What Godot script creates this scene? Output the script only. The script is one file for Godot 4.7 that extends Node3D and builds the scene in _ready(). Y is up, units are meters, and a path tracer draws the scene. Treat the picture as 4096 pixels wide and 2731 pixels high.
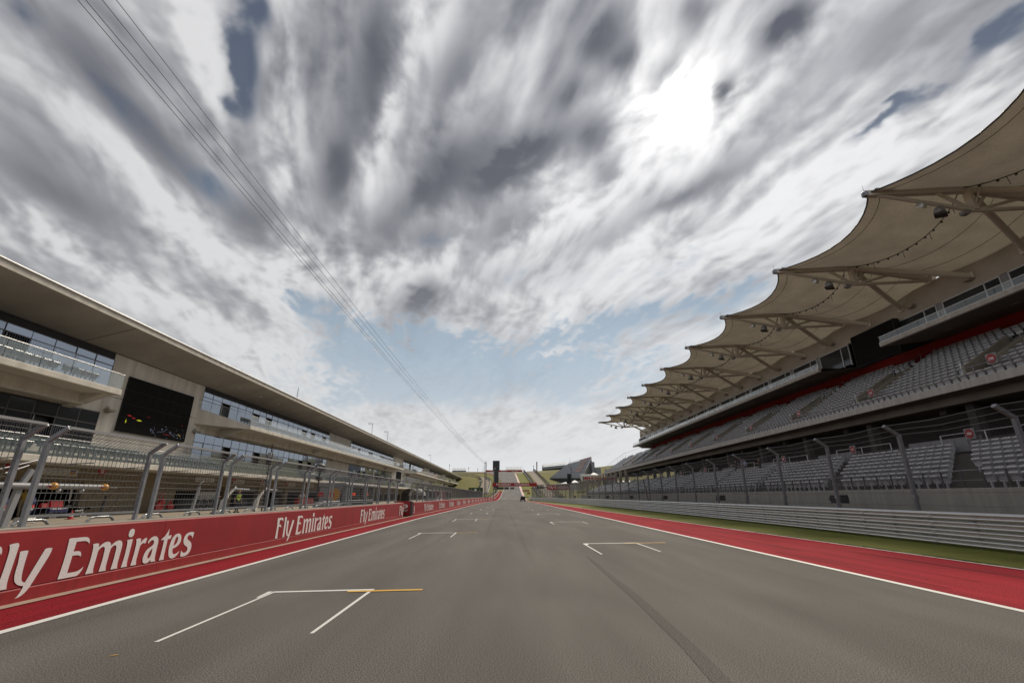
extends Node3D

# ---------------------------------------------------------------- helpers
class MB:
	var v := PackedVector3Array()
	var n := PackedVector3Array()
	func tri(a: Vector3, b: Vector3, c: Vector3) -> void:   # counter-clockwise seen from its front
		var m := (b - a).cross(c - a)
		if m.length_squared() < 1e-16:
			return
		m = m.normalized()
		v.append_array([a, c, b])
		n.append_array([m, m, m])
	func quad(a: Vector3, b: Vector3, c: Vector3, d: Vector3) -> void:
		tri(a, b, c)
		tri(a, c, d)
	func tri_n(a: Vector3, b: Vector3, c: Vector3, na: Vector3, nb: Vector3, nc: Vector3) -> void:
		v.append_array([a, c, b])
		n.append_array([na, nc, nb])
	func quad_n(a: Vector3, b: Vector3, c: Vector3, d: Vector3, na: Vector3, nb: Vector3, nc: Vector3, nd: Vector3) -> void:
		tri_n(a, b, c, na, nb, nc)
		tri_n(a, c, d, na, nc, nd)
	func box(c: Vector3, s: Vector3, b := Basis()) -> void:
		var x := b.x * s.x * 0.5
		var y := b.y * s.y * 0.5
		var z := b.z * s.z * 0.5
		quad(c - x - y + z, c + x - y + z, c + x + y + z, c - x + y + z)
		quad(c + x - y - z, c - x - y - z, c - x + y - z, c + x + y - z)
		quad(c + x - y + z, c + x - y - z, c + x + y - z, c + x + y + z)
		quad(c - x - y - z, c - x - y + z, c - x + y + z, c - x + y - z)
		quad(c - x + y + z, c + x + y + z, c + x + y - z, c - x + y - z)
		quad(c - x - y - z, c + x - y - z, c + x - y + z, c - x - y + z)
	func span(lo: Vector3, hi: Vector3) -> void:            # a box between two corners
		box((lo + hi) * 0.5, (hi - lo).abs())
	func bevel(lo: Vector3, hi: Vector3, e: float) -> void: # a box whose long edges are cut
		var a := Vector3(minf(lo.x, hi.x), minf(lo.y, hi.y), minf(lo.z, hi.z))
		var c := Vector3(maxf(lo.x, hi.x), maxf(lo.y, hi.y), maxf(lo.z, hi.z))
		var pts := [Vector2(a.x + e, a.y), Vector2(c.x - e, a.y), Vector2(c.x, a.y + e), Vector2(c.x, c.y - e), Vector2(c.x - e, c.y), Vector2(a.x + e, c.y), Vector2(a.x, c.y - e), Vector2(a.x, a.y + e)]
		prism_z(pts, a.z, c.z)
	func prism_z(pts: Array, z0: float, z1: float) -> void: # convex outline in x, y (counter-clockwise), from z0 to z1 (z0 < z1)
		var k := pts.size()
		for i in k:
			var p: Vector2 = pts[i]
			var q: Vector2 = pts[(i + 1) % k]
			quad(Vector3(p.x, p.y, z1), Vector3(p.x, p.y, z0), Vector3(q.x, q.y, z0), Vector3(q.x, q.y, z1))
		for i in range(1, k - 1):
			var o: Vector2 = pts[0]
			var p: Vector2 = pts[i]
			var q: Vector2 = pts[i + 1]
			tri(Vector3(o.x, o.y, z1), Vector3(p.x, p.y, z1), Vector3(q.x, q.y, z1))
			tri(Vector3(o.x, o.y, z0), Vector3(q.x, q.y, z0), Vector3(p.x, p.y, z0))
	func bar(p: Vector3, q: Vector3, w: float, h: float, up := Vector3.UP) -> void:
		var d := q - p
		var l := d.length()
		if l < 1e-5:
			return
		d /= l
		var s := up.cross(d)
		if s.length_squared() < 1e-4:
			s = Vector3.RIGHT.cross(d)
		s = s.normalized()
		box((p + q) * 0.5, Vector3(w, h, l), Basis(s, d.cross(s), d))
	func tube(p: Vector3, q: Vector3, r: float, k := 8, r2 := -1.0, caps := true) -> void:
		if r2 < 0.0:
			r2 = r
		var d := (q - p).normalized()
		var s := d.cross(Vector3.UP if absf(d.y) < 0.95 else Vector3.RIGHT).normalized()
		var t := s.cross(d)
		for i in k:
			var a0 := TAU * i / k
			var a1 := TAU * (i + 1) / k
			var e0 := s * cos(a0) + t * sin(a0)
			var e1 := s * cos(a1) + t * sin(a1)
			quad_n(p + e0 * r, q + e0 * r2, q + e1 * r2, p + e1 * r, e0, e0, e1, e1)
			if caps:
				tri(p, p + e0 * r, p + e1 * r)
				tri(q, q + e1 * r2, q + e0 * r2)
	func pipe(pts: Array, r: float, k := 8) -> void:        # a bent tube, joints rounded by balls being left out (bends are gentle)
		for i in pts.size() - 1:
			tube(pts[i], pts[i + 1], r, k, -1.0, i == 0 or i == pts.size() - 2)
	func ball(c: Vector3, r: Vector3, k := 8) -> void:
		var rows := int(k * 0.5) + 1
		for j in rows:
			for i in k:
				var p := []
				for q in [[i, j], [i + 1, j], [i + 1, j + 1], [i, j + 1]]:
					var a: float = TAU * q[0] / k
					var b: float = PI * q[1] / rows - PI / 2
					p.append(Vector3(cos(a) * cos(b), sin(b), -sin(a) * cos(b)))
				quad_n(c + p[0] * r, c + p[1] * r, c + p[2] * r, c + p[3] * r, (p[0] / r).normalized(), (p[1] / r).normalized(), (p[2] / r).normalized(), (p[3] / r).normalized())
	func lathe(c: Vector3, prof: Array, k := 12, b := Basis()) -> void:  # prof: Vector2(radius, height), upwards
		for j in prof.size() - 1:
			for i in k:
				var a0 := TAU * i / k
				var a1 := TAU * (i + 1) / k
				var p: Vector2 = prof[j]
				var q: Vector2 = prof[j + 1]
				var e0 := Vector3(cos(a0), 0, -sin(a0))
				var e1 := Vector3(cos(a1), 0, -sin(a1))
				var sl := Vector2(q.y - p.y, p.x - q.x).normalized()
				var n0 := b * (e0 * sl.x + Vector3.UP * sl.y)
				var n1 := b * (e1 * sl.x + Vector3.UP * sl.y)
				quad_n(c + b * (e0 * p.x + Vector3.UP * p.y), c + b * (e1 * p.x + Vector3.UP * p.y), c + b * (e1 * q.x + Vector3.UP * q.y), c + b * (e0 * q.x + Vector3.UP * q.y), n0, n1, n1, n0)
	func disc(c: Vector3, r: float, x: Vector3, y: Vector3, k := 20) -> void:
		for i in k:
			var a := TAU * i / k
			var b := TAU * (i + 1) / k
			tri(c, c + (x * cos(a) + y * sin(a)) * r, c + (x * cos(b) + y * sin(b)) * r)
	func add(o: MB, t := Transform3D()) -> void:
		for i in o.v.size():
			v.append(t * o.v[i])
			n.append((t.basis * o.n[i]).normalized())
	func mesh() -> ArrayMesh:
		var m := ArrayMesh.new()
		if v.is_empty():
			return m
		var a := []
		a.resize(Mesh.ARRAY_MAX)
		a[Mesh.ARRAY_VERTEX] = v
		a[Mesh.ARRAY_NORMAL] = n
		m.add_surface_from_arrays(Mesh.PRIMITIVE_TRIANGLES, a)
		return m

var M := {}
var used := {}
var rng := RandomNumberGenerator.new()
var tx := {}

func named(called: String, parent: Node) -> String:
	var k := str(parent.get_instance_id()) + called
	var i: int = used.get(k, 0)
	used[k] = i + 1
	return called if i == 0 else "%s_%03d" % [called, i]

func part(called: String, what: Variant, mat: Material, parent: Node = self) -> MeshInstance3D:
	var o := MeshInstance3D.new()
	o.name = named(called, parent)
	o.mesh = what.mesh() if what is MB else what
	o.material_override = mat
	parent.add_child(o, true)
	return o

func group_node(called: String, parent: Node, at := Vector3.ZERO) -> Node3D:
	var o := Node3D.new()
	o.name = named(called, parent)
	parent.add_child(o, true)
	o.position = at
	return o

func thing(called: String, label: String, category: String, at := Vector3.ZERO, turn := 0.0, grp := "") -> Node3D:
	var o := group_node(called, self, at)
	o.rotation.y = turn
	tag(o, label, category, grp)
	return o

func tag(o: Node, label: String, category: String, grp := "") -> Node:
	o.set_meta("label", label)
	o.set_meta("category", category)
	if grp:
		o.set_meta("group", grp)
	return o

func setting(called: String, what: Variant, mat: Material, parent: Node = self) -> MeshInstance3D:
	var o := part(called, what, mat, parent)
	o.set_meta("kind", "structure")
	return o

func stuff(o: Node) -> Node:
	o.set_meta("kind", "stuff")
	return o

func lin(r: float, g: float, b: float) -> Color:
	return Color(r, g, b).linear_to_srgb()

func noise_tex(freq: float, lo: float, hi: float, oct := 4, kind := FastNoiseLite.TYPE_SIMPLEX_SMOOTH, sd := 1, size := 512, stretch := Vector2(1, 1), sharp := 1.0) -> ImageTexture:
	var f := FastNoiseLite.new()
	f.noise_type = kind
	f.frequency = freq
	f.seed = sd
	f.fractal_octaves = oct
	var w := int(size * stretch.x)
	var h := int(size * stretch.y)
	var im := f.get_seamless_image(w, h)
	im.convert(Image.FORMAT_L8)
	var d := im.get_data()
	for i in d.size():
		var t: float = d[i] / 255.0
		if sharp != 1.0:
			t = clampf((t - 0.5) * sharp + 0.5, 0, 1)
		d[i] = clampi(int(255.0 * pow(lerpf(lo, hi, t), 1.0 / 2.2)), 0, 255)
	im = Image.create_from_data(w, h, false, Image.FORMAT_L8, d)
	if stretch != Vector2(1, 1):
		im.resize(size, size, Image.INTERPOLATE_CUBIC)
	return ImageTexture.create_from_image(im)

func mat(key: String, c: Color, rough := 0.7, metal := 0.0, tex := "", scale := 1.0, detail := "", dscale := 0.1, spec := 0.5) -> StandardMaterial3D:
	var m := StandardMaterial3D.new()
	m.resource_name = key
	m.albedo_color = c
	m.roughness = rough
	m.metallic = metal
	m.metallic_specular = spec
	if tex:
		m.albedo_texture = tx[tex]
		m.uv1_triplanar = true
		m.uv1_world_triplanar = true
		m.uv1_scale = Vector3.ONE * scale
	if detail:
		m.detail_enabled = true
		m.detail_albedo = tx[detail]
		m.detail_blend_mode = BaseMaterial3D.BLEND_MODE_MUL
		m.detail_uv_layer = BaseMaterial3D.DETAIL_UV_2
		m.uv2_triplanar = true
		m.uv2_world_triplanar = true
		m.uv2_scale = Vector3.ONE * dscale
	M[key] = m
	return m

func sm(a: float, b: float, x: float) -> float:
	var t := clampf((x - a) / (b - a), 0, 1)
	return t * t * (3 - 2 * t)

func lookup(t: Array, x: float) -> float:                   # a smooth line through [x, y] pairs
	if x <= t[0][0]:
		return t[0][1]
	for i in t.size() - 1:
		if x <= t[i + 1][0]:
			var x0: float = t[i][0]
			var x1: float = t[i + 1][0]
			var y0: float = t[i][1]
			var y1: float = t[i + 1][1]
			var s := (y1 - y0) / (x1 - x0)
			var m0 := s
			var m1 := s
			if i > 0:
				m0 = (y1 - t[i - 1][1]) / (x1 - t[i - 1][0])
			if i + 2 < t.size():
				m1 = (t[i + 2][1] - y0) / (t[i + 2][0] - x0)
			var h := x1 - x0
			var u := (x - x0) / h
			return y0 * (1 + 2 * u) * (1 - u) * (1 - u) + m0 * h * u * (1 - u) * (1 - u) + y1 * u * u * (3 - 2 * u) + m1 * h * u * u * (u - 1)
	return t[-1][1]

func make_textures() -> void:
	tx.grain = noise_tex(0.24, 0.30, 1.0, 3, FastNoiseLite.TYPE_SIMPLEX_SMOOTH, 3, 1024, Vector2(1, 1), 2.6)
	tx.fine = noise_tex(0.06, 0.82, 1.0, 5, FastNoiseLite.TYPE_SIMPLEX_SMOOTH, 5)
	tx.blotch = noise_tex(0.012, 0.72, 1.0, 5, FastNoiseLite.TYPE_SIMPLEX_SMOOTH, 9)
	tx.lanes = noise_tex(0.02, 0.64, 1.0, 4, FastNoiseLite.TYPE_SIMPLEX_SMOOTH, 14, 512, Vector2(1, 0.12))
	tx.rain = noise_tex(0.03, 0.7, 1.0, 4, FastNoiseLite.TYPE_SIMPLEX_SMOOTH, 21, 512, Vector2(1, 0.1))
	tx.turf = noise_tex(0.2, 0.5, 1.0, 4, FastNoiseLite.TYPE_SIMPLEX_SMOOTH, 33, 512, Vector2(1, 1), 1.4)

func make_materials() -> void:
	mat("asphalt", lin(0.225, 0.209, 0.192), 0.9, 0, "grain", 0.18, "lanes", 0.045, 0.35)
	mat("hill_asphalt", lin(0.17, 0.162, 0.155), 0.9, 0, "fine", 0.2, "lanes", 0.03)
	mat("red_paint", lin(0.56, 0.034, 0.055), 0.9, 0, "grain", 0.125, "lanes", 0.08, 0.2)
	mat("red_paint_worn", lin(0.44, 0.024, 0.040), 0.9, 0, "grain", 0.125, "lanes", 0.08, 0.2)
	mat("red_wall", lin(0.36, 0.014, 0.020), 0.6, 0, "fine", 0.35, "blotch", 0.12)
	mat("red_plinth", lin(0.37, 0.016, 0.022), 0.65, 0, "fine", 0.5, "rain", 0.3)
	mat("red_banner", lin(0.34, 0.012, 0.018), 0.55)
	mat("white_paint", lin(0.74, 0.73, 0.70), 0.6, 0, "fine", 0.9)
	mat("letter", lin(0.86, 0.85, 0.85), 0.5, 0, "fine", 0.6)
	mat("dull_yellow", lin(0.40, 0.24, 0.05), 0.7)
	mat("yellow_paint", lin(0.72, 0.40, 0.03), 0.6, 0, "fine", 0.9)
	mat("rubber_mark", lin(0.170, 0.159, 0.148), 0.9, 0, "grain", 0.18, "lanes", 0.045, 0.35)
	mat("faint_rubber", lin(0.200, 0.186, 0.171), 0.9, 0, "grain", 0.18, "lanes", 0.045, 0.35)
	mat("red_scuff", lin(0.40, 0.03, 0.042), 0.9, 0, "grain", 0.18, "lanes", 0.08, 0.2)
	mat("old_line", lin(0.29, 0.265, 0.24), 0.9, 0, "grain", 0.18, "lanes", 0.045, 0.35)
	mat("gutter", lin(0.46, 0.33, 0.26), 0.85, 0, "fine", 0.7, "blotch", 0.3)
	mat("concrete", lin(0.40, 0.36, 0.30), 0.85, 0, "fine", 0.5, "blotch", 0.15)
	mat("stained", lin(0.58, 0.55, 0.51), 0.85, 0, "fine", 0.6, "rain", 0.16)
	mat("pit_floor", lin(0.36, 0.31, 0.24), 0.85, 0, "fine", 0.5, "blotch", 0.1)
	mat("render", lin(0.76, 0.715, 0.63), 0.8, 0, "fine", 0.3, "rain", 0.07)
	mat("soffit", lin(0.46, 0.435, 0.395), 0.8, 0, "fine", 0.3, "blotch", 0.05)
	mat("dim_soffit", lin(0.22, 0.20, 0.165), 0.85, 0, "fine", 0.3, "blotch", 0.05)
	mat("stone", lin(0.33, 0.27, 0.185), 0.85, 0, "fine", 0.6, "blotch", 0.4)
	mat("mortar", lin(0.23, 0.19, 0.14), 0.9)
	mat("suite_wall", lin(0.50, 0.455, 0.39), 0.8, 0, "fine", 0.3, "blotch", 0.05)
	mat("metal_roof", lin(0.5, 0.5, 0.5), 0.45, 0.6)
	mat("galv", lin(0.34, 0.355, 0.39), 0.5, 0.4, "fine", 1.2, "blotch", 0.6)
	mat("galv_light", lin(0.58, 0.59, 0.60), 0.36, 0.6, "fine", 1.2)
	mat("galv_rail", lin(0.80, 0.79, 0.78), 0.33, 0.5, "fine", 1.3)
	mat("wire", lin(0.16, 0.16, 0.165), 0.6, 0.3)
	mat("steel_cream", lin(0.68, 0.64, 0.56), 0.55, 0, "fine", 0.8)
	mat("membrane", lin(0.82, 0.80, 0.75), 0.75, 0, "fine", 0.15, "blotch", 0.06)
	M.membrane.backlight_enabled = true
	M.membrane.backlight = Color(0.48, 0.465, 0.415)
	mat("dark_edge", lin(0.05, 0.05, 0.06), 0.6)
	mat("seat", lin(0.60, 0.61, 0.64), 0.17, 0, "fine", 1.5, "", 0.1, 0.8)
	mat("seat_b", lin(0.53, 0.54, 0.57), 0.18, 0, "fine", 1.5, "", 0.1, 0.8)
	mat("balcony_seat", lin(0.16, 0.17, 0.18), 0.2, 0, "fine", 1.5, "", 0.1, 0.8)
	mat("deck", lin(0.13, 0.12, 0.105), 0.9, 0, "fine", 0.6, "blotch", 0.2)
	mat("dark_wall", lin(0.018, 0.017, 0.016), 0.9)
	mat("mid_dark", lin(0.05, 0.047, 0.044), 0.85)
	mat("stand_red", lin(0.34, 0.013, 0.008), 0.7, 0, "fine", 0.5)
	mat("grey_clad", lin(0.22, 0.22, 0.235), 0.6)
	mat("glass", lin(0.24, 0.28, 0.34), 0.06, 0.85)
	mat("glass_dark", lin(0.035, 0.042, 0.05), 0.07, 0.25)
	mat("dark_band", lin(0.016, 0.016, 0.017), 0.7)
	mat("mullion", lin(0.10, 0.09, 0.085), 0.5, 0.3)
	mat("screen", lin(0.010, 0.0095, 0.009), 0.6, 0, "fine", 2.0, "", 0.1, 0.15)
	mat("black", lin(0.012, 0.012, 0.014), 0.6)
	mat("black_gloss", lin(0.014, 0.014, 0.017), 0.25)
	mat("rubber", lin(0.02, 0.02, 0.021), 0.85)
	mat("white", lin(0.80, 0.80, 0.80), 0.5)
	mat("off_white", lin(0.55, 0.54, 0.51), 0.6)
	mat("grey", lin(0.25, 0.255, 0.27), 0.5)
	mat("dark_grey", lin(0.075, 0.077, 0.085), 0.55)
	mat("silver", lin(0.36, 0.37, 0.39), 0.4, 0.6)
	mat("navy", lin(0.02, 0.025, 0.10), 0.35)
	mat("red", lin(0.45, 0.02, 0.02), 0.4)
	mat("orange", lin(0.55, 0.25, 0.02), 0.4)
	mat("lime", lin(0.55, 0.72, 0.05), 0.6)
	mat("shirt_yellow", lin(0.42, 0.28, 0.05), 0.8)
	mat("shirt_white", lin(0.68, 0.66, 0.70), 0.8)
	mat("trousers_tan", lin(0.30, 0.24, 0.17), 0.85)
	mat("cloth_dark", lin(0.03, 0.03, 0.04), 0.85)
	mat("shirt_blue", lin(0.30, 0.34, 0.46), 0.8)
	mat("skin", lin(0.38, 0.22, 0.15), 0.6)
	mat("hair", lin(0.04, 0.025, 0.018), 0.8)
	mat("rust", lin(0.16, 0.055, 0.02), 0.8)
	mat("sign_green", lin(0.006, 0.055, 0.035), 0.5)
	mat("gold", lin(0.50, 0.38, 0.06), 0.5)
	mat("verge", lin(0.20, 0.215, 0.012), 0.95, 0, "turf", 0.6, "blotch", 0.12)
	mat("hill_grass", lin(0.20, 0.185, 0.026), 0.95, 0, "turf", 0.12, "blotch", 0.02)
	mat("dry_grass", lin(0.165, 0.14, 0.045), 0.95, 0, "turf", 0.12, "blotch", 0.02)
	mat("path", lin(0.30, 0.25, 0.20), 0.9, 0, "fine", 0.1, "blotch", 0.05)
	mat("far_stand", lin(0.30, 0.31, 0.34), 0.85, 0, "fine", 0.2)
	mat("far_dark", lin(0.02, 0.022, 0.03), 0.9)
	mat("kerb_pink", lin(0.60, 0.42, 0.40), 0.7)
	var te := mat("tent", lin(0.85, 0.85, 0.86), 0.6)
	te.backlight_enabled = true
	te.backlight = Color(0.5, 0.5, 0.5)
	var g := mat("glass_rail", lin(0.42, 0.55, 0.58), 0.04, 0.0)
	g.transparency = BaseMaterial3D.TRANSPARENCY_ALPHA
	g.albedo_color.a = 0.10
	for q in [["lit_red", Color(0.9, 0.05, 0.05), 0.18], ["lit_yellow", Color(0.85, 0.85, 0.05), 0.30], ["lit_white", Color(0.8, 0.85, 1.0), 0.3], ["lit_amber", Color(1.0, 0.3, 0.12), 0.4]]:
		var lm := mat(q[0], Color(0.02, 0.02, 0.02), 0.5)
		lm.emission_enabled = true
		lm.emission = q[1]
		lm.emission_energy_multiplier = q[2]
	var tl := mat("tail_lamp", lin(0.4, 0.02, 0.02), 0.3)
	tl.metallic_specular = 0.6
	for k in ["galv_rail", "white_paint"]:
		M[k].heightmap_enabled = false

# ---------------------------------------------------------------- sky: cloud streets running away down the track, thin enough for the sun to burn through
const SKY_W := 3072
const SKY_H := 1536
var sky_px := PackedFloat32Array()
var n_streak := FastNoiseLite.new()
var n_mid := FastNoiseLite.new()
var n_fine := FastNoiseLite.new()
var n_warp := FastNoiseLite.new()
var sun_dir := Vector3(0.3253, 0.6869, -0.6499).normalized()
var cloud_parts := []
var gap_parts := []

# a bank of cloud: bearing right of the track, elevation, half length, half width (degrees), lean, lighter (+) or darker (-)
func bank(az: float, el: float, rx: float, ry: float, lean: float, amount: float, gap := false) -> void:
	var a := deg_to_rad(az)
	var e := deg_to_rad(el)
	var f := Vector3(sin(a) * cos(e), sin(e), -cos(a) * cos(e))
	var r := Vector3(cos(a), 0, sin(a))
	var u := r.cross(f)
	var l := deg_to_rad(lean)
	(gap_parts if gap else cloud_parts).append([f, (r * cos(l) + u * sin(l)) / deg_to_rad(rx), (u * cos(l) - r * sin(l)) / deg_to_rad(ry), amount, cos(deg_to_rad(minf(80.0, 2.5 * maxf(rx, ry))))])

func gap(az: float, el: float, rx: float, ry: float, lean: float, amount: float) -> void:
	bank(az, el, rx, ry, lean, amount, true)

func nearby(parts: Array, d: Vector3, reach: float) -> Array:
	var r := []
	for g in parts:
		if d.angle_to(g[0]) < acos(g[4]) + reach:
			r.append(g)
	return r

func gather(parts: Array, d: Vector3) -> float:
	var t := 0.0
	for g in parts:
		var f: Vector3 = g[0]
		if d.dot(f) > g[4]:
			var gx: float = d.dot(g[1])
			var gy: float = d.dot(g[2])
			var m := gx * gx + gy * gy
			if m < 6.0:
				t += g[3] * exp(-m)
	return t

func sky_color(d: Vector3, clouds: Array, gaps: Array) -> Vector3:
	var y := d.y
	var k := 1.0 / (maxf(y, 0.0) + 0.12)
	var px := d.x * k
	var pz := -d.z * k
	var ca := 0.966          # the streets run 15 degrees left of the track
	var sa := -0.259
	var u := px * ca - pz * sa
	var w := px * sa + pz * ca
	var q1 := n_warp.get_noise_2d(u * 50.0, w * 40.0)
	var q2 := n_warp.get_noise_2d(u * 50.0 + 500.0, w * 40.0)
	u += q1 * 0.05
	w += q2 * 0.12
	var a := n_streak.get_noise_2d(u * 100.0, w * 34.0)
	var b := n_mid.get_noise_2d(u * 100.0, w * 42.0 + 77.0)
	var e := n_fine.get_noise_2d(u * 100.0, w * 62.0)
	var f := n_mid.get_noise_2d(u * 330.0 + 300.0, w * 70.0)
	var wob := d + Vector3(q1 + 0.6 * b, q2 + 0.6 * a, 0) * 0.026 + Vector3(e, -e, 0) * 0.013
	wob = wob.normalized()
	var l := 0.48 + 0.24 * a + 0.26 * b + 0.19 * e + 0.17 * f + gather(clouds, wob) * (1.05 + 0.8 * b + 0.6 * e + 0.5 * f)
	var g := gather(gaps, wob) * (1.0 + 0.5 * e + 0.4 * b) + 0.20 * b + 0.20 * e + 0.10 * a - 0.05
	var s := d.dot(sun_dir)
	var hz := exp(-maxf(y, 0.0) * 5.0)
	var halo := exp((s - 1.0) * 7.0)
	var wide := exp((s - 1.0) * 1.8)
	var air := Vector3(0.065, 0.092, 0.150).lerp(Vector3(0.24, 0.36, 0.49), smoothstep(0.62, 0.25, y)).lerp(Vector3(0.72, 0.77, 0.80), hz * 1.15)
	l = clampf(l + 0.04 * halo + 0.10 * wide + 0.55 * hz, 0.0, 1.1)
	var cl := Vector3(0.088, 0.094, 0.120).lerp(Vector3(0.26, 0.266, 0.295), smoothstep(0.0, 0.42, l)).lerp(Vector3(0.76, 0.76, 0.77), smoothstep(0.28, 1.0, l))
	cl = cl.lerp(Vector3(0.74, 0.755, 0.765), minf(hz * 1.15, 0.96))
	var col := cl.lerp(air, smoothstep(0.04, 0.86, g) * 0.97 * (1.0 - 0.5 * hz))
	col *= 0.74 + 0.26 * maxf(wide, hz)
	var core := exp((s - 1.0) * 900.0) * 0.8 + exp((s - 1.0) * 260.0) * 0.11 + exp((s - 1.0) * 50.0) * 0.035
	col *= 0.535
	return col * (1.0 + 0.10 * halo) + Vector3(1.0, 0.985, 0.93) * core * smoothstep(-0.1, 0.7, l) * (1.0 + 0.9 * b + 0.7 * e)

func sky_tile(n: int) -> void:                              # 32 x 32 pixels at a time, so that each looks only at the banks near it
	var per := SKY_W / 32
	var j0 := n / per * 32
	var i0 := n % per * 32
	var me := PI * 0.5 - PI * (j0 + 16.0) / SKY_H
	var ma := TAU * (i0 + 16.0) / SKY_W
	var mid := Vector3(sin(ma) * cos(me), sin(me), -cos(ma) * cos(me))
	var clouds := nearby(cloud_parts, mid, 0.12)
	var gaps := nearby(gap_parts, mid, 0.12)
	for j in range(j0, j0 + 32):
		var el := PI * 0.5 - PI * (j + 0.5) / SKY_H
		var y := sin(el)
		var c := cos(el)
		for i in range(i0, i0 + 32):
			var az := TAU * (i + 0.5) / SKY_W
			var col := sky_color(Vector3(sin(az) * c, y, -cos(az) * c), clouds, gaps)
			var o := (j * SKY_W + i) * 3
			sky_px[o] = col.x
			sky_px[o + 1] = col.y
			sky_px[o + 2] = col.z

func start_noise() -> void:
	for f in [n_streak, n_mid, n_fine, n_warp]:
		f.noise_type = FastNoiseLite.TYPE_SIMPLEX_SMOOTH
	n_streak.seed = 11
	n_streak.frequency = 0.012
	n_streak.fractal_octaves = 2
	n_mid.seed = 4
	n_mid.frequency = 0.034
	n_mid.fractal_octaves = 3
	n_fine.seed = 8
	n_fine.frequency = 0.13
	n_fine.fractal_octaves = 4
	n_warp.seed = 23
	n_warp.frequency = 0.03
	n_warp.fractal_octaves = 2
	make_banks()

func make_sky() -> PanoramaSkyMaterial:
	start_noise()
	sky_px.resize(SKY_W * SKY_H * 3)
	sky_px.fill(0.16)
	var id := WorkerThreadPool.add_group_task(sky_tile, (SKY_W / 32) * (SKY_H / 64 + 1))
	WorkerThreadPool.wait_for_group_task_completion(id)
	var im := Image.create_from_data(SKY_W, SKY_H, false, Image.FORMAT_RGBF, sky_px.to_byte_array())
	var p := PanoramaSkyMaterial.new()
	p.panorama = ImageTexture.create_from_image(im)
	return p

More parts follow.
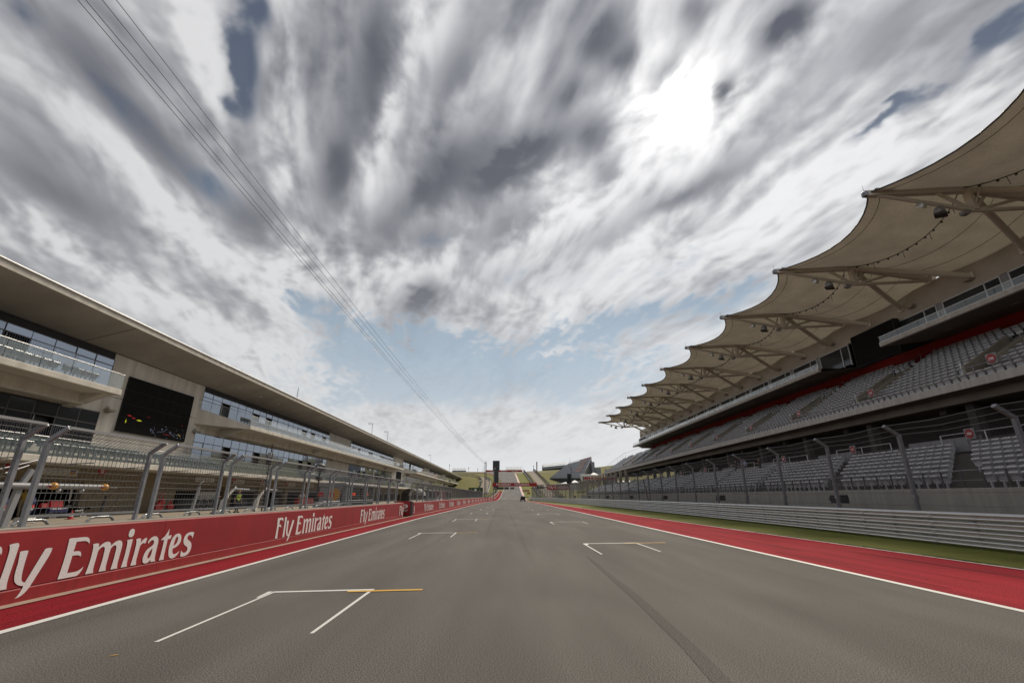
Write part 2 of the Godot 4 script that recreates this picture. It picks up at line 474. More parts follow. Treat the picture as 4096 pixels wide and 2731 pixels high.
func make_banks() -> void:
	bank(-41.3, 42.7, 5.1, 1.7, -57, 0.50)
	bank(-42.5, 29.8, 8.7, 2.1, -33, 0.42)
	bank(-33.5, 23.6, 5.0, 2.9, -31, 0.30)
	bank(-48.3, 25.0, 6.0, 1.7, -20, -0.38)
	bank(-50.5, 23.0, 1.5, 1.2, 12, 0.28)
	bank(-48.4, 20.7, 3.1, 1.4, -13, 0.30)
	bank(-41.1, 19.2, 6.4, 1.7, -12, 0.32)
	bank(-41.7, 31.9, 8.4, 1.7, -37, -0.42)
	bank(-32.3, 27.3, 3.3, 2.8, -51, -0.36)
	bank(-50.0, 35.5, 5.3, 3.2, -26, -0.10)
	bank(-51.3, 28.8, 3.1, 2.5, -19, -0.12)
	bank(-49.5, 38.9, 3.3, 2.1, -37, -0.15)
	bank(-32.9, 46.0, 4.8, 1.3, -67, 0.22)
	bank(-28.4, 33.3, 9.4, 1.8, -76, 0.25)
	bank(-27.2, 24.2, 4.2, 2.3, -53, 0.25)
	bank(-22.8, 36.7, 5.5, 2.5, 84, -0.42)
	bank(-19.7, 48.8, 5.7, 2.4, 87, -0.33)
	bank(-16.8, 41.9, 6.2, 1.4, 76, 0.30)
	bank(-11.2, 52.4, 4.6, 1.9, 67, 0.25)
	bank(-31.7, 39.9, 2.9, 5.1, 23, 0.10)
	bank(-28.0, 47.3, 4.1, 1.6, 95, -0.10)
	bank(-9.6, 37.5, 6.5, 2.0, 46, -0.42)
	bank(-16.8, 29.6, 3.6, 2.0, 48, -0.28)
	bank(-11.2, 23.3, 1.9, 1.9, 5, -0.62)
	bank(-18.8, 25.7, 4.6, 2.8, 39, 0.25)
	bank(-9.0, 28.6, 4.8, 2.1, 25, 0.15)
	bank(-5.9, 48.6, 4.6, 1.8, 60, -0.20)
	bank(1.6, 51.6, 5.0, 1.8, 55, 0.15)
	bank(15.4, 51.7, 3.3, 2.1, 43, -0.60)
	bank(19.4, 49.0, 2.3, 1.7, 36, -0.50)
	bank(9.5, 46.7, 2.2, 1.5, 32, -0.55)
	bank(4.8, 40.7, 6.2, 2.1, 31, -0.52)
	bank(-1.6, 38.7, 4.5, 2.1, 35, -0.40)
	bank(14.2, 42.0, 2.6, 1.8, 47, -0.45)
	bank(15.8, 38.3, 2.3, 1.3, 31, -0.40)
	bank(26.1, 34.5, 7.2, 1.7, 12, -0.48)
	bank(14.4, 31.0, 2.5, 1.3, 34, -0.25)
	bank(0.6, 32.8, 5.2, 1.9, 30, -0.30)
	bank(-10.6, 30.6, 3.2, 1.8, 35, -0.25)
	bank(41.9, 45.6, 2.7, 1.7, 14, -0.60)
	bank(33.3, 43.1, 1.7, 1.5, 27, -0.50)
	bank(24.5, 46.4, 2.3, 0.8, 29, -0.32)
	bank(31.6, 50.5, 1.9, 1.6, 29, -0.32)
	bank(44.9, 39.6, 6.6, 2.2, 7, -0.14)
	bank(51.7, 40.7, 3.7, 1.8, -1, -0.15)
	bank(52.7, 32.9, 5.7, 2.2, 10, 0.28)
	bank(42.2, 30.6, 6.1, 3.4, 11, 0.15)
	bank(31.1, 27.4, 7.8, 1.9, 8, 0.15)
	bank(19.2, 44.4, 2.8, 2.6, -13, 0.20)
	bank(9.3, 34.7, 6.9, 1.5, 25, 0.20)
	bank(-23.8, 13.3, 7.7, 2.4, -5, 0.30)
	bank(-30.6, 16.3, 5.3, 2.3, -24, 0.12)
	bank(-35.9, 21.8, 2.3, 1.3, -20, -0.12)
	bank(-32.2, 20.3, 2.9, 1.4, -22, -0.20)
	gap(58.5, 37.7, 1.7, 2.0, -2, 0.70)
	gap(55.7, 38.2, 2.5, 0.9, 3, 0.50)
	gap(-36.8, 43.2, 5.0, 1.3, -67, 1.00)
	gap(-36.2, 39.2, 1.5, 1.2, -68, 0.50)
	gap(-36.8, 47.9, 2.0, 1.1, -66, 0.60)
	gap(-37.3, 30.5, 3.2, 1.8, -38, 0.80)
	gap(-55.1, 38.0, 1.3, 1.5, -15, 0.55)
	gap(-45.4, 34.4, 5.1, 0.8, -35, 0.35)
	gap(-25.3, 21.1, 1.7, 1.0, -54, 0.85)
	gap(-21.6, 19.4, 2.9, 1.8, -13, 0.70)
	gap(-9.1, 31.3, 2.3, 0.9, 30, 0.50)
	gap(56.3, 36.4, 3.0, 1.1, 1, 0.95)
	gap(47.0, 35.1, 2.2, 0.5, 19, 0.95)
	gap(51.0, 35.2, 2.0, 0.6, 6, 0.85)
	gap(5.2, 26.6, 8.5, 2.2, 10, 0.28)
	gap(24.8, 26.9, 7.0, 1.5, 5, 0.25)
	gap(-10.9, 18.7, 7.0, 2.8, -6, 1.00)
	gap(14.2, 20.4, 13.6, 2.4, 8, 0.65)
	gap(1.9, 15.6, 18.9, 3.3, 2, 0.80)
	gap(28.4, 21.9, 7.1, 1.7, 9, 0.60)
	gap(6.2, 17.8, 3.8, 0.5, 24, -0.60)
	gap(-3.1, 21.1, 6.6, 0.9, 17, -0.30)
	gap(-18.3, 16.9, 4.1, 2.0, -25, 0.50)
	gap(-1.8, 13.0, 22.6, 3.0, 1, 0.60)
	gap(-10.8, 15.4, 9.7, 2.7, -7, 0.40)

# ---------------------------------------------------------------- camera, light
func make_view() -> void:
	var cam := Camera3D.new()
	cam.name = "camera"
	add_child(cam)
	cam.position = Vector3(0, 1.9, 0)
	cam.rotation_degrees = Vector3(18.762, -1.349, 0)
	cam.fov = 73.76
	cam.near = 0.05
	cam.far = 4000.0
	cam.current = true
	var sky := Sky.new()
	sky.sky_material = make_sky()
	var env := Environment.new()
	env.background_mode = Environment.BG_SKY
	env.sky = sky
	env.ambient_light_source = Environment.AMBIENT_SOURCE_SKY
	env.tonemap_mode = Environment.TONE_MAPPER_LINEAR
	env.tonemap_exposure = 2.0
	env.sdfgi_enabled = true
	env.ssao_enabled = true
	env.ssil_enabled = true
	var we := WorldEnvironment.new()
	we.name = "environment"
	we.environment = env
	add_child(we)
	var sun := DirectionalLight3D.new()
	sun.name = "sun"
	sun.light_color = Color(1.0, 0.95, 0.87)
	sun.light_energy = 0.5
	sun.light_angular_distance = 10.0
	sun.shadow_enabled = true
	add_child(sun)
	sun.look_at_from_position(Vector3.ZERO, -sun_dir, Vector3.UP)

# ---------------------------------------------------------------- the lie of the land (d = metres down the track from the camera)
var RISE := [[-100.0, 0.0], [100.0, 0.0], [190.0, 0.0], [198.0, 0.0], [212.0, 0.25], [232.0, 1.5], [262.0, 4.7], [303.0, 9.9], [345.0, 14.6], [380.0, 18.4], [408.0, 21.2], [430.0, 22.6], [470.0, 23.0], [900.0, 21.0]]
var WALL := [[-40.0, -9.0], [45.0, -9.0], [52.0, -8.75], [61.0, -8.55], [73.0, -8.42], [84.0, -8.22], [96.0, -8.05], [120.0, -7.6], [155.0, -6.9], [185.0, -5.6], [205.0, -4.2], [225.0, -2.6], [240.0, -1.4], [255.0, -0.6]]
var LEFT := [[-40.0, -7.3], [45.0, -7.3], [61.0, -6.95], [84.0, -6.55], [120.0, -5.9], [155.0, -5.1], [185.0, -3.4], [200.0, -2.0], [215.0, -0.9], [250.0, 0.8], [272.0, 1.9], [290.0, 1.3], [305.0, 0.3], [340.0, -1.8], [372.0, -5.0], [392.0, -13.0], [405.0, -30.0], [412.0, -60.0]]
var RIGHT := [[-40.0, 9.0], [9.0, 9.1], [64.0, 9.8], [120.0, 10.3], [198.0, 10.6], [300.0, 11.0], [385.0, 11.2], [412.0, 10.0]]
var RED := [[-40.0, 15.0], [14.0, 14.25], [50.0, 13.8], [86.0, 13.4], [120.0, 13.0], [150.0, 12.6], [180.0, 12.0], [200.0, 11.5], [215.0, 10.9]]
var RAIL := [[-30.0, 16.6], [14.0, 17.85], [30.0, 18.6], [60.0, 19.5], [85.0, 19.7], [117.0, 18.7], [150.0, 16.8], [175.0, 15.2], [195.0, 13.9], [210.0, 13.0], [222.0, 12.6]]
var FENCE := [[-30.0, 18.3], [14.0, 19.4], [60.0, 20.55], [85.0, 20.7], [117.0, 19.7], [150.0, 17.8], [175.0, 16.2], [195.0, 14.9], [210.0, 14.0], [222.0, 13.6]]

func rise(x: float, d: float) -> float:
	var h := lookup(RISE, d + 6.0 * sm(20, 90, x) * sm(230, 300, d))
	h += sm(8, 70, x) * 2.4 * sm(330, 430, d) + sm(60, 160, x) * 9.0 * sm(250, 420, d)
	h += 1.6 * exp(-pow((d - 325.0) / 26.0, 2)) * sm(-9, -24, x)
	h -= 3.0 * sm(-60, -160, x) * sm(240, 400, d)
	return maxf(h, 0.0) if d < 205.0 else h

func strip(a: Array, b: Array, d0: float, d1: float, step: float, y: float, ao := 0.0, bo := 0.0) -> MB:
	var m := MB.new()
	var d := d0
	while d < d1 - 0.001:
		var e := minf(d + step, d1)
		var p := []
		for q in [d, e]:
			for s in 2:
				var x: float = lookup(a if s == 0 else b, q) + (ao if s == 0 else bo)
				p.append(Vector3(x, y + rise(x, q) + (0.12 * sm(196, 215, q)), -q))
		m.quad(p[0], p[1], p[3], p[2])
		d = e
	return m

func ground() -> void:
	var m := MB.new()
	var xs := []
	var ds := []
	var x := -1600.0
	while x < 1600.0:
		xs.append(x)
		x += 3.0 if absf(x) < 60.0 else (8.0 if absf(x) < 160.0 else 60.0)
	xs.append(1600.0)
	var d := -300.0
	while d < 2500.0:
		ds.append(d)
		d += 30.0 if d < 180.0 else (3.0 if d < 460.0 else 80.0)
	var f := func(px: float, pd: float) -> Vector3: return Vector3(px, rise(px, pd) - 0.03, -pd)
	for i in xs.size() - 1:
		for j in ds.size() - 1:
			var a: Vector3 = f.call(xs[i], ds[j])
			var b: Vector3 = f.call(xs[i + 1], ds[j])
			var c: Vector3 = f.call(xs[i + 1], ds[j + 1])
			var e: Vector3 = f.call(xs[i], ds[j + 1])
			m.quad(a, b, c, e)
	setting("ground", m, M.hill_grass)
	setting("racetrack", strip(LEFT, RIGHT, -30, 212, 4, 0.0, 0.0, 0.0), M.asphalt)
	setting("hill_track", strip(LEFT, RIGHT, 212, 412, 2, 0.0), M.hill_asphalt)
	setting("red_runoff", strip(WALL, LEFT, -30, 256, 3, 0.004, 0.22, 0.0), M.red_paint_worn)
	setting("red_runoff", strip(RIGHT, RED, -30, 213, 4, 0.004), M.red_paint)
	setting("gutter", strip(WALL, WALL, -30, 250, 3, 0.02, -0.05, 0.26), M.gutter)
	setting("track_line", strip(LEFT, LEFT, -30, 300, 3, 0.008, -0.08, 0.09), M.white_paint)
	setting("track_line", strip(RIGHT, RIGHT, -30, 213, 4, 0.008, -0.08, 0.1), M.white_paint)
	setting("runoff_line", strip(RED, RED, -30, 213, 4, 0.008, -0.07, 0.07), M.white_paint)
	setting("kerb", strip(RIGHT, RIGHT, 213, 384, 3, 0.03, -0.1, 1.0), M.kerb_pink)
	setting("grass_verge", strip(RED, RAIL, -30, 222, 4, 0.004, 0.07, 3.0), M.verge)
	# pit lane and the apron in front of the garages
	m = MB.new()
	m.quad(Vector3(-9.6, 0.62, 30), Vector3(-9.6, 0.62, -190), Vector3(-38, 0.62, -190), Vector3(-38, 0.62, 30))
	m.quad(Vector3(-8.9, 0.62, -190), Vector3(-9.6, 0.62, -190), Vector3(-9.6, 0.3, -190), Vector3(-8.9, 0.3, -190))
	m.quad(Vector3(-8.4, 0.62, -190), Vector3(-10, 0.62, -330), Vector3(-38, 0.62, -330), Vector3(-38, 0.62, -190))
	setting("pit_lane", m, M.pit_floor)
	m = MB.new()
	for s in [[-13.6, 0.12], [-21.4, 0.12]]:
		m.span(Vector3(s[0], 0.621, 30), Vector3(s[0] + s[1], 0.626, -190))
	setting("pit_lane_line", m, M.white_paint)
	grid_slots()
	hill_details()

func painted(called: String, pts: Array, mt: Material, y := 0.006) -> void:
	var m := MB.new()
	for q in pts:
		var p := []
		for k in 4:
			p.append(Vector3(q[k].x, y, q[k].y))
		m.quad(p[0], p[1], p[2], p[3])
	setting(called, m, mt)

func bracket(x0: float, x1: float, z: float, near0: float, near1: float, tilt: float, w := 0.14, mirrored := false, bar_x0 := 0.0, bar_x1 := 0.0) -> void:
	# a grid slot: front bar, two arms running back towards the camera, heavier corner, a yellow position bar
	var s := tilt
	var f := func(x: float, zz: float) -> Vector2: return Vector2(x, zz + (x - x0) * s)
	var m := [[f.call(x0, z + w), f.call(x1, z + w), f.call(x1, z), f.call(x0, z)],
		[f.call(x0 - 0.01, near0), f.call(x0 + 0.05, near0), f.call(x0 + 0.05, z + w + 0.001), f.call(x0 - 0.01, z + w + 0.001)],
		[f.call(x0 - 0.07, z + 0.62), f.call(x0 - 0.021, z + 0.62), f.call(x0 - 0.021, z), f.call(x0 - 0.12, z)],
		[f.call(x1 - 0.075, near1), f.call(x1 - 0.02, near1), f.call(x1 - 0.001, z + w + 0.001), f.call(x1 - 0.075, z + w + 0.001)]]
	if mirrored:
		m[2] = [f.call(x0 + 0.061, z + 0.6), f.call(x0 + 0.14, z + 0.6), f.call(x0 + 0.2, z + w + 0.002), f.call(x0 + 0.061, z + w + 0.002)]
	painted("grid_marking", m, M.white_paint)
	if bar_x1 != bar_x0:
		painted("grid_position_bar", [[f.call(bar_x0, z + 0.30), f.call(bar_x1, z + 0.30), f.call(bar_x1, z + 0.16), f.call(bar_x0, z + 0.16)]], M.yellow_paint, 0.010)

func grid_slots() -> void:
	# left and right columns of the starting grid
	bracket(-4.74, -2.70, -10.85, -7.35, -7.5, -0.11, 0.13, false, -3.2, -1.66)
	bracket(-4.30, -2.38, -26.8, -23.2, -23.9, -0.14, 0.16, false, -2.4, -1.25)
	bracket(-3.81, -1.99, -42.1, -38.6, -38.8, -0.16, 0.16, false, -2.0, -1.0)
	bracket(-3.4, -1.5, -57.4, -53.9, -54.0, -0.16, 0.16)
	bracket(-2.9, -1.0, -73.0, -69.0, -69.4, -0.16, 0.16)
	for k in 5:
		bracket(-2.3 + 0.5 * k, -0.4 + 0.5 * k, -89.0 - 16.0 * k, -85.0 - 16.0 * k, -85.4 - 16.0 * k, -0.16, 0.16)
	bracket(3.48, 5.83, -20.85, -17.1, -17.5, -0.14, 0.15, true, 5.25, 7.1)
	bracket(3.79, 6.4, -37.6, -34.6, -35.0, -0.14, 0.15, true)
	bracket(4.08, 6.4, -54.5, -51.4, -51.6, -0.14, 0.15, true)
	bracket(4.5, 6.8, -70.5, -67.4, -67.6, -0.14, 0.15, true)
	for k in 5:
		bracket(4.9 + 0.35 * k, 7.2 + 0.35 * k, -87.0 - 16.0 * k, -84.0 - 16.0 * k, -84.2 - 16.0 * k, -0.14, 0.15, true)
	# a faint old line and a tyre mark
	painted("tyre_mark", [[Vector2(2.10, -4.0), Vector2(2.34, -4.0), Vector2(2.63, -7.0), Vector2(2.42, -7.0)], [Vector2(2.42, -7.0), Vector2(2.63, -7.0), Vector2(2.79, -10.0), Vector2(2.60, -10.0)], [Vector2(2.60, -10.0), Vector2(2.79, -10.0), Vector2(2.93, -16.5), Vector2(2.84, -16.5)]], M.rubber_mark, 0.005)
	# rubber laid behind the grid boxes, paving seams, scuffs on the red
	for q in [[-4.4, -26.4, 13.0, 0.16], [-2.75, -26.8, 11.0, 0.14], [4.3, -37.0, 14.0, 0.16], [6.1, -37.4, 12.0, 0.15], [-3.9, -41.5, 12.0, 0.2], [-2.2, -42.0, 12.0, 0.18], [4.5, -54.0, 13.0, 0.2], [1.0, -15.0, 60.0, 0.26], [-0.7, -22.0, 75.0, 0.22]]:
		var x: float = q[0]
		var bend := rng.randf_range(-0.3, 0.3)
		var pts := []
		for i in 6:
			var a := Vector2(x + bend * (i / 6.0) * (i / 6.0), q[1] + (q[2] * -i / 6.0 if q[2] > 30.0 else q[2] * i / 6.0 * 0.9))
			var b := Vector2(x + bend * ((i + 1) / 6.0) * ((i + 1) / 6.0), q[1] + (q[2] * -(i + 1) / 6.0 if q[2] > 30.0 else q[2] * (i + 1) / 6.0 * 0.9))
			var w := Vector2(q[3] * (0.5 - 0.06 * i), 0)
			var w0 := w if i > 0 or q[2] < 30.0 else w * 0.1
			pts.append([a - w0, a + w0, b + w, b - w] if q[2] > 30.0 else [b - w, b + w, a + w, a - w])
		painted("rubber_streak", pts, M.faint_rubber, 0.003)
	var sc := []
	for i in 26:
		var d := rng.randf_range(9.0, 90.0)
		var x := lerpf(lookup(RIGHT, d) + 0.3, lookup(RED, d) - 0.6, rng.randf())
		var l := rng.randf_range(3.0, 9.0)
		var dx := rng.randf_range(-0.25, 0.25)
		var w := Vector2(rng.randf_range(0.04, 0.11), 0)
		sc.append([Vector2(x, -d) - w, Vector2(x, -d) + w, Vector2(x + dx, -d - l) + w * 0.6, Vector2(x + dx, -d - l) - w * 0.6])
	for i in 14:
		var d := rng.randf_range(8.0, 60.0)
		var x := lerpf(lookup(WALL, d) + 0.6, lookup(LEFT, d) - 0.3, rng.randf())
		var l := rng.randf_range(3.0, 8.0)
		var w := Vector2(rng.randf_range(0.03, 0.08), 0)
		sc.append([Vector2(x, -d) - w, Vector2(x, -d) + w, Vector2(x, -d - l) + w, Vector2(x, -d - l) - w])
	painted("tyre_scuff", sc, M.red_scuff, 0.0065)
	# turf creeping over the outer line
	var fr := MB.new()
	for i in 700:
		var d := 11.0 + 70.0 * pow(rng.randf(), 1.5)
		var x := lookup(RED, d) + 0.05
		var s := rng.randf_range(0.03, 0.12)
		fr.quad(Vector3(x, 0.012, -d + s), Vector3(x + 0.3, 0.012, -d + s * 1.5), Vector3(x + 0.3, 0.012, -d - s * 1.5), Vector3(x - s * rng.randf_range(0.0, 0.6), 0.012, -d - s * 0.2))
	setting("turf_fringe", fr, M.verge)
	painted("yellow_paint_chip", [[Vector2(-4.9, -6.75), Vector2(-4.86, -6.78), Vector2(-4.80, -6.83), Vector2(-4.86, -6.84)]], M.dull_yellow)

func block(m: MB, pts: Array, w: float, h: float, sink := 0.3) -> void:   # a wall of width w and height h along ground points [x, d]
	for i in pts.size() - 1:
		var p := Vector3(pts[i][0], rise(pts[i][0], pts[i][1]), -pts[i][1])
		var q := Vector3(pts[i + 1][0], rise(pts[i + 1][0], pts[i + 1][1]), -pts[i + 1][1])
		var s := (q - p).cross(Vector3.UP).normalized() * w * 0.5
		var up := Vector3.UP * h
		var dn := Vector3.UP * -sink
		m.quad(p - s + up, p + s + up, q + s + up, q - s + up)
		m.quad(p + s + dn, q + s + dn, q + s + up, p + s + up)
		m.quad(q - s + dn, p - s + dn, p - s + up, q - s + up)
		if i == 0:
			m.quad(p - s + dn, p + s + dn, p + s + up, p - s + up)
		if i == pts.size() - 2:
			m.quad(q + s + dn, q - s + dn, q - s + up, q + s + up)

func along(x0: float, d0: float, x1: float, d1: float, n: int) -> Array:
	var r := []
	for i in n + 1:
		r.append([lerpf(x0, x1, i / float(n)), lerpf(d0, d1, i / float(n))])
	return r

func curve(pts: Array, n: int) -> Array:
	var c := Curve2D.new()
	for i in pts.size():
		var p := Vector2(pts[i][0], pts[i][1])
		var t := Vector2.ZERO
		if i > 0 and i < pts.size() - 1:
			t = (Vector2(pts[i + 1][0], pts[i + 1][1]) - Vector2(pts[i - 1][0], pts[i - 1][1])) / 6.0
		c.add_point(p, -t, t)
	var l := c.get_baked_length()
	var r := []
	for i in n + 1:
		var p := c.sample_baked(l * i / n, true)
		r.append([p.x, p.y])
	return r

func lane(pts: Array, w: float, y: float) -> MB:            # a strip of ground along points [x, d]
	var m := MB.new()
	for i in pts.size() - 1:
		var p := Vector2(pts[i][0], pts[i][1])
		var q := Vector2(pts[i + 1][0], pts[i + 1][1])
		var a := (Vector2(pts[mini(i + 1, pts.size() - 1)][0], pts[mini(i + 1, pts.size() - 1)][1]) - Vector2(pts[maxi(i - 1, 0)][0], pts[maxi(i - 1, 0)][1])).normalized().orthogonal() * w * 0.5
		var b := (Vector2(pts[mini(i + 2, pts.size() - 1)][0], pts[mini(i + 2, pts.size() - 1)][1]) - p).normalized().orthogonal() * w * 0.5
		var f := func(v: Vector2) -> Vector3: return Vector3(v.x, rise(v.x, v.y) + y, -v.y)
		m.quad(f.call(p - a), f.call(p + a), f.call(q + b), f.call(q - b))
	return m

func hill_details() -> void:
	# turn-one apron at the top, the service roads, the retaining walls
	setting("hilltop_runoff", lane(curve([[40, 405], [12, 402], [-20, 414], [-70, 420]], 40), 26.0, 0.09), M.path)
	setting("service_road", lane(along(24.5, 225, 26.0, 425, 70), 5.5, 0.14), M.path)
	setting("service_road", lane(curve([[-9.5, 245], [-9.2, 290], [-10.0, 320], [-17, 342], [-40, 352], [-80, 352]], 60), 5.0, 0.14), M.path)
	setting("grass_bank", lane(along(15.1, 230, 15.1, 390, 70), 7.4, 0.13), M.verge)
	setting("grass_bank", lane(curve([[-2.9, 246], [-2.4, 280], [-3.6, 318], [-8.0, 350]], 40), 4.2, 0.13), M.verge)
	setting("hilltop_kerb", lane(curve([[-1.9, 342], [-5.1, 372], [-13.3, 393], [-30, 404]], 24), 1.6, 0.2), M.red)

# ---------------------------------------------------------------- lettering: outlines in centimetres, baseline 0
var GLYPHS := [
	"M 1 0 Q 4 35 3 50 L 0 74 Q 2 77 8 77 L 38 77 Q 54 76 53 60 Q 47 68 36 68 L 21 68 L 20 51 L 27 51 Q 42 51 42 37 Q 36 43 28 43 L 19 43 Q 18 12 21 0 Z",
	"M 65 0 Q 68 30 67 60 Q 67 70 63 76 Q 70 78 78 78 Q 83 78 83 70 L 82 20 Q 82 8 85 0 Z",
	"M 89 62 Q 98 64 106 62 Q 105 30 109 14 Q 112 6 119 6 L 142 62 Q 150 64 158 62 Q 158 52 152 40 L 132 -4 Q 124 -18 108 -20 Q 116 -12 118 0 Q 104 2 97 10 Q 91 18 92 40 Z",
	"M 192 0 Q 197 40 193 76 Q 199 78 206 77 L 232 77 Q 250 77 250 62 Q 243 69 232 69 L 214 69 L 213 50 L 222 50 Q 236 50 236 38 Q 230 42 222 42 L 213 42 L 212 9 L 230 9 Q 243 9 251 17 Q 248 2 236 0 Z",
	"M 261 0 Q 266 20 265 40 Q 265 55 261 60 Q 270 62 278 60 L 280 52 Q 290 62 302 62 Q 314 61 316 52 Q 326 62 338 62 Q 352 61 352 46 L 351 15 Q 351 5 354 0 L 333 0 Q 336 20 335 40 Q 335 52 328 52 Q 320 52 317 44 L 316 15 Q 316 5 319 0 L 298 0 Q 301 20 300 40 Q 300 52 293 52 Q 285 52 281 44 L 280 15 Q 280 5 283 0 Z",
	"M 365 0 Q 369 20 368 40 Q 368 55 364 60 Q 374 62 383 61 L 382 15 Q 382 5 385 0 Z",
	"M 364 75 Q 364 85 373 85 Q 383 85 383 75 Q 383 66 374 66 Q 364 66 364 75 Z",
	"M 396 0 Q 400 20 399 40 Q 399 55 395 60 Q 404 62 412 60 L 414 50 Q 422 62 434 60 Q 434 52 431 47 Q 420 52 414 42 L 413 15 Q 413 5 416 0 Z",
	"M 440 50 Q 448 62 462 62 Q 481 61 481 42 L 481 15 Q 481 5 486 0 L 468 0 L 466 6 Q 458 -2 448 -1 Q 435 0 435 14 Q 436 30 452 36 Q 464 40 464 46 Q 463 54 455 53 Q 447 52 444 45 Z M 464 33 Q 452 27 451 16 Q 452 9 457 10 Q 463 12 464 20 Z",
	"M 500 0 Q 504 20 503 50 L 490 50 Q 494 55 502 58 Q 510 66 516 77 L 518 59 L 531 60 L 530 51 L 518 50 L 517 15 Q 517 5 520 0 Z",
	"M 580 12 Q 570 -1 554 -1 Q 532 0 531 28 Q 532 61 558 62 Q 578 61 578 42 Q 576 28 548 24 Q 549 10 560 9 Q 570 8 580 16 Z M 549 31 Q 563 34 563 46 Q 562 55 556 54 Q 549 52 549 31 Z",
	"M 589 16 Q 588 4 590 0 Q 600 -2 611 -1 Q 634 2 634 20 Q 633 34 614 40 Q 604 44 606 50 Q 609 55 616 54 Q 626 52 631 44 L 634 60 Q 624 62 614 62 Q 590 60 589 44 Q 590 30 610 24 Q 618 20 617 14 Q 614 8 606 8 Q 596 8 589 16 Z"]
var glyph_cache := {}

func outlines(path: String) -> Array:
	var w := path.split(" ")
	var all := []
	var cur := []
	var i := 0
	while i < w.size():
		match w[i]:
			"M", "L":
				if w[i] == "M":
					cur = []
				cur.append(Vector2(float(w[i + 1]), float(w[i + 2])) * 0.01)
				i += 3
			"Q":
				var p: Vector2 = cur[-1]
				var c := Vector2(float(w[i + 1]), float(w[i + 2])) * 0.01
				var q := Vector2(float(w[i + 3]), float(w[i + 4])) * 0.01
				for k in range(1, 6):
					var t := k / 5.0
					cur.append(p * (1 - t) * (1 - t) + c * 2 * t * (1 - t) + q * t * t)
				i += 5
			_:
				all.append(cur)
				i += 1
	return all

func fill(m: MB, shapes: Array, z: float) -> void:          # even-odd filling in exact slabs
	var ys := []
	for s in shapes:
		for p in s:
			ys.append(p.y)
	ys.sort()
	for k in ys.size() - 1:
		var a: float = ys[k]
		var b: float = ys[k + 1]
		if b - a < 1e-5:
			continue
		var mid := (a + b) * 0.5
		var cuts := []
		for s in shapes:
			for i in s.size():
				var p: Vector2 = s[i]
				var q: Vector2 = s[(i + 1) % s.size()]
				if (p.y <= mid) != (q.y <= mid):
					var f := (q.x - p.x) / (q.y - p.y)
					cuts.append([p.x + (mid - p.y) * f, p.x + (a - p.y) * f, p.x + (b - p.y) * f])
		cuts.sort_custom(func(u, v): return u[0] < v[0])
		for i in range(0, cuts.size() - 1, 2):
			m.quad(Vector3(cuts[i][1], a, z), Vector3(cuts[i + 1][1], a, z), Vector3(cuts[i + 1][2], b, z), Vector3(cuts[i][2], b, z))

func slogan(from := 0, to := 12) -> ArrayMesh:              # the words in white, facing +z, starting at x = 0
	var key := "%d_%d" % [from, to]
	if not glyph_cache.has(key):
		var m := MB.new()
		for g in range(from, to):
			fill(m, outlines(GLYPHS[g]), 0.0)
		glyph_cache[key] = m.mesh()
	return glyph_cache[key]

func words(text: String, size: float, mt: Material, parent: Node, at: Vector3, turn: float, called := "lettering", bold := true) -> MeshInstance3D:
	var t := TextMesh.new()
	var f := SystemFont.new()
	f.font_names = PackedStringArray(["Droid Sans"])
	f.font_weight = 700 if bold else 400
	t.font = f
	t.text = text
	t.font_size = 32
	t.pixel_size = size / 32.0
	t.depth = 0.006
	t.curve_step = 2.0
	var o := part(called, t, mt, parent)
	o.position = at
	o.rotation.y = turn
	return o

# ---------------------------------------------------------------- pit wall with its banner, fence and hoops
func wall_at(d: float) -> Vector3:
	return Vector3(lookup(WALL, d), rise(0, d), -d)

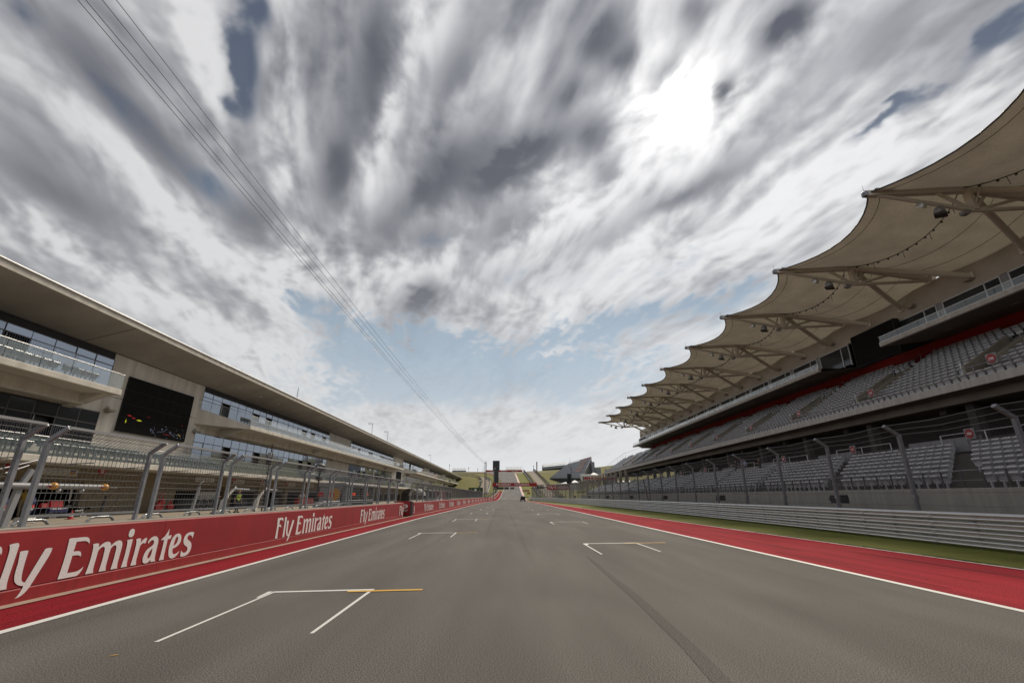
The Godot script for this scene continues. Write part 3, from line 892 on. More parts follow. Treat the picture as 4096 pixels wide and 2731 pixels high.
func wall_run(parent: Node3D, d0: float, d1: float, edges: Array) -> void:
	# one concrete wall: stone-coloured core, a plinth, and printed panels fixed to the front
	var ds := [d0]
	for e in edges:
		if e > d0 + 0.3 and e < d1 - 0.3:
			ds.append(e)
	ds.append(d1)
	var core := MB.new()
	var at := func(x: float, y: float, d: float) -> Vector3: return wall_at(d) + Vector3(x, y, 0)
	var n := 1
	for i in ds.size() - 1:
		var a: float = ds[i]
		var b: float = ds[i + 1]
		for seg in n:
			core.quad(at.call(-0.05, 0, a), at.call(-0.05, 0, b), at.call(-0.05, 1.315, b), at.call(-0.05, 1.315, a))
			core.quad(at.call(-0.05, 1.315, a), at.call(-0.05, 1.315, b), at.call(-0.72, 1.32, b), at.call(-0.72, 1.32, a))
			core.quad(at.call(-0.72, 0, b), at.call(-0.72, 0, a), at.call(-0.72, 1.30, a), at.call(-0.72, 1.30, b))
	core.quad(at.call(-0.72, 0, d0), at.call(-0.05, 0, d0), at.call(-0.05, 1.28, d0), at.call(-0.72, 1.30, d0))
	core.quad(at.call(-0.05, 0, d1), at.call(-0.72, 0, d1), at.call(-0.72, 1.30, d1), at.call(-0.05, 1.28, d1))
	part("wall_core", core, M.concrete, parent)
	for i in ds.size() - 1:
		var a: float = ds[i] + 0.006
		var b: float = ds[i + 1] - 0.006
		var m := MB.new()
		var lean := rng.randf_range(-0.003, 0.003)
		var e := 0.03
		for r in [[0.275, 1.295, 0.0, "panel"], [0.0, 0.268, 0.003, "plinth"]]:
			m = MB.new()
			var x0: float = r[2] + (lean if r[3] == "panel" else 0.0)
			m.quad(at.call(x0, r[0], a), at.call(x0, r[0], b), at.call(x0, r[1] - e, b), at.call(x0, r[1] - e, a))
			m.quad(at.call(x0, r[1] - e, a), at.call(x0, r[1] - e, b), at.call(x0 - 0.02, r[1], b), at.call(x0 - 0.02, r[1], a))
			m.quad(at.call(x0 - 0.02, r[1], a), at.call(x0 - 0.02, r[1], b), at.call(-0.049, r[1], b), at.call(-0.049, r[1], a))
			m.quad(at.call(-0.049, r[0], b), at.call(x0, r[0], b), at.call(x0, r[1] - e, b), at.call(-0.049, r[1], b))
			m.quad(at.call(x0, r[0], a), at.call(-0.049, r[0], a), at.call(-0.049, r[1], a), at.call(x0, r[1] - e, a))
			part(r[3], m, M.red_wall if r[3] == "panel" else M.red_plinth, parent)

func put_slogan(parent: Node3D, d_end: float, from := 0, to := 12, long := 6.34) -> void:
	var o := part("lettering", slogan(from, to), M.letter, parent)
	var a := wall_at(d_end - long)
	var b := wall_at(d_end)
	var dir := (b - a).normalized()
	var out := dir.cross(Vector3.UP).normalized()
	o.transform = Transform3D(Basis(dir * (b - a).length() / 6.34, Vector3.UP, out), a + out * (0.007 if d_end < 45.0 else 0.05) + Vector3.UP * 0.29)

func fence_panel(parent: Node3D, d: float, wires := true) -> void:
	var p := group_node("fence_panel", parent)
	var a := wall_at(d) + Vector3(-0.52, 1.29, 0)
	var b := wall_at(d + 2.95) + Vector3(-0.52, 1.29, 0)
	p.position = a
	var q := b - a
	var up := Vector3.UP * 1.72
	var tip := Vector3(0.36, 0.27, 0)
	for e in [Vector3.ZERO, q]:
		var m := MB.new()
		m.bar(e, e + up, 0.085, 0.085, Vector3.RIGHT)
		m.bar(e + up - tip * 0.03, e + up + tip, 0.08, 0.08)
		m.box(e + Vector3(0, 0.02, 0), Vector3(0.2, 0.04, 0.2))
		part("post", m, M.galv, p)
	var r := MB.new()
	r.bar(up + tip, q + up + tip, 0.05, 0.05)
	part("top_rail", r, M.galv_light, p)
	r = MB.new()
	r.bar(Vector3.UP * 0.22, q + Vector3.UP * 0.22, 0.05, 0.05)
	part("bottom_rail", r, M.galv, p)
	if wires:
		r = MB.new()
		for k in 24:
			var f := (k + 0.5) / 24.0
			r.tube(q * f + Vector3.UP * 0.2, q * f + up, 0.0065, 3, -1.0, false)
			r.tube(q * f + up, q * f + up + tip, 0.0065, 3, -1.0, false)
		for k in 11:
			var y := Vector3.UP * (0.22 + 1.5 * k / 10.0)
			r.tube(y, q + y, 0.0075, 3, -1.0, false)
		for k in 3:
			var y2 := up + tip * (k + 1) / 3.6
			r.tube(y2, q + y2, 0.008, 3, -1.0, false)
		stuff(part("wire_mesh", r, M.wire, p))

func hoop(d: float, n: int) -> void:
	var m := MB.new()
	var c := wall_at(d) + Vector3(-0.93, 0, 0)
	var pts := [Vector3(0, 0, 0.42), Vector3(0, 0.62, 0.42), Vector3(0, 0.70, 0.38), Vector3(0, 0.76, 0.31), Vector3(0, 0.78, 0.22), Vector3(0, 0.78, -0.22), Vector3(0, 0.76, -0.31), Vector3(0, 0.70, -0.38), Vector3(0, 0.62, -0.42), Vector3(0, 0, -0.42)]
	m.pipe(pts, 0.03, 8)
	var o := part("hoop_rail", m, M.galv_light)
	o.position = Vector3(c.x, 0.63, c.z)
	var ord := ["nearest", "second", "third", "fourth", "fifth", "sixth", "seventh", "eighth", "ninth", "tenth", "eleventh", "twelfth", "thirteenth", "fourteenth"]
	tag(o, "bent grey steel hoop behind the red pit wall, %s from the camera" % ord[n], "guard hoop", "steel hoops behind the pit wall")

func pit_wall() -> void:
	var edges := []
	for k in 36:
		edges.append(13.42 - 7.43 * 3 + 7.43 * k)
	var w := thing("pit_wall", "long red pit wall lettered with an airline slogan, from the camera to the gate", "wall")
	wall_run(w, -12.0, 45.1, edges)
	for k in 3:
		put_slogan(w, 14.72 + 11.6 * k, 0, 12, 6.34 if k else 5.98)
	put_slogan(w, 3.12)
	put_slogan(w, 49.52, 0, 3)
	w = thing("pit_wall", "red pit wall beyond the open gate, its slogan repeated down to the gantry", "wall")
	wall_run(w, 49.3, 252.0, edges)
	put_slogan(w, 49.75, 11, 12)
	for k in 15:
		put_slogan(w, 61.2 + 11.6 * k)
	# the gate leaf swung back into the opening
	var g := thing("wall_gate", "red gate leaf standing ajar in the gap of the pit wall, lettered te", "gate", Vector3(-9.35, 0, -49.2))
	var m := MB.new()
	m.bevel(Vector3(-0.06, 0.0, 0), Vector3(1.62, 1.36, 0.10), 0.01)
	var leaf := part("leaf", m, M.red_banner, g)
	leaf.position = Vector3(-1.35, 0.06, 0.12)
	m = MB.new()
	m.span(Vector3(0.28, 0.0, -0.1), Vector3(0.46, 1.4, 0.3))
	part("gate_post", m, M.dark_grey, g)
	var l := part("lettering", slogan(9, 11), M.letter, leaf)
	l.scale = Vector3(1.35, 1.05, 1)
	l.position = Vector3(-6.45, 0.40, 0.104)
	# fences, in two runs
	var f := thing("catch_fence", "grey welded mesh fence on the pit wall, near run up to the gate", "fence")
	var d := 3.04
	while d < 44.0:
		fence_panel(f, d)
		d += 3.475
	f = thing("catch_fence", "grey welded mesh fence on the far pit wall beyond the gate", "fence")
	d = 50.0
	while d < 250.0:
		fence_panel(f, d, d < 175.0)
		d += 3.475
	for i in 13:
		hoop(10.6 + 1.78 * i, i)

# ---------------------------------------------------------------- pit building (front wall at x = -29)
const BX := -29.0

func soffit_y(x: float) -> float:                           # the roof's underside rises from the wall to its edge
	return 12.05 + (x - BX) * 0.29

func pane_mesh(w: float, h: float) -> ArrayMesh:
	var m := MB.new()
	m.bevel(Vector3(0, 0, -w * 0.5), Vector3(0.03, h, w * 0.5), 0.006)
	return m.mesh()

func curtain_wall(b: Node3D, d0: float, d1: float, y0: float, rows: Array, n: int, mt: Material, doors: Array, far := false) -> void:
	var g := group_node("curtain_wall", b, Vector3(BX + 0.02, y0, -d0))
	var w := (d1 - d0) / n
	var y := 0.0
	var bars := MB.new()
	var hh := 0.0
	for h in rows:
		hh += h
	for r in rows.size():
		var h: float = rows[r]
		var ms := pane_mesh(w - 0.05, h - 0.05)
		for k in n:
			if doors.has(k) and r == 0:
				continue
			var o := part("pane", ms, mt, g)
			o.position = Vector3(rng.randf_range(0, 0.012), y + 0.025, -w * (k + 0.5))
			o.rotation = Vector3(0, rng.randf_range(-0.02, 0.02), rng.randf_range(-0.012, 0.012))
		y += h
		bars.span(Vector3(-0.04, y - 0.03, 0), Vector3(0.045, y + 0.03, -(d1 - d0)))
	for k in n + 1:
		bars.span(Vector3(-0.04, 0, -w * k + 0.025), Vector3(0.05, hh, -w * k - 0.025))
	part("mullions", bars, M.mullion, g)
	for k in doors:
		var m := MB.new()
		m.span(Vector3(-0.3, 0, -w * k - 0.05), Vector3(-0.28, rows[0] - 0.04, -w * (k + 1) + 0.05))
		part("door_opening", m, M.black, g)
		m = MB.new()
		m.span(Vector3(0, 0, 0), Vector3(0.05, rows[0] - 0.06, -0.1))
		m.span(Vector3(0, rows[0] - 0.14, 0), Vector3(0.05, rows[0] - 0.06, -w * 0.8))
		m.span(Vector3(0, 0, -w * 0.8 + 0.1), Vector3(0.05, rows[0] - 0.06, -w * 0.8))
		m.span(Vector3(0.01, 0.05, -0.1), Vector3(0.03, rows[0] - 0.14, -w * 0.72))
		var o := part("door", m, M.off_white, g)
		o.position = Vector3(0.02, 0, -w * k - w * 0.1)
		o.rotation.y = 0.9

func balcony(b: Node3D, d0: float, d1: float, y: float, x: float, seats_d0: float, seats_d1: float) -> void:
	# a slab with a glass parapet, raked rows of seats behind it
	var g := group_node("balcony", b)
	var m := MB.new()
	m.bevel(Vector3(BX, y - 0.28, -d1), Vector3(x, y + 0.1, -d0), 0.03)
	if y > 6.0:
		m.span(Vector3(BX + 0.3, y - 0.95, -d1 + 0.2), Vector3(BX + 1.0, y - 0.28, -d0 - 0.2))
	part("slab", m, M.render, g)
	m = MB.new()
	m.span(Vector3(BX, y + 0.101, -d1 + 0.3), Vector3(x - 0.2, y + 0.12, -d0 - 0.3))
	m.span(Vector3(BX, y + 0.12, -d1 + 0.3), Vector3(BX + 1.9, y + 0.36, -d0 - 0.3))
	part("terrace", m, M.deck, g)
	var n := int((d1 - d0) / 1.9)
	var w := (d1 - d0) / n
	m = MB.new()
	m.span(Vector3(-0.012, 0, -w * 0.5 + 0.02), Vector3(0.012, 0.98, w * 0.5 - 0.02))
	var ms := m.mesh()
	for k in n:
		var o := part("glass_panel", ms, M.glass_rail, g)
		o.position = Vector3(x - 0.08, y + 0.10, -d0 - w * (k + 0.5))
	m = MB.new()
	m.tube(Vector3(x - 0.08, y + 1.12, -d0), Vector3(x - 0.08, y + 1.12, -d1), 0.03, 6)
	part("handrail", m, M.galv_light, g)
	# seats in three rows
	var pts := []
	for r in 2:
		var q := seats_d0
		while q < seats_d1:
			if fmod(q - seats_d0, 9.0) < 7.9:
				pts.append(Vector3(x - 0.75 - 0.85 * r, y + 0.12 + 0.24 * r, -q))
			q += 0.56
	seat_mass(g, pts, PI / 2, M.balcony_seat)

func seat_mass(parent: Node3D, pts: Array, turn: float, mt: Material) -> MultiMeshInstance3D:
	var mm := MultiMesh.new()
	mm.transform_format = MultiMesh.TRANSFORM_3D
	mm.mesh = seat_mesh()
	mm.instance_count = pts.size()
	for i in pts.size():
		mm.set_instance_transform(i, Transform3D(Basis(Vector3.UP, turn + rng.randf_range(-0.03, 0.03)), pts[i]))
	var o := MultiMeshInstance3D.new()
	o.name = named("seats", parent)
	o.multimesh = mm
	o.material_override = mt
	parent.add_child(o, true)
	stuff(o)
	return o

var seat_cache: ArrayMesh
func seat_mesh() -> ArrayMesh:                              # a folding plastic seat whose sitter looks along +x... turned by its placer
	if seat_cache:
		return seat_cache
	var m := MB.new()
	# one rounded shell: the folded pan bulging in front of the back, rolled over at the top
	var pr := [Vector2(-0.02, 0.34), Vector2(-0.01, 0.59), Vector2(0.09, 0.635), Vector2(0.125, 0.685), Vector2(0.08, 0.745), Vector2(0.0, 0.77), Vector2(-0.08, 0.73), Vector2(-0.08, 0.34)]
	var nr := []
	for i in pr.size():
		var t: Vector2 = pr[mini(i + 1, pr.size() - 1)] - pr[maxi(i - 1, 0)]
		nr.append(Vector3(0, -t.x, t.y).normalized())
	var w := 0.22
	for i in pr.size() - 1:
		var a := Vector3(-w, pr[i].y, pr[i].x)
		var b := Vector3(w, pr[i].y, pr[i].x)
		var c := Vector3(w, pr[i + 1].y, pr[i + 1].x)
		var d := Vector3(-w, pr[i + 1].y, pr[i + 1].x)
		m.quad_n(a, b, c, d, nr[i], nr[i], nr[i + 1], nr[i + 1])
		var mid := Vector3(0, 0.45, 0.0)
		m.tri(b, Vector3(w, mid.y, mid.z), c)
		m.tri(d, Vector3(-w, mid.y, mid.z), a)
	m.box(Vector3(0, 0.17, 0.0), Vector3(0.06, 0.36, 0.08))
	seat_cache = m.mesh()
	return seat_cache

func pit_building() -> void:
	var b := thing("pit_building", "long cream three-storey pit building with glazed suites and an oversailing roof", "building")
	var m := MB.new()
	# roof: a thin upturned plate
	var e := -25.6
	var z0 := 12.0
	var z1 := -326.0
	m.quad(Vector3(BX - 12, 12.03, z0), Vector3(BX - 12, 12.03, z1), Vector3(BX, 12.05, z1), Vector3(BX, 12.05, z0))
	m.quad(Vector3(BX, 12.05, z0), Vector3(BX, 12.05, z1), Vector3(e, soffit_y(e), z1), Vector3(e, soffit_y(e), z0))
	part("soffit", m, M.soffit, b)
	m = MB.new()
	m.quad(Vector3(e, soffit_y(e), z0), Vector3(e, soffit_y(e), z1), Vector3(e + 0.02, soffit_y(e) + 0.34, z1), Vector3(e + 0.02, soffit_y(e) + 0.34, z0))
	m.quad(Vector3(e + 0.02, soffit_y(e) + 0.34, z0), Vector3(e + 0.02, soffit_y(e) + 0.34, z1), Vector3(BX - 12, 13.2, z1), Vector3(BX - 12, 13.2, z0))
	m.tri(Vector3(e, soffit_y(e), z1), Vector3(BX, 12.05, z1), Vector3(e, soffit_y(e) + 0.34, z1))
	m.quad(Vector3(BX, 12.05, z1), Vector3(BX - 12, 12.05, z1), Vector3(BX - 12, 13.2, z1), Vector3(e, soffit_y(e) + 0.34, z1))
	part("roof", m, M.render, b)
	m = MB.new()
	m.tube(Vector3(e + 0.05, soffit_y(e) + 0.40, z0), Vector3(e + 0.05, soffit_y(e) + 0.40, z1), 0.07, 6)
	part("roof_edge_trim", m, M.metal_roof, b)
	m = MB.new()
	for k in 6:
		var z := -30.5 - 46.0 * k
		m.bar(Vector3(BX + 0.02, soffit_y(BX) - 0.004, z), Vector3(e, soffit_y(e) - 0.004, z), 0.05, 0.012)
	m.bar(Vector3(BX + 0.05, 12.04, z0), Vector3(BX + 0.05, 12.04, z1), 0.08, 0.05)
	part("soffit_joint", m, M.mullion, b)
	# downlights set in the soffit
	m = MB.new()
	m.lathe(Vector3.ZERO, [Vector2(0.0, -0.03), Vector2(0.16, -0.03), Vector2(0.19, -0.01), Vector2(0.19, 0.03)], 12)
	var dl := m.mesh()
	for k in 26:
		var o := part("downlight", dl, M.off_white, b)
		o.position = Vector3(BX + 1.7, soffit_y(BX + 1.7) - 0.005, -47.0 - 4.4 * k)
	# solid wall between the bays of glass, floors 1 and 2
	var bays := [[-12.0, 33.35], [44.2, 78.5], [90.1, 126.5], [140.0, 178.9], [191.9, 234.0], [249.0, 290.0]]
	var solid := []
	for k in bays.size() - 1:
		solid.append([bays[k][1], bays[k + 1][0]])
	solid.append([290.0, 315.0])
	for k in solid.size():
		var s = solid[k]
		m = MB.new()
		var mid: float = (s[0] + s[1]) * 0.5
		# two slabs with a fine joint between
		for pr in [[s[0], s[0] + 2.0], [s[0] + 2.03, s[1] - 2.0], [s[1] - 1.97, s[1]]]:
			for ly in [[4.1, 8.86], [8.89, 12.05]]:
				m.bevel(Vector3(BX - 0.4, ly[0], -pr[1]), Vector3(BX + 0.06, ly[1], -pr[0]), 0.012)
		part("wall_panel", m, M.render, b)
	# bands above and below the glass
	for s in bays:
		m = MB.new()
		m.span(Vector3(BX - 0.35, 7.6, -s[1]), Vector3(BX + 0.03, 8.9, -s[0]))
		m.span(Vector3(BX - 0.35, 4.0, -s[1]), Vector3(BX + 0.03, 5.0, -s[0]))
		part("spandrel", m, M.render, b)
		m = MB.new()
		m.span(Vector3(BX - 0.3, 11.52, -s[1]), Vector3(BX + 0.0, 12.04, -s[0]))
		part("blind_band", m, M.dark_band, b)
	# back and inside
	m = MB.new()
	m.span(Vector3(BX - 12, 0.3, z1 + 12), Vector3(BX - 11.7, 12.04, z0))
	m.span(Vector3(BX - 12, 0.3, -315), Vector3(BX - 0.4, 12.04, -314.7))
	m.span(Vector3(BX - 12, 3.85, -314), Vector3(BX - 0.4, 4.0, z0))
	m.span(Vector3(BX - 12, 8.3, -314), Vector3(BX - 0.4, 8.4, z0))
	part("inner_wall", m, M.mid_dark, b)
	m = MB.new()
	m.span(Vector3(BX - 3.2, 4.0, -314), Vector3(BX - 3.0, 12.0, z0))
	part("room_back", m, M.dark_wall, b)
	# glass
	for k in bays.size():
		var s = bays[k]
		var n := [29, 22, 23, 13, 14, 14][k] as int
		var up := [1.75, 0.48] if k < 3 else [2.2]
		var lo := [1.75, 0.85] if k < 3 else [2.6]
		var drs := [[24, 18], [2, 6, 8, 15, 17, 20], [3, 8, 9, 15, 16, 20], [3], [5], [4]][k] as Array
		var drs2 := [[26], [3, 7, 9, 15, 17, 20], [4, 6, 12, 13], [], [], []][k] as Array
		curtain_wall(b, s[0], s[1], 9.3, up, n, M.glass, drs, k > 2)
		curtain_wall(b, s[0], s[1], 5.0, lo, n, M.glass_dark if k == 0 else M.glass, drs2, k > 2)
	# balconies
	balcony(b, -12, 31.1, 8.65, -25.9, -8, 30.0)
	balcony(b, 47.9, 127.0, 8.7, -25.9, 49.0, 125)
	balcony(b, 146.0, 238.0, 8.75, -25.9, 148, 236)
	balcony(b, 246.0, 318.0, 8.75, -25.9, 250, 300)
	balcony(b, -12, 332.0, 4.0, -25.9, -8, 300)
	# cheek walls where a balcony meets the wall at a slant
	for s in [[47.9, 43.7], [146.0, 140.2], [246.0, 241.0]]:
		var ck := MB.new()
		var p := Vector3(-25.93, 8.42, -s[0])
		var q := Vector3(BX + 0.06, 8.35, -s[1])
		var w := Vector3(-0.1, 0, -0.12)
		ck.quad(q, p, p + Vector3(0, 0.38, 0), q + Vector3(0, 1.5, 0))
		ck.quad(p + w, q + w, q + w + Vector3(0, 1.5, 0), p + w + Vector3(0, 0.38, 0))
		ck.quad(q + Vector3(0, 1.5, 0), p + Vector3(0, 0.38, 0), p + w + Vector3(0, 0.38, 0), q + w + Vector3(0, 1.5, 0))
		ck.tri(q, Vector3(BX + 0.06, 8.4, -s[0]), p)
		part("cheek_wall", ck, M.render, b)
		ck = MB.new()
		ck.quad(q + Vector3(0.03, 1.5, 0), p + Vector3(0.03, 0.38, 0), p + Vector3(0.03, 1.45, 0), q + Vector3(0.03, 2.3, 0))
		part("cheek_glass", ck, M.glass_rail, b)
		ck = MB.new()
		ck.tube(q + Vector3(0.03, 2.32, 0), p + Vector3(0.03, 1.47, 0), 0.03, 6)
		part("handrail", ck, M.galv, b)
	for s in [31.1, 48.0, 70.0, 92.0, 114.0]:
		m = MB.new()
		m.prism_z([Vector2(BX, 7.5), Vector2(BX + 0.9, 7.75), Vector2(-26.5, 8.36), Vector2(BX, 8.36)], -s - 0.35 if s > 40 else -s + 0.05, -s if s > 40 else -s + 0.7)
		part("bracket", m, M.render, b)
	# railings on the upper floor, near left
	m = MB.new()
	for s in [[14.0, 24.6], [24.9, 27.9], [28.2, 29.6]]:
		for y in [9.75, 10.75]:
			m.tube(Vector3(BX + 1.0, y, -s[0]), Vector3(BX + 1.0, y, -s[1]), 0.025, 6)
		var q: float = s[0]
		while q <= s[1]:
			m.tube(Vector3(BX + 1.0, 9.7, -q), Vector3(BX + 1.0, 10.75, -q), 0.012, 4)
			q += 0.14
	for s in [[20.0, 30.5], [108.0, 124.0]]:
		var yb: float = 5.1 if s[0] < 50 else 9.7
		for y in [yb, yb + 1.0]:
			m.tube(Vector3(BX + 1.1, y, -s[0]), Vector3(BX + 1.1, y, -s[1]), 0.025, 6)
		var q: float = s[0]
		while q <= s[1]:
			m.tube(Vector3(BX + 1.1, yb, -q), Vector3(BX + 1.1, yb + 1.0, -q), 0.012, 4)
			q += 0.14
	part("railing", m, M.galv, b)
	# the big screen and the small ones
	for s in [[35.0, 42.72, 6.53, 10.68], [131.5, 137.5, 5.0, 8.4], [240.5, 245.0, 5.2, 8.0]]:
		var sc := group_node("wall_screen", b)
		m = MB.new()
		m.bevel(Vector3(BX + 0.06, s[2], -s[1]), Vector3(BX + 0.22, s[3], -s[0]), 0.02)
		part("casing", m, M.black, sc)
		m = MB.new()
		var nc := 8 if s[0] < 50 else 3
		var nr := 4 if s[0] < 50 else 2
		for i in nc:
			for j in nr:
				var zz := lerpf(s[0], s[1], i / float(nc))
				var ze := lerpf(s[0], s[1], (i + 1) / float(nc)) - 0.01
				var ya := lerpf(s[2], s[3], j / float(nr))
				var yb := lerpf(s[2], s[3], (j + 1) / float(nr)) - 0.01
				m.span(Vector3(BX + 0.221, ya + 0.01, -ze), Vector3(BX + 0.235, yb, -zz - 0.01))
		part("display_tiles", m, M.screen, sc)
		if s[0] < 50:
			screen_glow(sc)
	# bulkhead lamps beside the screen
	for s in [[33.9, 7.75], [44.0, 7.55], [80.0, 7.6], [91.5, 10.6]]:
		m = MB.new()
		m.bevel(Vector3(BX + 0.06, s[1], -s[0] - 0.3), Vector3(BX + 0.46, s[1] + 0.2, -s[0] + 0.3), 0.06)
		m.span(Vector3(BX + 0.06, s[1] - 0.08, -s[0] - 0.12), Vector3(BX + 0.12, s[1] + 0.35, -s[0] + 0.12))
		part("bulkhead_light", m, M.concrete, b)
	garages(b)
	# aerials on the roof edge
	m = MB.new()
	var base := Vector3(-25.7, 13.3, -57.0)
	m.tube(base, base + Vector3(0, 1.6, 0), 0.025, 5)
	for k in 4:
		m.tube(base + Vector3(-0.12, 0.5 + 0.28 * k, 0), base + Vector3(0.12, 0.55 + 0.28 * k, 0), 0.02, 4)
	part("aerial", m, M.dark_grey, b)
	for s in [[92.0, 2.3], [105.0, 2.4], [172.0, 2.8]]:
		m = MB.new()
		base = Vector3(-25.7, 13.3, -s[0])
		m.tube(base, base + Vector3(0, s[1], 0), 0.04, 5)
		m.tube(base + Vector3(-0.9, s[1], 0), base + Vector3(0.1, s[1], 0), 0.03, 4)
		for k in 3:
			m.tube(base + Vector3(-0.8 + 0.25 * k, s[1] - 0.25, 0), base + Vector3(-0.8 + 0.25 * k, s[1] + 0.25, 0), 0.02, 4)
		part("aerial", m, M.dark_grey, b)
	for k in 14:
		m = MB.new()
		m.tube(Vector3(-25.65, 13.38, -12.0 - 8.0 * k), Vector3(-25.65, 13.72, -12.0 - 8.0 * k), 0.012, 4)
		part("lightning_rod", m, M.galv, b)

func screen_glow(sc: Node3D) -> void:
	# the few lit patches the big screen shows
	var x := BX + 0.238
	for s in [["red_glow", M.lit_red, [[35.85, 7.78, 0.55, 0.10], [36.3, 7.66, 0.4, 0.10], [37.8, 7.98, 0.5, 0.03], [40.3, 6.88, 1.3, 0.03], [41.9, 7.86, 0.3, 0.04], [42.0, 7.0, 0.12, 0.08]]],
			["yellow_glow", M.lit_yellow, [[36.9, 7.56, 0.62, 0.13], [35.62, 7.3, 0.12, 0.34], [41.9, 6.98, 0.2, 0.05], [41.7, 7.05, 0.1, 0.1]]]]:
		var m := MB.new()
		for q in s[2]:
			var z: float = -q[0]
			m.quad(Vector3(x, q[1], z + q[2] * 0.5), Vector3(x, q[1] - q[3] * 0.4, z), Vector3(x, q[1], z - q[2] * 0.5), Vector3(x, q[1] + q[3] * 0.6, z))
		part(s[0], m, s[1], sc)
	var m := MB.new()
	for k in 55:
		var z := -38.2 - 4.3 * rng.randf()
		var y := (7.0 + 0.22 * rng.randfn()) if k < 60 else (8.3 + 0.12 * rng.randfn())
		var s := rng.randf_range(0.012, 0.035)
		m.quad(Vector3(x, y, z + s), Vector3(x, y - s * 0.6, z), Vector3(x, y, z - s), Vector3(x, y + s * 1.1, z))
	part("white_glow", m, M.lit_white, sc)

func garages(b: Node3D) -> void:
	# a coursed stone wall with a row of open garages
	var doors := []
	for s in [[-4.0, 2.4], [3.0, 9.4], [10.0, 16.4], [17.4, 23.6], [24.6, 33.9], [43.4, 50.9], [52.4, 58.0], [59.4, 65.0], [66.0, 71.6]]:
		doors.append(s)
	var q := 73.0
	while q < 300:
		doors.append([q, q + 5.6])
		q += 6.75
	var top := 2.82
	var wall := MB.new()
	var stone := MB.new()
	var prev := -12.0
	for s in doors + [[312.0, 314.0]]:
		wall.span(Vector3(BX - 0.5, 0.5, -s[0]), Vector3(BX, 3.95, -prev))
		if prev > 15.0 and prev < 110.0:
			courses(stone, prev, s[0], 0.62, top)
		prev = s[1]
		wall.span(Vector3(BX - 0.5, top, -s[1]), Vector3(BX, 3.95, -s[0]))
	courses(stone, 14.0, 112.0, top + 0.002, 3.86)
	part("garage_wall", wall, M.mortar, b)
	stuff(part("stone_course", stone, M.stone, b))
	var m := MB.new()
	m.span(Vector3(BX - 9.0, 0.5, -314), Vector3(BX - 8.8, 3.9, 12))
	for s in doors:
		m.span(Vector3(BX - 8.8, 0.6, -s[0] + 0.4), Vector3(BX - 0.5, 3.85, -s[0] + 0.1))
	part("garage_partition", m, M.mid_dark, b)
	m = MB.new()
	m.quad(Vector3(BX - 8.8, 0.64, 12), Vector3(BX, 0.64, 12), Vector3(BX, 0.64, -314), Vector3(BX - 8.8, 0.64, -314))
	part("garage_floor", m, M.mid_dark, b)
	# roller doors rolled up under each lintel
	for i in doors.size():
		var s = doors[i]
		if s[0] < 15.0:
			continue
		var r := MB.new()
		for k in 3:
			r.bevel(Vector3(BX - 0.3, top - 0.16 * (k + 1), -s[1] + 0.04), Vector3(BX - 0.22, top - 0.16 * k - 0.012, -s[0] - 0.04), 0.012)
		part("roller_door", r, M.grey_clad if i != 5 else M.stone, b)
	# number discs and name boards
	var nums := [[21.9, "4"], [28.55, "5"], [34.95, "6"], [52.15, "7"], [58.4, "8"], [65.2, "9"], [72.0, "10"], [79.0, "11"], [86.0, "12"], [93.0, "13"], [100.0, "14"], [107.0, "15"]]
	for s in nums:
		var g := group_node("garage_number", b, Vector3(BX + 0.03, 3.72, -s[0]))
		m = MB.new()
		m.lathe(Vector3.ZERO, [Vector2(0.0, 0.0), Vector2(0.40, 0.0), Vector2(0.42, 0.02), Vector2(0.42, 0.05), Vector2(0.40, 0.06), Vector2(0, 0.06)], 24, Basis(Vector3(0, -1, 0), Vector3(1, 0, 0), Vector3(0, 0, 1)))
		part("disc", m, M.red_banner, g)
		words(s[1], 0.62, M.letter, g, Vector3(0.068, 0.0, 0), PI / 2)
	for s in [[30.4, 33.0], [45.7, 48.7], [52.2, 54.3], [58.0, 60.2], [65.6, 67.8], [72.5, 74.5], [79.5, 81.5], [86.4, 88.4], [93.5, 95.5]]:
		var g := group_node("name_board", b, Vector3(BX + 0.02, 3.40, -(s[0] + s[1]) * 0.5))
		var w: float = s[1] - s[0]
		m = MB.new()
		m.bevel(Vector3(0, -0.24, -w * 0.5), Vector3(0.05, 0.24, w * 0.5), 0.01)
		part("board", m, M.off_white, g)
		m = MB.new()
		for k in (1 if s[0] < 40 else 2):
			m.span(Vector3(0.051, 0.04 - 0.13 * k, w * 0.36), Vector3(0.054, 0.10 - 0.13 * k, -w * (0.12 if s[0] < 40 else 0.3)))
		part("name_line", m, M.grey, g)
		if s[0] < 40:
			for f in [[0.055, M.black], [-0.035, M.red], [-0.125, M.gold]]:
				m = MB.new()
				m.span(Vector3(0.051, f[0], -w * 0.28), Vector3(0.055, f[0] + 0.088, -w * 0.44))
				part("flag_stripe", m, f[1], g)
	# pole lights that stick out over the garages
	for k in 9:
		m = MB.new()
		m.tube(Vector3(BX + 3.0, 3.72, -20.0 - 4.4 * k), Vector3(BX + 4.3, 3.80, -20.3 - 4.4 * k), 0.03, 5)
		part("bracket_arm", m, M.dark_grey, b)

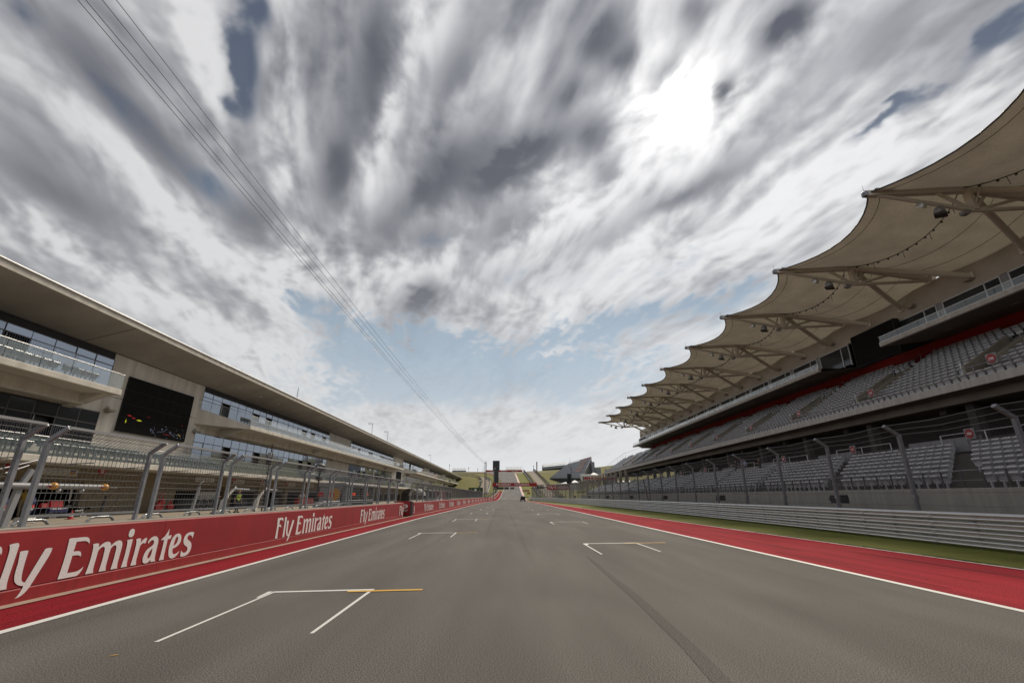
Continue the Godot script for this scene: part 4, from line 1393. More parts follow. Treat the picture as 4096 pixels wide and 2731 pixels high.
func courses(m: MB, d0: float, d1: float, y0: float, y1: float) -> void:
	var n := int(round((y1 - y0) / 0.2))
	var h := (y1 - y0) / n
	for r in n:
		var z := d0
		while z < d1 - 0.05:
			var w := minf(rng.randf_range(0.5, 1.1), d1 - z)
			if d1 - z - w < 0.2:
				w = d1 - z
			var x := BX + 0.008 + rng.randf_range(0.0, 0.012)
			var a := Vector3(x, y0 + h * r + 0.008, -z - 0.006)
			var c := Vector3(x, y0 + h * (r + 1) - 0.008, -z - w + 0.006)
			m.quad(a, Vector3(x, a.y, c.z), c, Vector3(x, c.y, a.z))
			m.quad(Vector3(BX, c.y, a.z), Vector3(x, c.y, a.z), c, Vector3(BX, c.y, c.z))
			z += w

# ---------------------------------------------------------------- main grandstand; its own axes: x away from the track, -z along it
const TURN := -0.02618                                      # 1.5 degrees to the right of the camera's track axis

func on_stand(u: float, y: float, d: float) -> Vector3:
	return Vector3(u, y, -d).rotated(Vector3.UP, TURN)

func grandstand() -> void:
	var s := thing("grandstand", "long two-deck grandstand of grey seats under a scalloped cream membrane roof", "grandstand", Vector3.ZERO, TURN)
	var z0 := 14.0
	var z1 := -118.0
	var zd := -150.0
	# lower deck
	var m := MB.new()
	m.bevel(Vector3(21.0, -0.2, zd), Vector3(21.25, 2.25, z0), 0.02)
	part("front_wall", m, M.stained, s)
	m = MB.new()
	m.span(Vector3(21.25, -0.2, zd), Vector3(22.0, 2.1, z0))
	for r in 8:
		m.span(Vector3(22.0 + 0.65 * r, -0.2, zd), Vector3(22.0 + 0.65 * (r + 1), 2.2 + 0.285 * r, z0))
	m.span(Vector3(27.2, -0.2, zd), Vector3(38.5, 4.3, z0))
	part("lower_steps", m, M.deck, s)
	m = MB.new()
	m.span(Vector3(27.5, 4.3, -112), Vector3(27.7, 5.15, z0))
	part("lower_back_wall", m, M.mid_dark, s)
	m = MB.new()
	var z := z0
	while z > -112.0:
		for k in 6:
			m.bevel(Vector3(27.42, 4.45, z - 1.5 - k * 0.86 - 0.82), Vector3(27.49, 5.3, z - 1.5 - k * 0.86), 0.01)
		z -= 9.9
	part("grey_back_panels", m, M.grey_clad, s)
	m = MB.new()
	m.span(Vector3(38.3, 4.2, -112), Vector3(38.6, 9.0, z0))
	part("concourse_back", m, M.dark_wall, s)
	# concourse columns, and the free row beyond the roof
	m = MB.new()
	m.bevel(Vector3(-0.28, 0, -0.28), Vector3(0.28, 4.2, 0.28), 0.03)
	var col := m.mesh()
	for k in 11:
		var o := part("column", col, M.mid_dark, s)
		o.position = Vector3(30.5, 4.3, -12.0 - 9.0 * k)
	for k in 15:
		var o := part("column", col, M.concrete, s)
		o.position = Vector3(28.1, 3.9, -118.0 - 6.0 * k)
	# front railing of the lower deck
	m = MB.new()
	z = -12.0
	while z > -140.0:
		m.span(Vector3(21.30, 2.1, z - 0.03), Vector3(21.36, 3.02, z + 0.03))
		z -= 1.06
	part("railing_posts", m, M.dark_grey, s)
	m = MB.new()
	m.tube(Vector3(21.33, 3.04, z0), Vector3(21.33, 3.04, -140), 0.03, 6)
	m.tube(Vector3(21.33, 2.6, z0), Vector3(21.33, 2.6, -140), 0.02, 5)
	part("handrail", m, M.galv, s)
	m = MB.new()
	z = -14.0
	while z > -110.0:
		for k in 3:
			m.tube(Vector3(27.45, 4.6, z - 2.9 * k), Vector3(27.45, 5.55, z - 2.9 * k), 0.04, 6)
		m.tube(Vector3(27.45, 5.53, z), Vector3(27.45, 5.53, z - 5.8), 0.03, 6)
		z -= 9.9
	part("back_railing", m, M.galv_light, s)
	# upper deck
	m = MB.new()
	m.bevel(Vector3(28.5, 8.30, zd - 9.0), Vector3(28.75, 8.80, z0), 0.02)
	part("fascia", m, M.stained, s)
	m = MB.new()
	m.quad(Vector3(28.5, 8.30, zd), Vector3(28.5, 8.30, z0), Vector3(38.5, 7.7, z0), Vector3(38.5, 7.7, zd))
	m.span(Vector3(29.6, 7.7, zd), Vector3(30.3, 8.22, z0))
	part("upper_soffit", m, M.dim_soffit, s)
	for k in 14:
		m = MB.new()
		m.span(Vector3(30.3, 7.3, -12.0 - 9.9 * k), Vector3(38.4, 7.9, -12.5 - 9.9 * k))
		part("soffit_beam", m, M.mid_dark, s)
	m = MB.new()
	for r in 12:
		m.span(Vector3(28.78 + 0.6 * r, 8.3, zd), Vector3(28.78 + 0.6 * (r + 1), 8.62 + 0.385 * r, z0))
	part("upper_steps", m, M.deck, s)
	m = MB.new()
	m.span(Vector3(36.0, 8.0, -120.0), Vector3(36.3, 14.4, z0))
	part("red_wall", m, M.stand_red, s)
	m = MB.new()
	z = -12.0
	while z > -148.0:
		m.tube(Vector3(28.62, 8.8, z), Vector3(28.62, 9.55, z), 0.025, 5)
		z -= 2.2
	m.tube(Vector3(28.62, 9.55, z0), Vector3(28.62, 9.55, -148), 0.025, 6)
	part("upper_railing", m, M.galv, s)
	m = MB.new()
	m.tube(Vector3(36.0, 14.9, -118.0), Vector3(36.0, 14.9, -150.0), 0.03, 5)
	for k in 9:
		var f := k / 8.0
		m.tube(Vector3(lerpf(28.9, 36.0, f), lerpf(9.0, 13.5, f), -150), Vector3(lerpf(28.9, 36.0, f), lerpf(10.4, 15.2, f), -150), 0.03, 5)
	m.tube(Vector3(28.9, 10.4, -150), Vector3(36.0, 15.2, -150), 0.03, 5)
	part("end_railing", m, M.galv_light, s)
	vomitories(s)
	# suites level: overhanging wall of windows, balcony in front of it
	suites(s)
	canopy(s)
	seats(s)

func disc_sign(parent: Node3D, at: Vector3, text: String, r := 0.28) -> void:
	var g := group_node("block_sign", parent, at)
	var m := MB.new()
	m.bevel(Vector3(0.0, -r * 1.15, -r * 1.15), Vector3(0.05, r * 1.15, r * 1.15), 0.01)
	part("plate", m, M.grey, g)
	m = MB.new()
	m.lathe(Vector3(-0.004, 0, 0), [Vector2(0.0, 0.012), Vector2(r, 0.012), Vector2(r, 0)], 20, Basis(Vector3(0, 1, 0), Vector3(-1, 0, 0), Vector3(0, 0, 1)))
	part("disc", m, M.red_banner, g)
	words(text, r * 0.75, M.letter, g, Vector3(-0.022, 0, 0), -PI / 2)

func vomitories(s: Node3D) -> void:
	for k in 12:
		var z := -27.1 - 9.85 * (k - 1)
		var g := group_node("stair_entry", s, Vector3(0, 0, z))
		var m := MB.new()
		for side in [0.0, 1.9]:
			var w := 0.22
			var a := [Vector3(29.75, 8.9, 0), Vector3(33.4, 11.2, 0), Vector3(33.4, 12.2, 0), Vector3(30.0, 10.15, 0), Vector3(29.75, 10.0, 0)]
			for i in a.size():
				a[i] += Vector3(0, 0, -side)
			var dz := Vector3(0, 0, -w)
			m.quad(a[0], a[1], a[2], a[3])
			m.tri(a[0], a[3], a[4])
			m.quad(a[1] + dz, a[0] + dz, a[3] + dz, a[2] + dz)
			m.tri(a[3] + dz, a[0] + dz, a[4] + dz)
			m.quad(a[3], a[2], a[2] + dz, a[3] + dz)
			m.quad(a[0], a[4], a[4] + dz, a[0] + dz)
			m.quad(a[4], a[3], a[3] + dz, a[4] + dz)
			m.quad(a[2], a[1], a[1] + dz, a[2] + dz)
		part("parapet", m, M.concrete, g)
		m = MB.new()
		m.tube(Vector3(30.0, 10.25, -0.1), Vector3(33.4, 12.35, -0.1), 0.025, 5)
		m.tube(Vector3(29.85, 8.9, -2.2), Vector3(29.85, 10.3, -2.2), 0.05, 6)
		part("handrail", m, M.galv_light, g)
		disc_sign(s, Vector3(29.1, 9.82, z + 0.5), str(205 + k))
		disc_sign(s, Vector3(27.2, 5.42, z - 0.4), str(105 + k), 0.27)
		# low railing where the top gangway meets the red wall
		m = MB.new()
		for q in [0.0, 1.4]:
			m.tube(Vector3(34.2, 12.55, -q), Vector3(35.9, 13.75, -q), 0.025, 5)
			for f in 3:
				m.tube(Vector3(34.2 + 0.8 * f, 11.9 + 0.6 * f, -q), Vector3(34.2 + 0.8 * f, 12.6 + 0.57 * f, -q), 0.025, 5)
		part("top_rail", m, M.galv_light, g)

func suites(s: Node3D) -> void:
	var wall := MB.new()
	wall.span(Vector3(33.0, 16.07, -120), Vector3(33.4, 17.95, 14))
	wall.span(Vector3(33.0, 13.6, -120.0), Vector3(38.0, 17.95, -119.7))
	wall.quad(Vector3(33.0, 13.55, -120.0), Vector3(36.2, 13.5, -120), Vector3(38, 17.9, -120.0), Vector3(33.0, 17.95, -120.0))
	part("suite_wall", wall, M.suite_wall, s)
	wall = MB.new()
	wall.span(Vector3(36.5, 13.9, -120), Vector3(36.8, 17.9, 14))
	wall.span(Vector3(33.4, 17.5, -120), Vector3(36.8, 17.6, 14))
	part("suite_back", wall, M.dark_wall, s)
	# windows, doors and pilasters between them, every 4.93 m
	var pane := MB.new()
	pane.bevel(Vector3(33.06, 14.1, -1.55), Vector3(33.09, 16.05, 1.55), 0.006)
	var pm := pane.mesh()
	pane = MB.new()
	pane.bevel(Vector3(33.06, 14.1, -0.5), Vector3(33.09, 16.0, 0.5), 0.006)
	var dm := pane.mesh()
	for k in 27:
		var z := 10.4 - 4.93 * k
		if z < -118.0:
			break
		if z < -34.0 and z > -43.5:
			continue
		var g := group_node("suite_window", s, Vector3(0, 0, z))
		var o := part("pane", pm, M.glass_dark, g)
		o.position.z = -1.6
		o = part("door_pane", dm, M.glass_dark, g)
		o.position.z = 0.58
		var m := MB.new()
		for q in [1.12, 0.04, -3.2]:
			m.span(Vector3(33.0, 14.0, q - 0.04), Vector3(33.12, 16.069, q + 0.04))
		m.span(Vector3(33.0, 15.98, -3.2), Vector3(33.11, 16.068, 1.12))
		part("frame", m, M.galv_light, g)
		m = MB.new()
		m.bevel(Vector3(33.02, 13.9, -3.8), Vector3(33.3, 16.068, -3.25), 0.02)
		part("pilaster", m, M.grey_clad, g)
		m = MB.new()
		m.bevel(Vector3(32.6, 16.55, -0.9), Vector3(32.99, 16.75, -0.4), 0.05)
		m.span(Vector3(32.9, 16.5, -0.75), Vector3(32.995, 16.9, -0.55))
		part("wall_lamp", m, M.concrete, g)
	for r in [[-36.0, 14.0], [-118.5, -44.0]]:
		var g := group_node("suite_balcony", s)
		var m := MB.new()
		m.bevel(Vector3(30.5, 13.62, r[0]), Vector3(30.75, 13.97, r[1]), 0.02)
		part("fascia", m, M.stained, g)
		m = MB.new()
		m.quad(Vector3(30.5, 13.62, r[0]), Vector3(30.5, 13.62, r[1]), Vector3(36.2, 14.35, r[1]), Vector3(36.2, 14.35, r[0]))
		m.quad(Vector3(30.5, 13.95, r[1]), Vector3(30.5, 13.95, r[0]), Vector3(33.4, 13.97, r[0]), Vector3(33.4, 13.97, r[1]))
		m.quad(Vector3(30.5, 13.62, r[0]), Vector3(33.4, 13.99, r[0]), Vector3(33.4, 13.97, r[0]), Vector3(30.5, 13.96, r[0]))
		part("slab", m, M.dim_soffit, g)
		var n := int((r[1] - r[0]) / 1.9)
		var w: float = (r[1] - r[0]) / n
		m = MB.new()
		m.span(Vector3(-0.012, 0, -w * 0.5 + 0.025), Vector3(0.012, 0.46, w * 0.5 - 0.025))
		var gm := m.mesh()
		for k in n:
			var o := part("glass_panel", gm, M.glass_rail, g)
			o.position = Vector3(30.58, 13.97, r[1] - w * (k + 0.5))
		m = MB.new()
		m.bar(Vector3(30.58, 14.45, r[0]), Vector3(30.58, 14.45, r[1]), 0.05, 0.04)
		m.bar(Vector3(30.58, 13.985, r[0]), Vector3(30.58, 13.985, r[1]), 0.07, 0.06)
		part("handrail", m, M.galv_light, g)
	# scoreboard screen in the break of the balcony, and one at the far end
	for r in [[-41.4, -36.3, 13.35, 16.3], [-118.4, -114.6, 13.9, 15.7]]:
		var g := group_node("stand_screen", s)
		var m := MB.new()
		m.bevel(Vector3(32.4, r[2], r[0]), Vector3(32.99, r[3], r[1]), 0.08)
		part("casing", m, M.black, g)
		m = MB.new()
		m.span(Vector3(32.385, r[2] + 0.08, r[0] + 0.08), Vector3(32.398, r[3] - 0.08, r[1] - 0.08))
		part("display", m, M.screen, g)

# the membrane: ridges over the trusses, slack between them
func skin(s: float, t: float) -> Vector3:                   # s across a bay, t from the front edge to the back
	var w := 4.0 * s * (1.0 - s)
	var w2 := pow(w, 0.75)
	var u0 := 21.0 + 1.75 * pow(w, 0.85)
	var u := lerpf(u0, 33.7, t)
	var ridge := lookup([[21.0, 18.9], [24.0, 19.16], [27.0, 19.38], [30.0, 19.0], [33.7, 18.42]], u)
	var slack := lookup([[21.0, 18.75], [22.75, 18.6], [27.0, 18.35], [30.0, 18.1], [33.7, 17.5]], u)
	return Vector3(u, lerpf(ridge, slack, w2), 0)

func canopy(s: Node3D) -> void:
	var zs := []
	for k in 13:
		zs.append(7.0 - 9.86 * k)
	zs = [7.0, -2.95, -12.9]
	for k in 10:
		zs.append(-22.8 - 9.84 * k)
	var n := 14
	for k in zs.size() - 1:
		var g := group_node("roof_bay", s, Vector3(0, 0, zs[k]))
		var l: float = zs[k] - zs[k + 1]
		var m := MB.new()
		var norm := func(a: float, b: float) -> Vector3:
			var e := 0.01
			var pu := skin(a, minf(b + e, 1)) - skin(a, maxf(b - e, 0))
			var a0 := maxf(a - e, 0.0)
			var a1 := minf(a + e, 1.0)
			var pz := skin(a1, b) - skin(a0, b) + Vector3(0, 0, -l * (a1 - a0))
			return pu.cross(pz).normalized() * (1.0 if pu.cross(pz).y > 0 else -1.0)
		for i in n:
			for j in 10:
				var p := []
				var q := []
				for c in [[i, j], [i + 1, j], [i + 1, j + 1], [i, j + 1]]:
					var a: float = c[0] / float(n)
					a = 0.5 - 0.5 * cos(PI * a) if true else a
					var b: float = c[1] / 10.0
					p.append(skin(a, b) + Vector3(0, 0, -l * a))
					q.append(norm.call(a, b))
				m.quad_n(p[3], p[2], p[1], p[0], q[3], q[2], q[1], q[0])
		part("membrane", m, M.membrane, g)
		# edge cable and seams
		var e := MB.new()
		for i in n:
			var a := 0.5 - 0.5 * cos(PI * i / n)
			var b := 0.5 - 0.5 * cos(PI * (i + 1) / n)
			e.tube(skin(a, 0) + Vector3(0, 0, -l * a), skin(b, 0) + Vector3(0, 0, -l * b), 0.045, 6, -1, false)
		part("edge_cable", e, M.dark_edge, g)
		for row in [0.06, 0.62, 0.80]:
			e = MB.new()
			for i in n:
				var a := i / float(n)
				var b := (i + 1) / float(n)
				e.tube(skin(a, row) + Vector3(0, -0.012, -l * a), skin(b, row) + Vector3(0, -0.012, -l * b), 0.016, 4, -1, false)
			part("seam", e, M.mid_dark, g)
		e = MB.new()
		for i in 26:
			var a := i / 26.0
			var b := (i + 1) / 26.0
			var pa := skin(a, 0.44) + Vector3(0, -0.06, -l * a)
			var pb := skin(b, 0.44) + Vector3(0, -0.06, -l * b)
			e.tube(pa, pb, 0.03, 4, -1, false)
			if i % 2 == 0:
				e.box(pa + Vector3(0, -0.07, 0), Vector3(0.09, 0.10, 0.09))
			if i % 6 == 3:
				e.tube(pa, pa + Vector3(0.05, -0.5, 0), 0.02, 4)
		part("light_string", e, M.mid_dark, g)
	for k in zs.size():
		truss(s, zs[k])

func truss(s: Node3D, z: float) -> void:
	var t := group_node("roof_truss", s, Vector3(0, 0, z))
	var tip := Vector3(21.0, 18.85, 0)
	var top := Vector3(27.0, 19.12, 0)
	var bot := Vector3(27.0, 17.7, 0)
	var inner := Vector3(32.95, 18.15, 0)
	var m := MB.new()
	m.bar(tip, top, 0.32, 0.34)
	m.bar(top, inner, 0.30, 0.32)
	part("top_chord", m, M.steel_cream, t)
	m = MB.new()
	m.tube(tip + Vector3(0.6, -0.06, 0), bot, 0.125, 8)
	m.tube(bot, inner + Vector3(0, -0.12, 0), 0.125, 8)
	part("bottom_chord", m, M.steel_cream, t)
	m = MB.new()
	m.bar(bot, top, 0.42, 0.24, Vector3.RIGHT)
	m.tube(bot, bot + (top - bot) * 0.96 + Vector3(-1.9, -0.1, 0), 0.11, 8)
	m.tube(bot, Vector3(28.1, 18.9, 0), 0.10, 8)
	m.tube(bot, Vector3(30.0, 18.55, 0), 0.10, 8)
	m.tube(bot + Vector3(0, 0.05, 0), top + Vector3(0.0, -0.1, 0.9), 0.04, 6)
	part("web", m, M.steel_cream, t)
	for q in [3.1, -3.1]:
		m = MB.new()
		m.tube(top, Vector3(33.0, 16.9, q), 0.20, 10)
		m.bevel(Vector3(32.85, 16.68, q - 0.25), Vector3(33.0, 17.12, q + 0.25), 0.02)
		part("raking_strut", m, M.steel_cream, t)
	m = MB.new()
	m.bevel(tip + Vector3(-0.22, -0.16, -0.14), tip + Vector3(0.1, 0.16, 0.14), 0.03)
	m.tube(tip + Vector3(-0.25, 0, 0), tip + Vector3(0.6, 0, 0), 0.09, 8)
	m.tube(tip + Vector3(-0.12, 0.16, 0), tip + Vector3(-0.12, 0.6, 0), 0.012, 4)
	m.bevel(tip + Vector3(0.3, 0.12, -0.34), tip + Vector3(1.5, 0.2, 0.34), 0.02)
	part("tip_clamp", m, M.galv, t)
	m = MB.new()
	m.bevel(inner + Vector3(-0.12, -0.4, -0.26), inner + Vector3(0.05, 0.24, 0.26), 0.02)
	part("wall_bracket", m, M.steel_cream, t)
	# floodlights slung below the bottom chord
	var at := tip.lerp(bot, 0.47) + Vector3(0, -0.12, 0.02)
	m = MB.new()
	m.lathe(at + Vector3(0, -0.32, 0.12), [Vector2(0.05, 0.26), Vector2(0.16, 0.22), Vector2(0.27, 0.02), Vector2(0.27, -0.02), Vector2(0.24, -0.02), Vector2(0.12, 0.1), Vector2(0, 0.12)], 14, Basis(Vector3(1, 0, 0), 0.8))
	m.tube(at, at + Vector3(0, -0.2, 0.06), 0.025, 5)
	part("round_floodlight", m, M.galv_light, t)
	at = tip.lerp(bot, 0.66) + Vector3(0, -0.1, 0)
	m = MB.new()
	m.lathe(at + Vector3(0, -0.42, 0), [Vector2(0.0, 0.34), Vector2(0.2, 0.32), Vector2(0.27, 0.18), Vector2(0.27, -0.06), Vector2(0.0, -0.06)], 12)
	m.tube(at + Vector3(0, 0.15, 0), at + Vector3(0, -0.2, 0), 0.03, 5)
	part("floodlight_body", m, M.galv, t)
	m = MB.new()
	var b := Basis(Vector3.UP, 0.75) * Basis(Vector3.RIGHT, 0.22)
	m.box(at + Vector3(0, -0.58, 0), Vector3(0.56, 0.12, 0.56), b)
	part("floodlight_shade", m, M.mid_dark, t)
	m = MB.new()
	at = tip.lerp(bot, 0.9) + Vector3(0, -0.16, 0)
	m.bevel(at + Vector3(-0.2, -0.24, -0.16), at + Vector3(0.2, 0, 0.16), 0.05)
	part("speaker_box", m, M.grey, t)

func seats(s: Node3D) -> void:
	var all := []
	var pitch := 0.58
	# lower deck: eight rows, a slanting gangway every 9.9 m
	for r in 8:
		var z := -9.0
		while z > -148.0:
			z -= pitch
			var c := fposmod(-z - 3.0 - 0.62 * r, 9.9)
			if c < 1.35:
				continue
			if rng.randf() < 0.004:
				continue
			all.append([Vector3(22.42 + 0.65 * r, 2.2 + 0.285 * r, z), 0])
	for r in 12:
		var z := -9.0
		while z > -149.0:
			z -= pitch
			var c := fposmod(-z - 27.1 + 9.85 * 3, 9.85)
			var u := 28.78 + 0.6 * r + 0.40
			if c < 2.3 and u > 29.5 and u < 34.0:
				continue
			if c < 1.5 and u >= 34.0:
				continue
			if r == 11 and c < 4.0:
				continue
			all.append([Vector3(u, 8.62 + 0.385 * r, z), 1])
	# the seats that show largest are parts of their own
	var order := []
	for i in all.size():
		var p: Vector3 = all[i][0]
		if p.z < -p.x * 0.80 and all[i][1] == 0:
			order.append([p.distance_squared_to(Vector3(0, 1.9, 0)), i])
	order.sort_custom(func(a, b): return a[0] < b[0])
	var single := {}
	var ms := seat_mesh()
	for k in mini(300, order.size()):
		var i: int = order[k][1]
		single[i] = true
		var o := part("seat", ms, M.seat if rng.randf() < 0.7 else M.seat_b, s)
		o.position = all[i][0]
		o.rotation.y = -PI / 2 + rng.randf_range(-0.03, 0.03)
	for deck in 2:
		var pts := []
		for i in all.size():
			if all[i][1] == deck and not single.has(i):
				pts.append(all[i][0])
		seat_mass(s, pts, -PI / 2, M.seat if deck == 0 else M.seat_b)

# ---------------------------------------------------------------- guardrail, debris fence, loudspeakers
func rail_at(d: float) -> Vector3:
	return Vector3(lookup(RAIL, d), rise(12.0, d), -d)

func guardrail() -> void:
	var g := thing("guardrail", "galvanised steel guardrail of stacked beams along the grass in front of the grandstand", "guardrail")
	# four W-beams, each 4 m length a piece, lapped like shingles at the joints
	var prof := [Vector2(0.02, 0.01), Vector2(-0.10, 0.05), Vector2(-0.125, 0.085), Vector2(-0.11, 0.115), Vector2(0.0, 0.145), Vector2(0.0, 0.165), Vector2(-0.10, 0.20), Vector2(-0.125, 0.235), Vector2(-0.11, 0.26), Vector2(0.02, 0.295)]
	var d := 6.0
	while d < 214.0:
		var a := rail_at(d)
		var b := rail_at(d + 4.06)
		for r in 4:
			var y := 0.04 + 0.315 * r
			var m := MB.new()
			for i in prof.size() - 1:
				var p: Vector2 = prof[i]
				var q: Vector2 = prof[i + 1]
				var ends := []
				for e in [[a, 0.012], [b, 0.0]]:
					var o: Vector3 = e[0] - Vector3(e[1], 0, 0) + Vector3.UP * y
					ends.append([o + Vector3(p.x, p.y, 0), o + Vector3(q.x, q.y, 0)])
				m.quad(ends[1][0], ends[0][0], ends[0][1], ends[1][1])
			m.box(a + Vector3(-0.02, y + 0.15, -0.12), Vector3(0.02, 0.035, 0.05))
			m.box(a + Vector3(-0.03, y + 0.15, -2.0), Vector3(0.03, 0.05, 0.16))
			part("beam", m, M.galv_rail, g)
		var post := MB.new()
		for k in 2:
			var o := a.lerp(b, 0.06 + 0.5 * k)
			post.span(o + Vector3(0.02, -0.1, -0.06), o + Vector3(0.14, 1.22, 0.06))
		part("posts", post, M.galv, g)
		var cap := MB.new()
		cap.tube(a + Vector3(-0.04, 1.235, 0), b + Vector3(-0.04, 1.235, 0), 0.075, 10, -1, false)
		cap.quad(a + Vector3(0.13, 1.30, 0), b + Vector3(0.13, 1.30, 0), b + Vector3(-0.02, 1.29, 0), a + Vector3(-0.02, 1.29, 0))
		cap.quad(b + Vector3(-0.02, 1.25, 0), a + Vector3(-0.02, 1.25, 0), a + Vector3(-0.02, 1.29, 0), b + Vector3(-0.02, 1.29, 0))
		part("cap_plate", cap, M.galv_light, g)
		d += 4.0

func fence_at(d: float) -> Vector3:
	return Vector3(lookup(FENCE, d), rise(12.0, d), -d)

func debris_fence() -> void:
	var f := thing("debris_fence", "tall chain-link debris fence on cranked grey posts behind the guardrail", "fence")
	var posts := []
	var d := 5.9
	while d < 214.0:
		posts.append(d)
		d += 5.46
	var m := MB.new()
	# one cranked post, shared
	m.bar(Vector3(0, 0, 0), Vector3(0, 4.78, 0), 0.15, 0.15, Vector3.RIGHT)
	m.bar(Vector3(0.0, 4.72, 0), Vector3(-0.62, 5.16, 0), 0.13, 0.15)
	m.box(Vector3(-0.62, 5.16, 0), Vector3(0.06, 0.14, 0.17), Basis(Vector3(0, 0, 1), -0.6))
	m.bar(Vector3(0, 1.75, 0), Vector3(0, 1.95, 0), 0.2, 0.2, Vector3.RIGHT)
	var pm := m.mesh()
	for q in posts:
		var o := part("post", pm, M.galv, f)
		o.position = fence_at(q)
	for i in posts.size() - 1:
		var a := fence_at(posts[i])
		var b := fence_at(posts[i + 1])
		m = MB.new()
		for y in [0.95, 1.5, 2.05]:
			m.tube(a + Vector3(-0.09, y, 0), b + Vector3(-0.09, y, 0), 0.012, 4, -1, false)
		for y in [[-0.09, 4.74], [-0.35, 4.95], [-0.62, 5.18]]:
			var c := (a + b) * 0.5 + Vector3(y[0], y[1] - 0.10, 0)
			m.tube(a + Vector3(y[0], y[1], 0), c, 0.010, 4, -1, false)
			m.tube(c, b + Vector3(y[0], y[1], 0), 0.010, 4, -1, false)
		part("cable", m, M.galv, f)
		# chain link: diagonal wires both ways
		m = MB.new()
		var far: bool = posts[i] > 110.0
		var step := 0.11 if posts[i] < 50.0 else (0.2 if not far else 0.4)
		var r := 0.004 if posts[i] < 50.0 else (0.007 if not far else 0.013)
		var l := a.distance_to(b)
		var dir := (b - a) / l
		var h := 4.4
		var k := -h
		while k < l:
			for s in [1.0, -1.0]:
				var t0 := k if s > 0 else k + h
				var t1 := k + h if s > 0 else k
				# clip to the bay
				var y0 := 0.35
				var y1 := 0.35 + h
				var p := Vector2(t0, y0)
				var q := Vector2(t1, y1)
				if p.x > q.x:
					var w := p
					p = q
					q = w
				if q.x <= 0 or p.x >= l:
					continue
				if p.x < 0:
					p = p.lerp(q, -p.x / (q.x - p.x))
				if q.x > l:
					q = p.lerp(q, (l - p.x) / (q.x - p.x))
				m.tube(a + dir * p.x + Vector3(-0.085, p.y, 0), a + dir * q.x + Vector3(-0.085, q.y, 0), r, 3, -1, false)
			k += step
		k = 0.0
		while k < l - 0.1:
			for s in [0, 1]:
				var e := minf(k + 0.3, l)
				m.tube(a + dir * (k if s == 0 else e) + Vector3(-0.1, 4.74, 0), a + dir * (e if s == 0 else k) + Vector3(-0.62, 5.14, 0), r, 3, -1, false)
			k += step
		stuff(part("chain_link", m, M.wire, f))
	# two raking stays
	for q in [68.9, 130.0, 158.0]:
		m = MB.new()
		m.tube(fence_at(q) + Vector3(0.15, 0.2, 2.1), fence_at(q) + Vector3(0.1, 4.1, 0.1), 0.07, 8)
		part("raking_stay", m, M.rust if q < 80 else M.galv, f)
	# loudspeakers hung on the posts
	var ord := ["nearest", "second nearest", "third", "fourth", "fifth", "sixth", "seventh"]
	var at := [27.74, 44.1, 60.5, 76.9, 93.3, 109.7, 126.0]
	for i in at.size():
		var p := fence_at(at[i])
		var t := thing("loudspeaker", "black horn loudspeaker low on the debris fence, %s from the camera" % ord[i], "loudspeaker", p + Vector3(0.1, 1.72, 0.1), 0.0, "loudspeakers on the debris fence")
		m = MB.new()
		var z := 0.0
		m.bevel(Vector3(0.05, -0.24, -0.98), Vector3(0.5, 0.24, -0.02), 0.04)
		part("horn_box", m, M.black, t)
		m = MB.new()
		m.tube(Vector3(0.28, 0, -0.98), Vector3(0.28, 0, -1.2), 0.2, 10, 0.1)
		m.tube(Vector3(0.28, 0, -1.2), Vector3(0.28, 0, -1.34), 0.08, 8)
		part("driver", m, M.dark_grey, t)
		m = MB.new()
		m.bar(Vector3(-0.1, 0.1, -0.1), Vector3(0.06, 0.1, -0.3), 0.04, 0.04)
		m.bar(Vector3(-0.1, -0.1, -0.1), Vector3(0.06, -0.1, -0.3), 0.04, 0.04)
		part("bracket", m, M.galv, t)

# ---------------------------------------------------------------- the gantries, the tower, the hill and what stands on it
func banner(parent: Node3D, w: float, h: float, texts: Array, size: float) -> void:
	var m := MB.new()
	m.bevel(Vector3(-w * 0.5, -h * 0.5, -0.12), Vector3(w * 0.5, h * 0.5, 0), 0.02)
	part("board", m, M.red_banner, parent)
	for x in texts:
		var o := part("lettering", slogan(), M.letter, parent)
		o.scale = Vector3(size / 6.34 * 1.0, size / 6.34 * 1.12, 1)
		o.position = Vector3(x - size * 0.5, -0.30 * size / 6.34 * 1.12, 0.006)

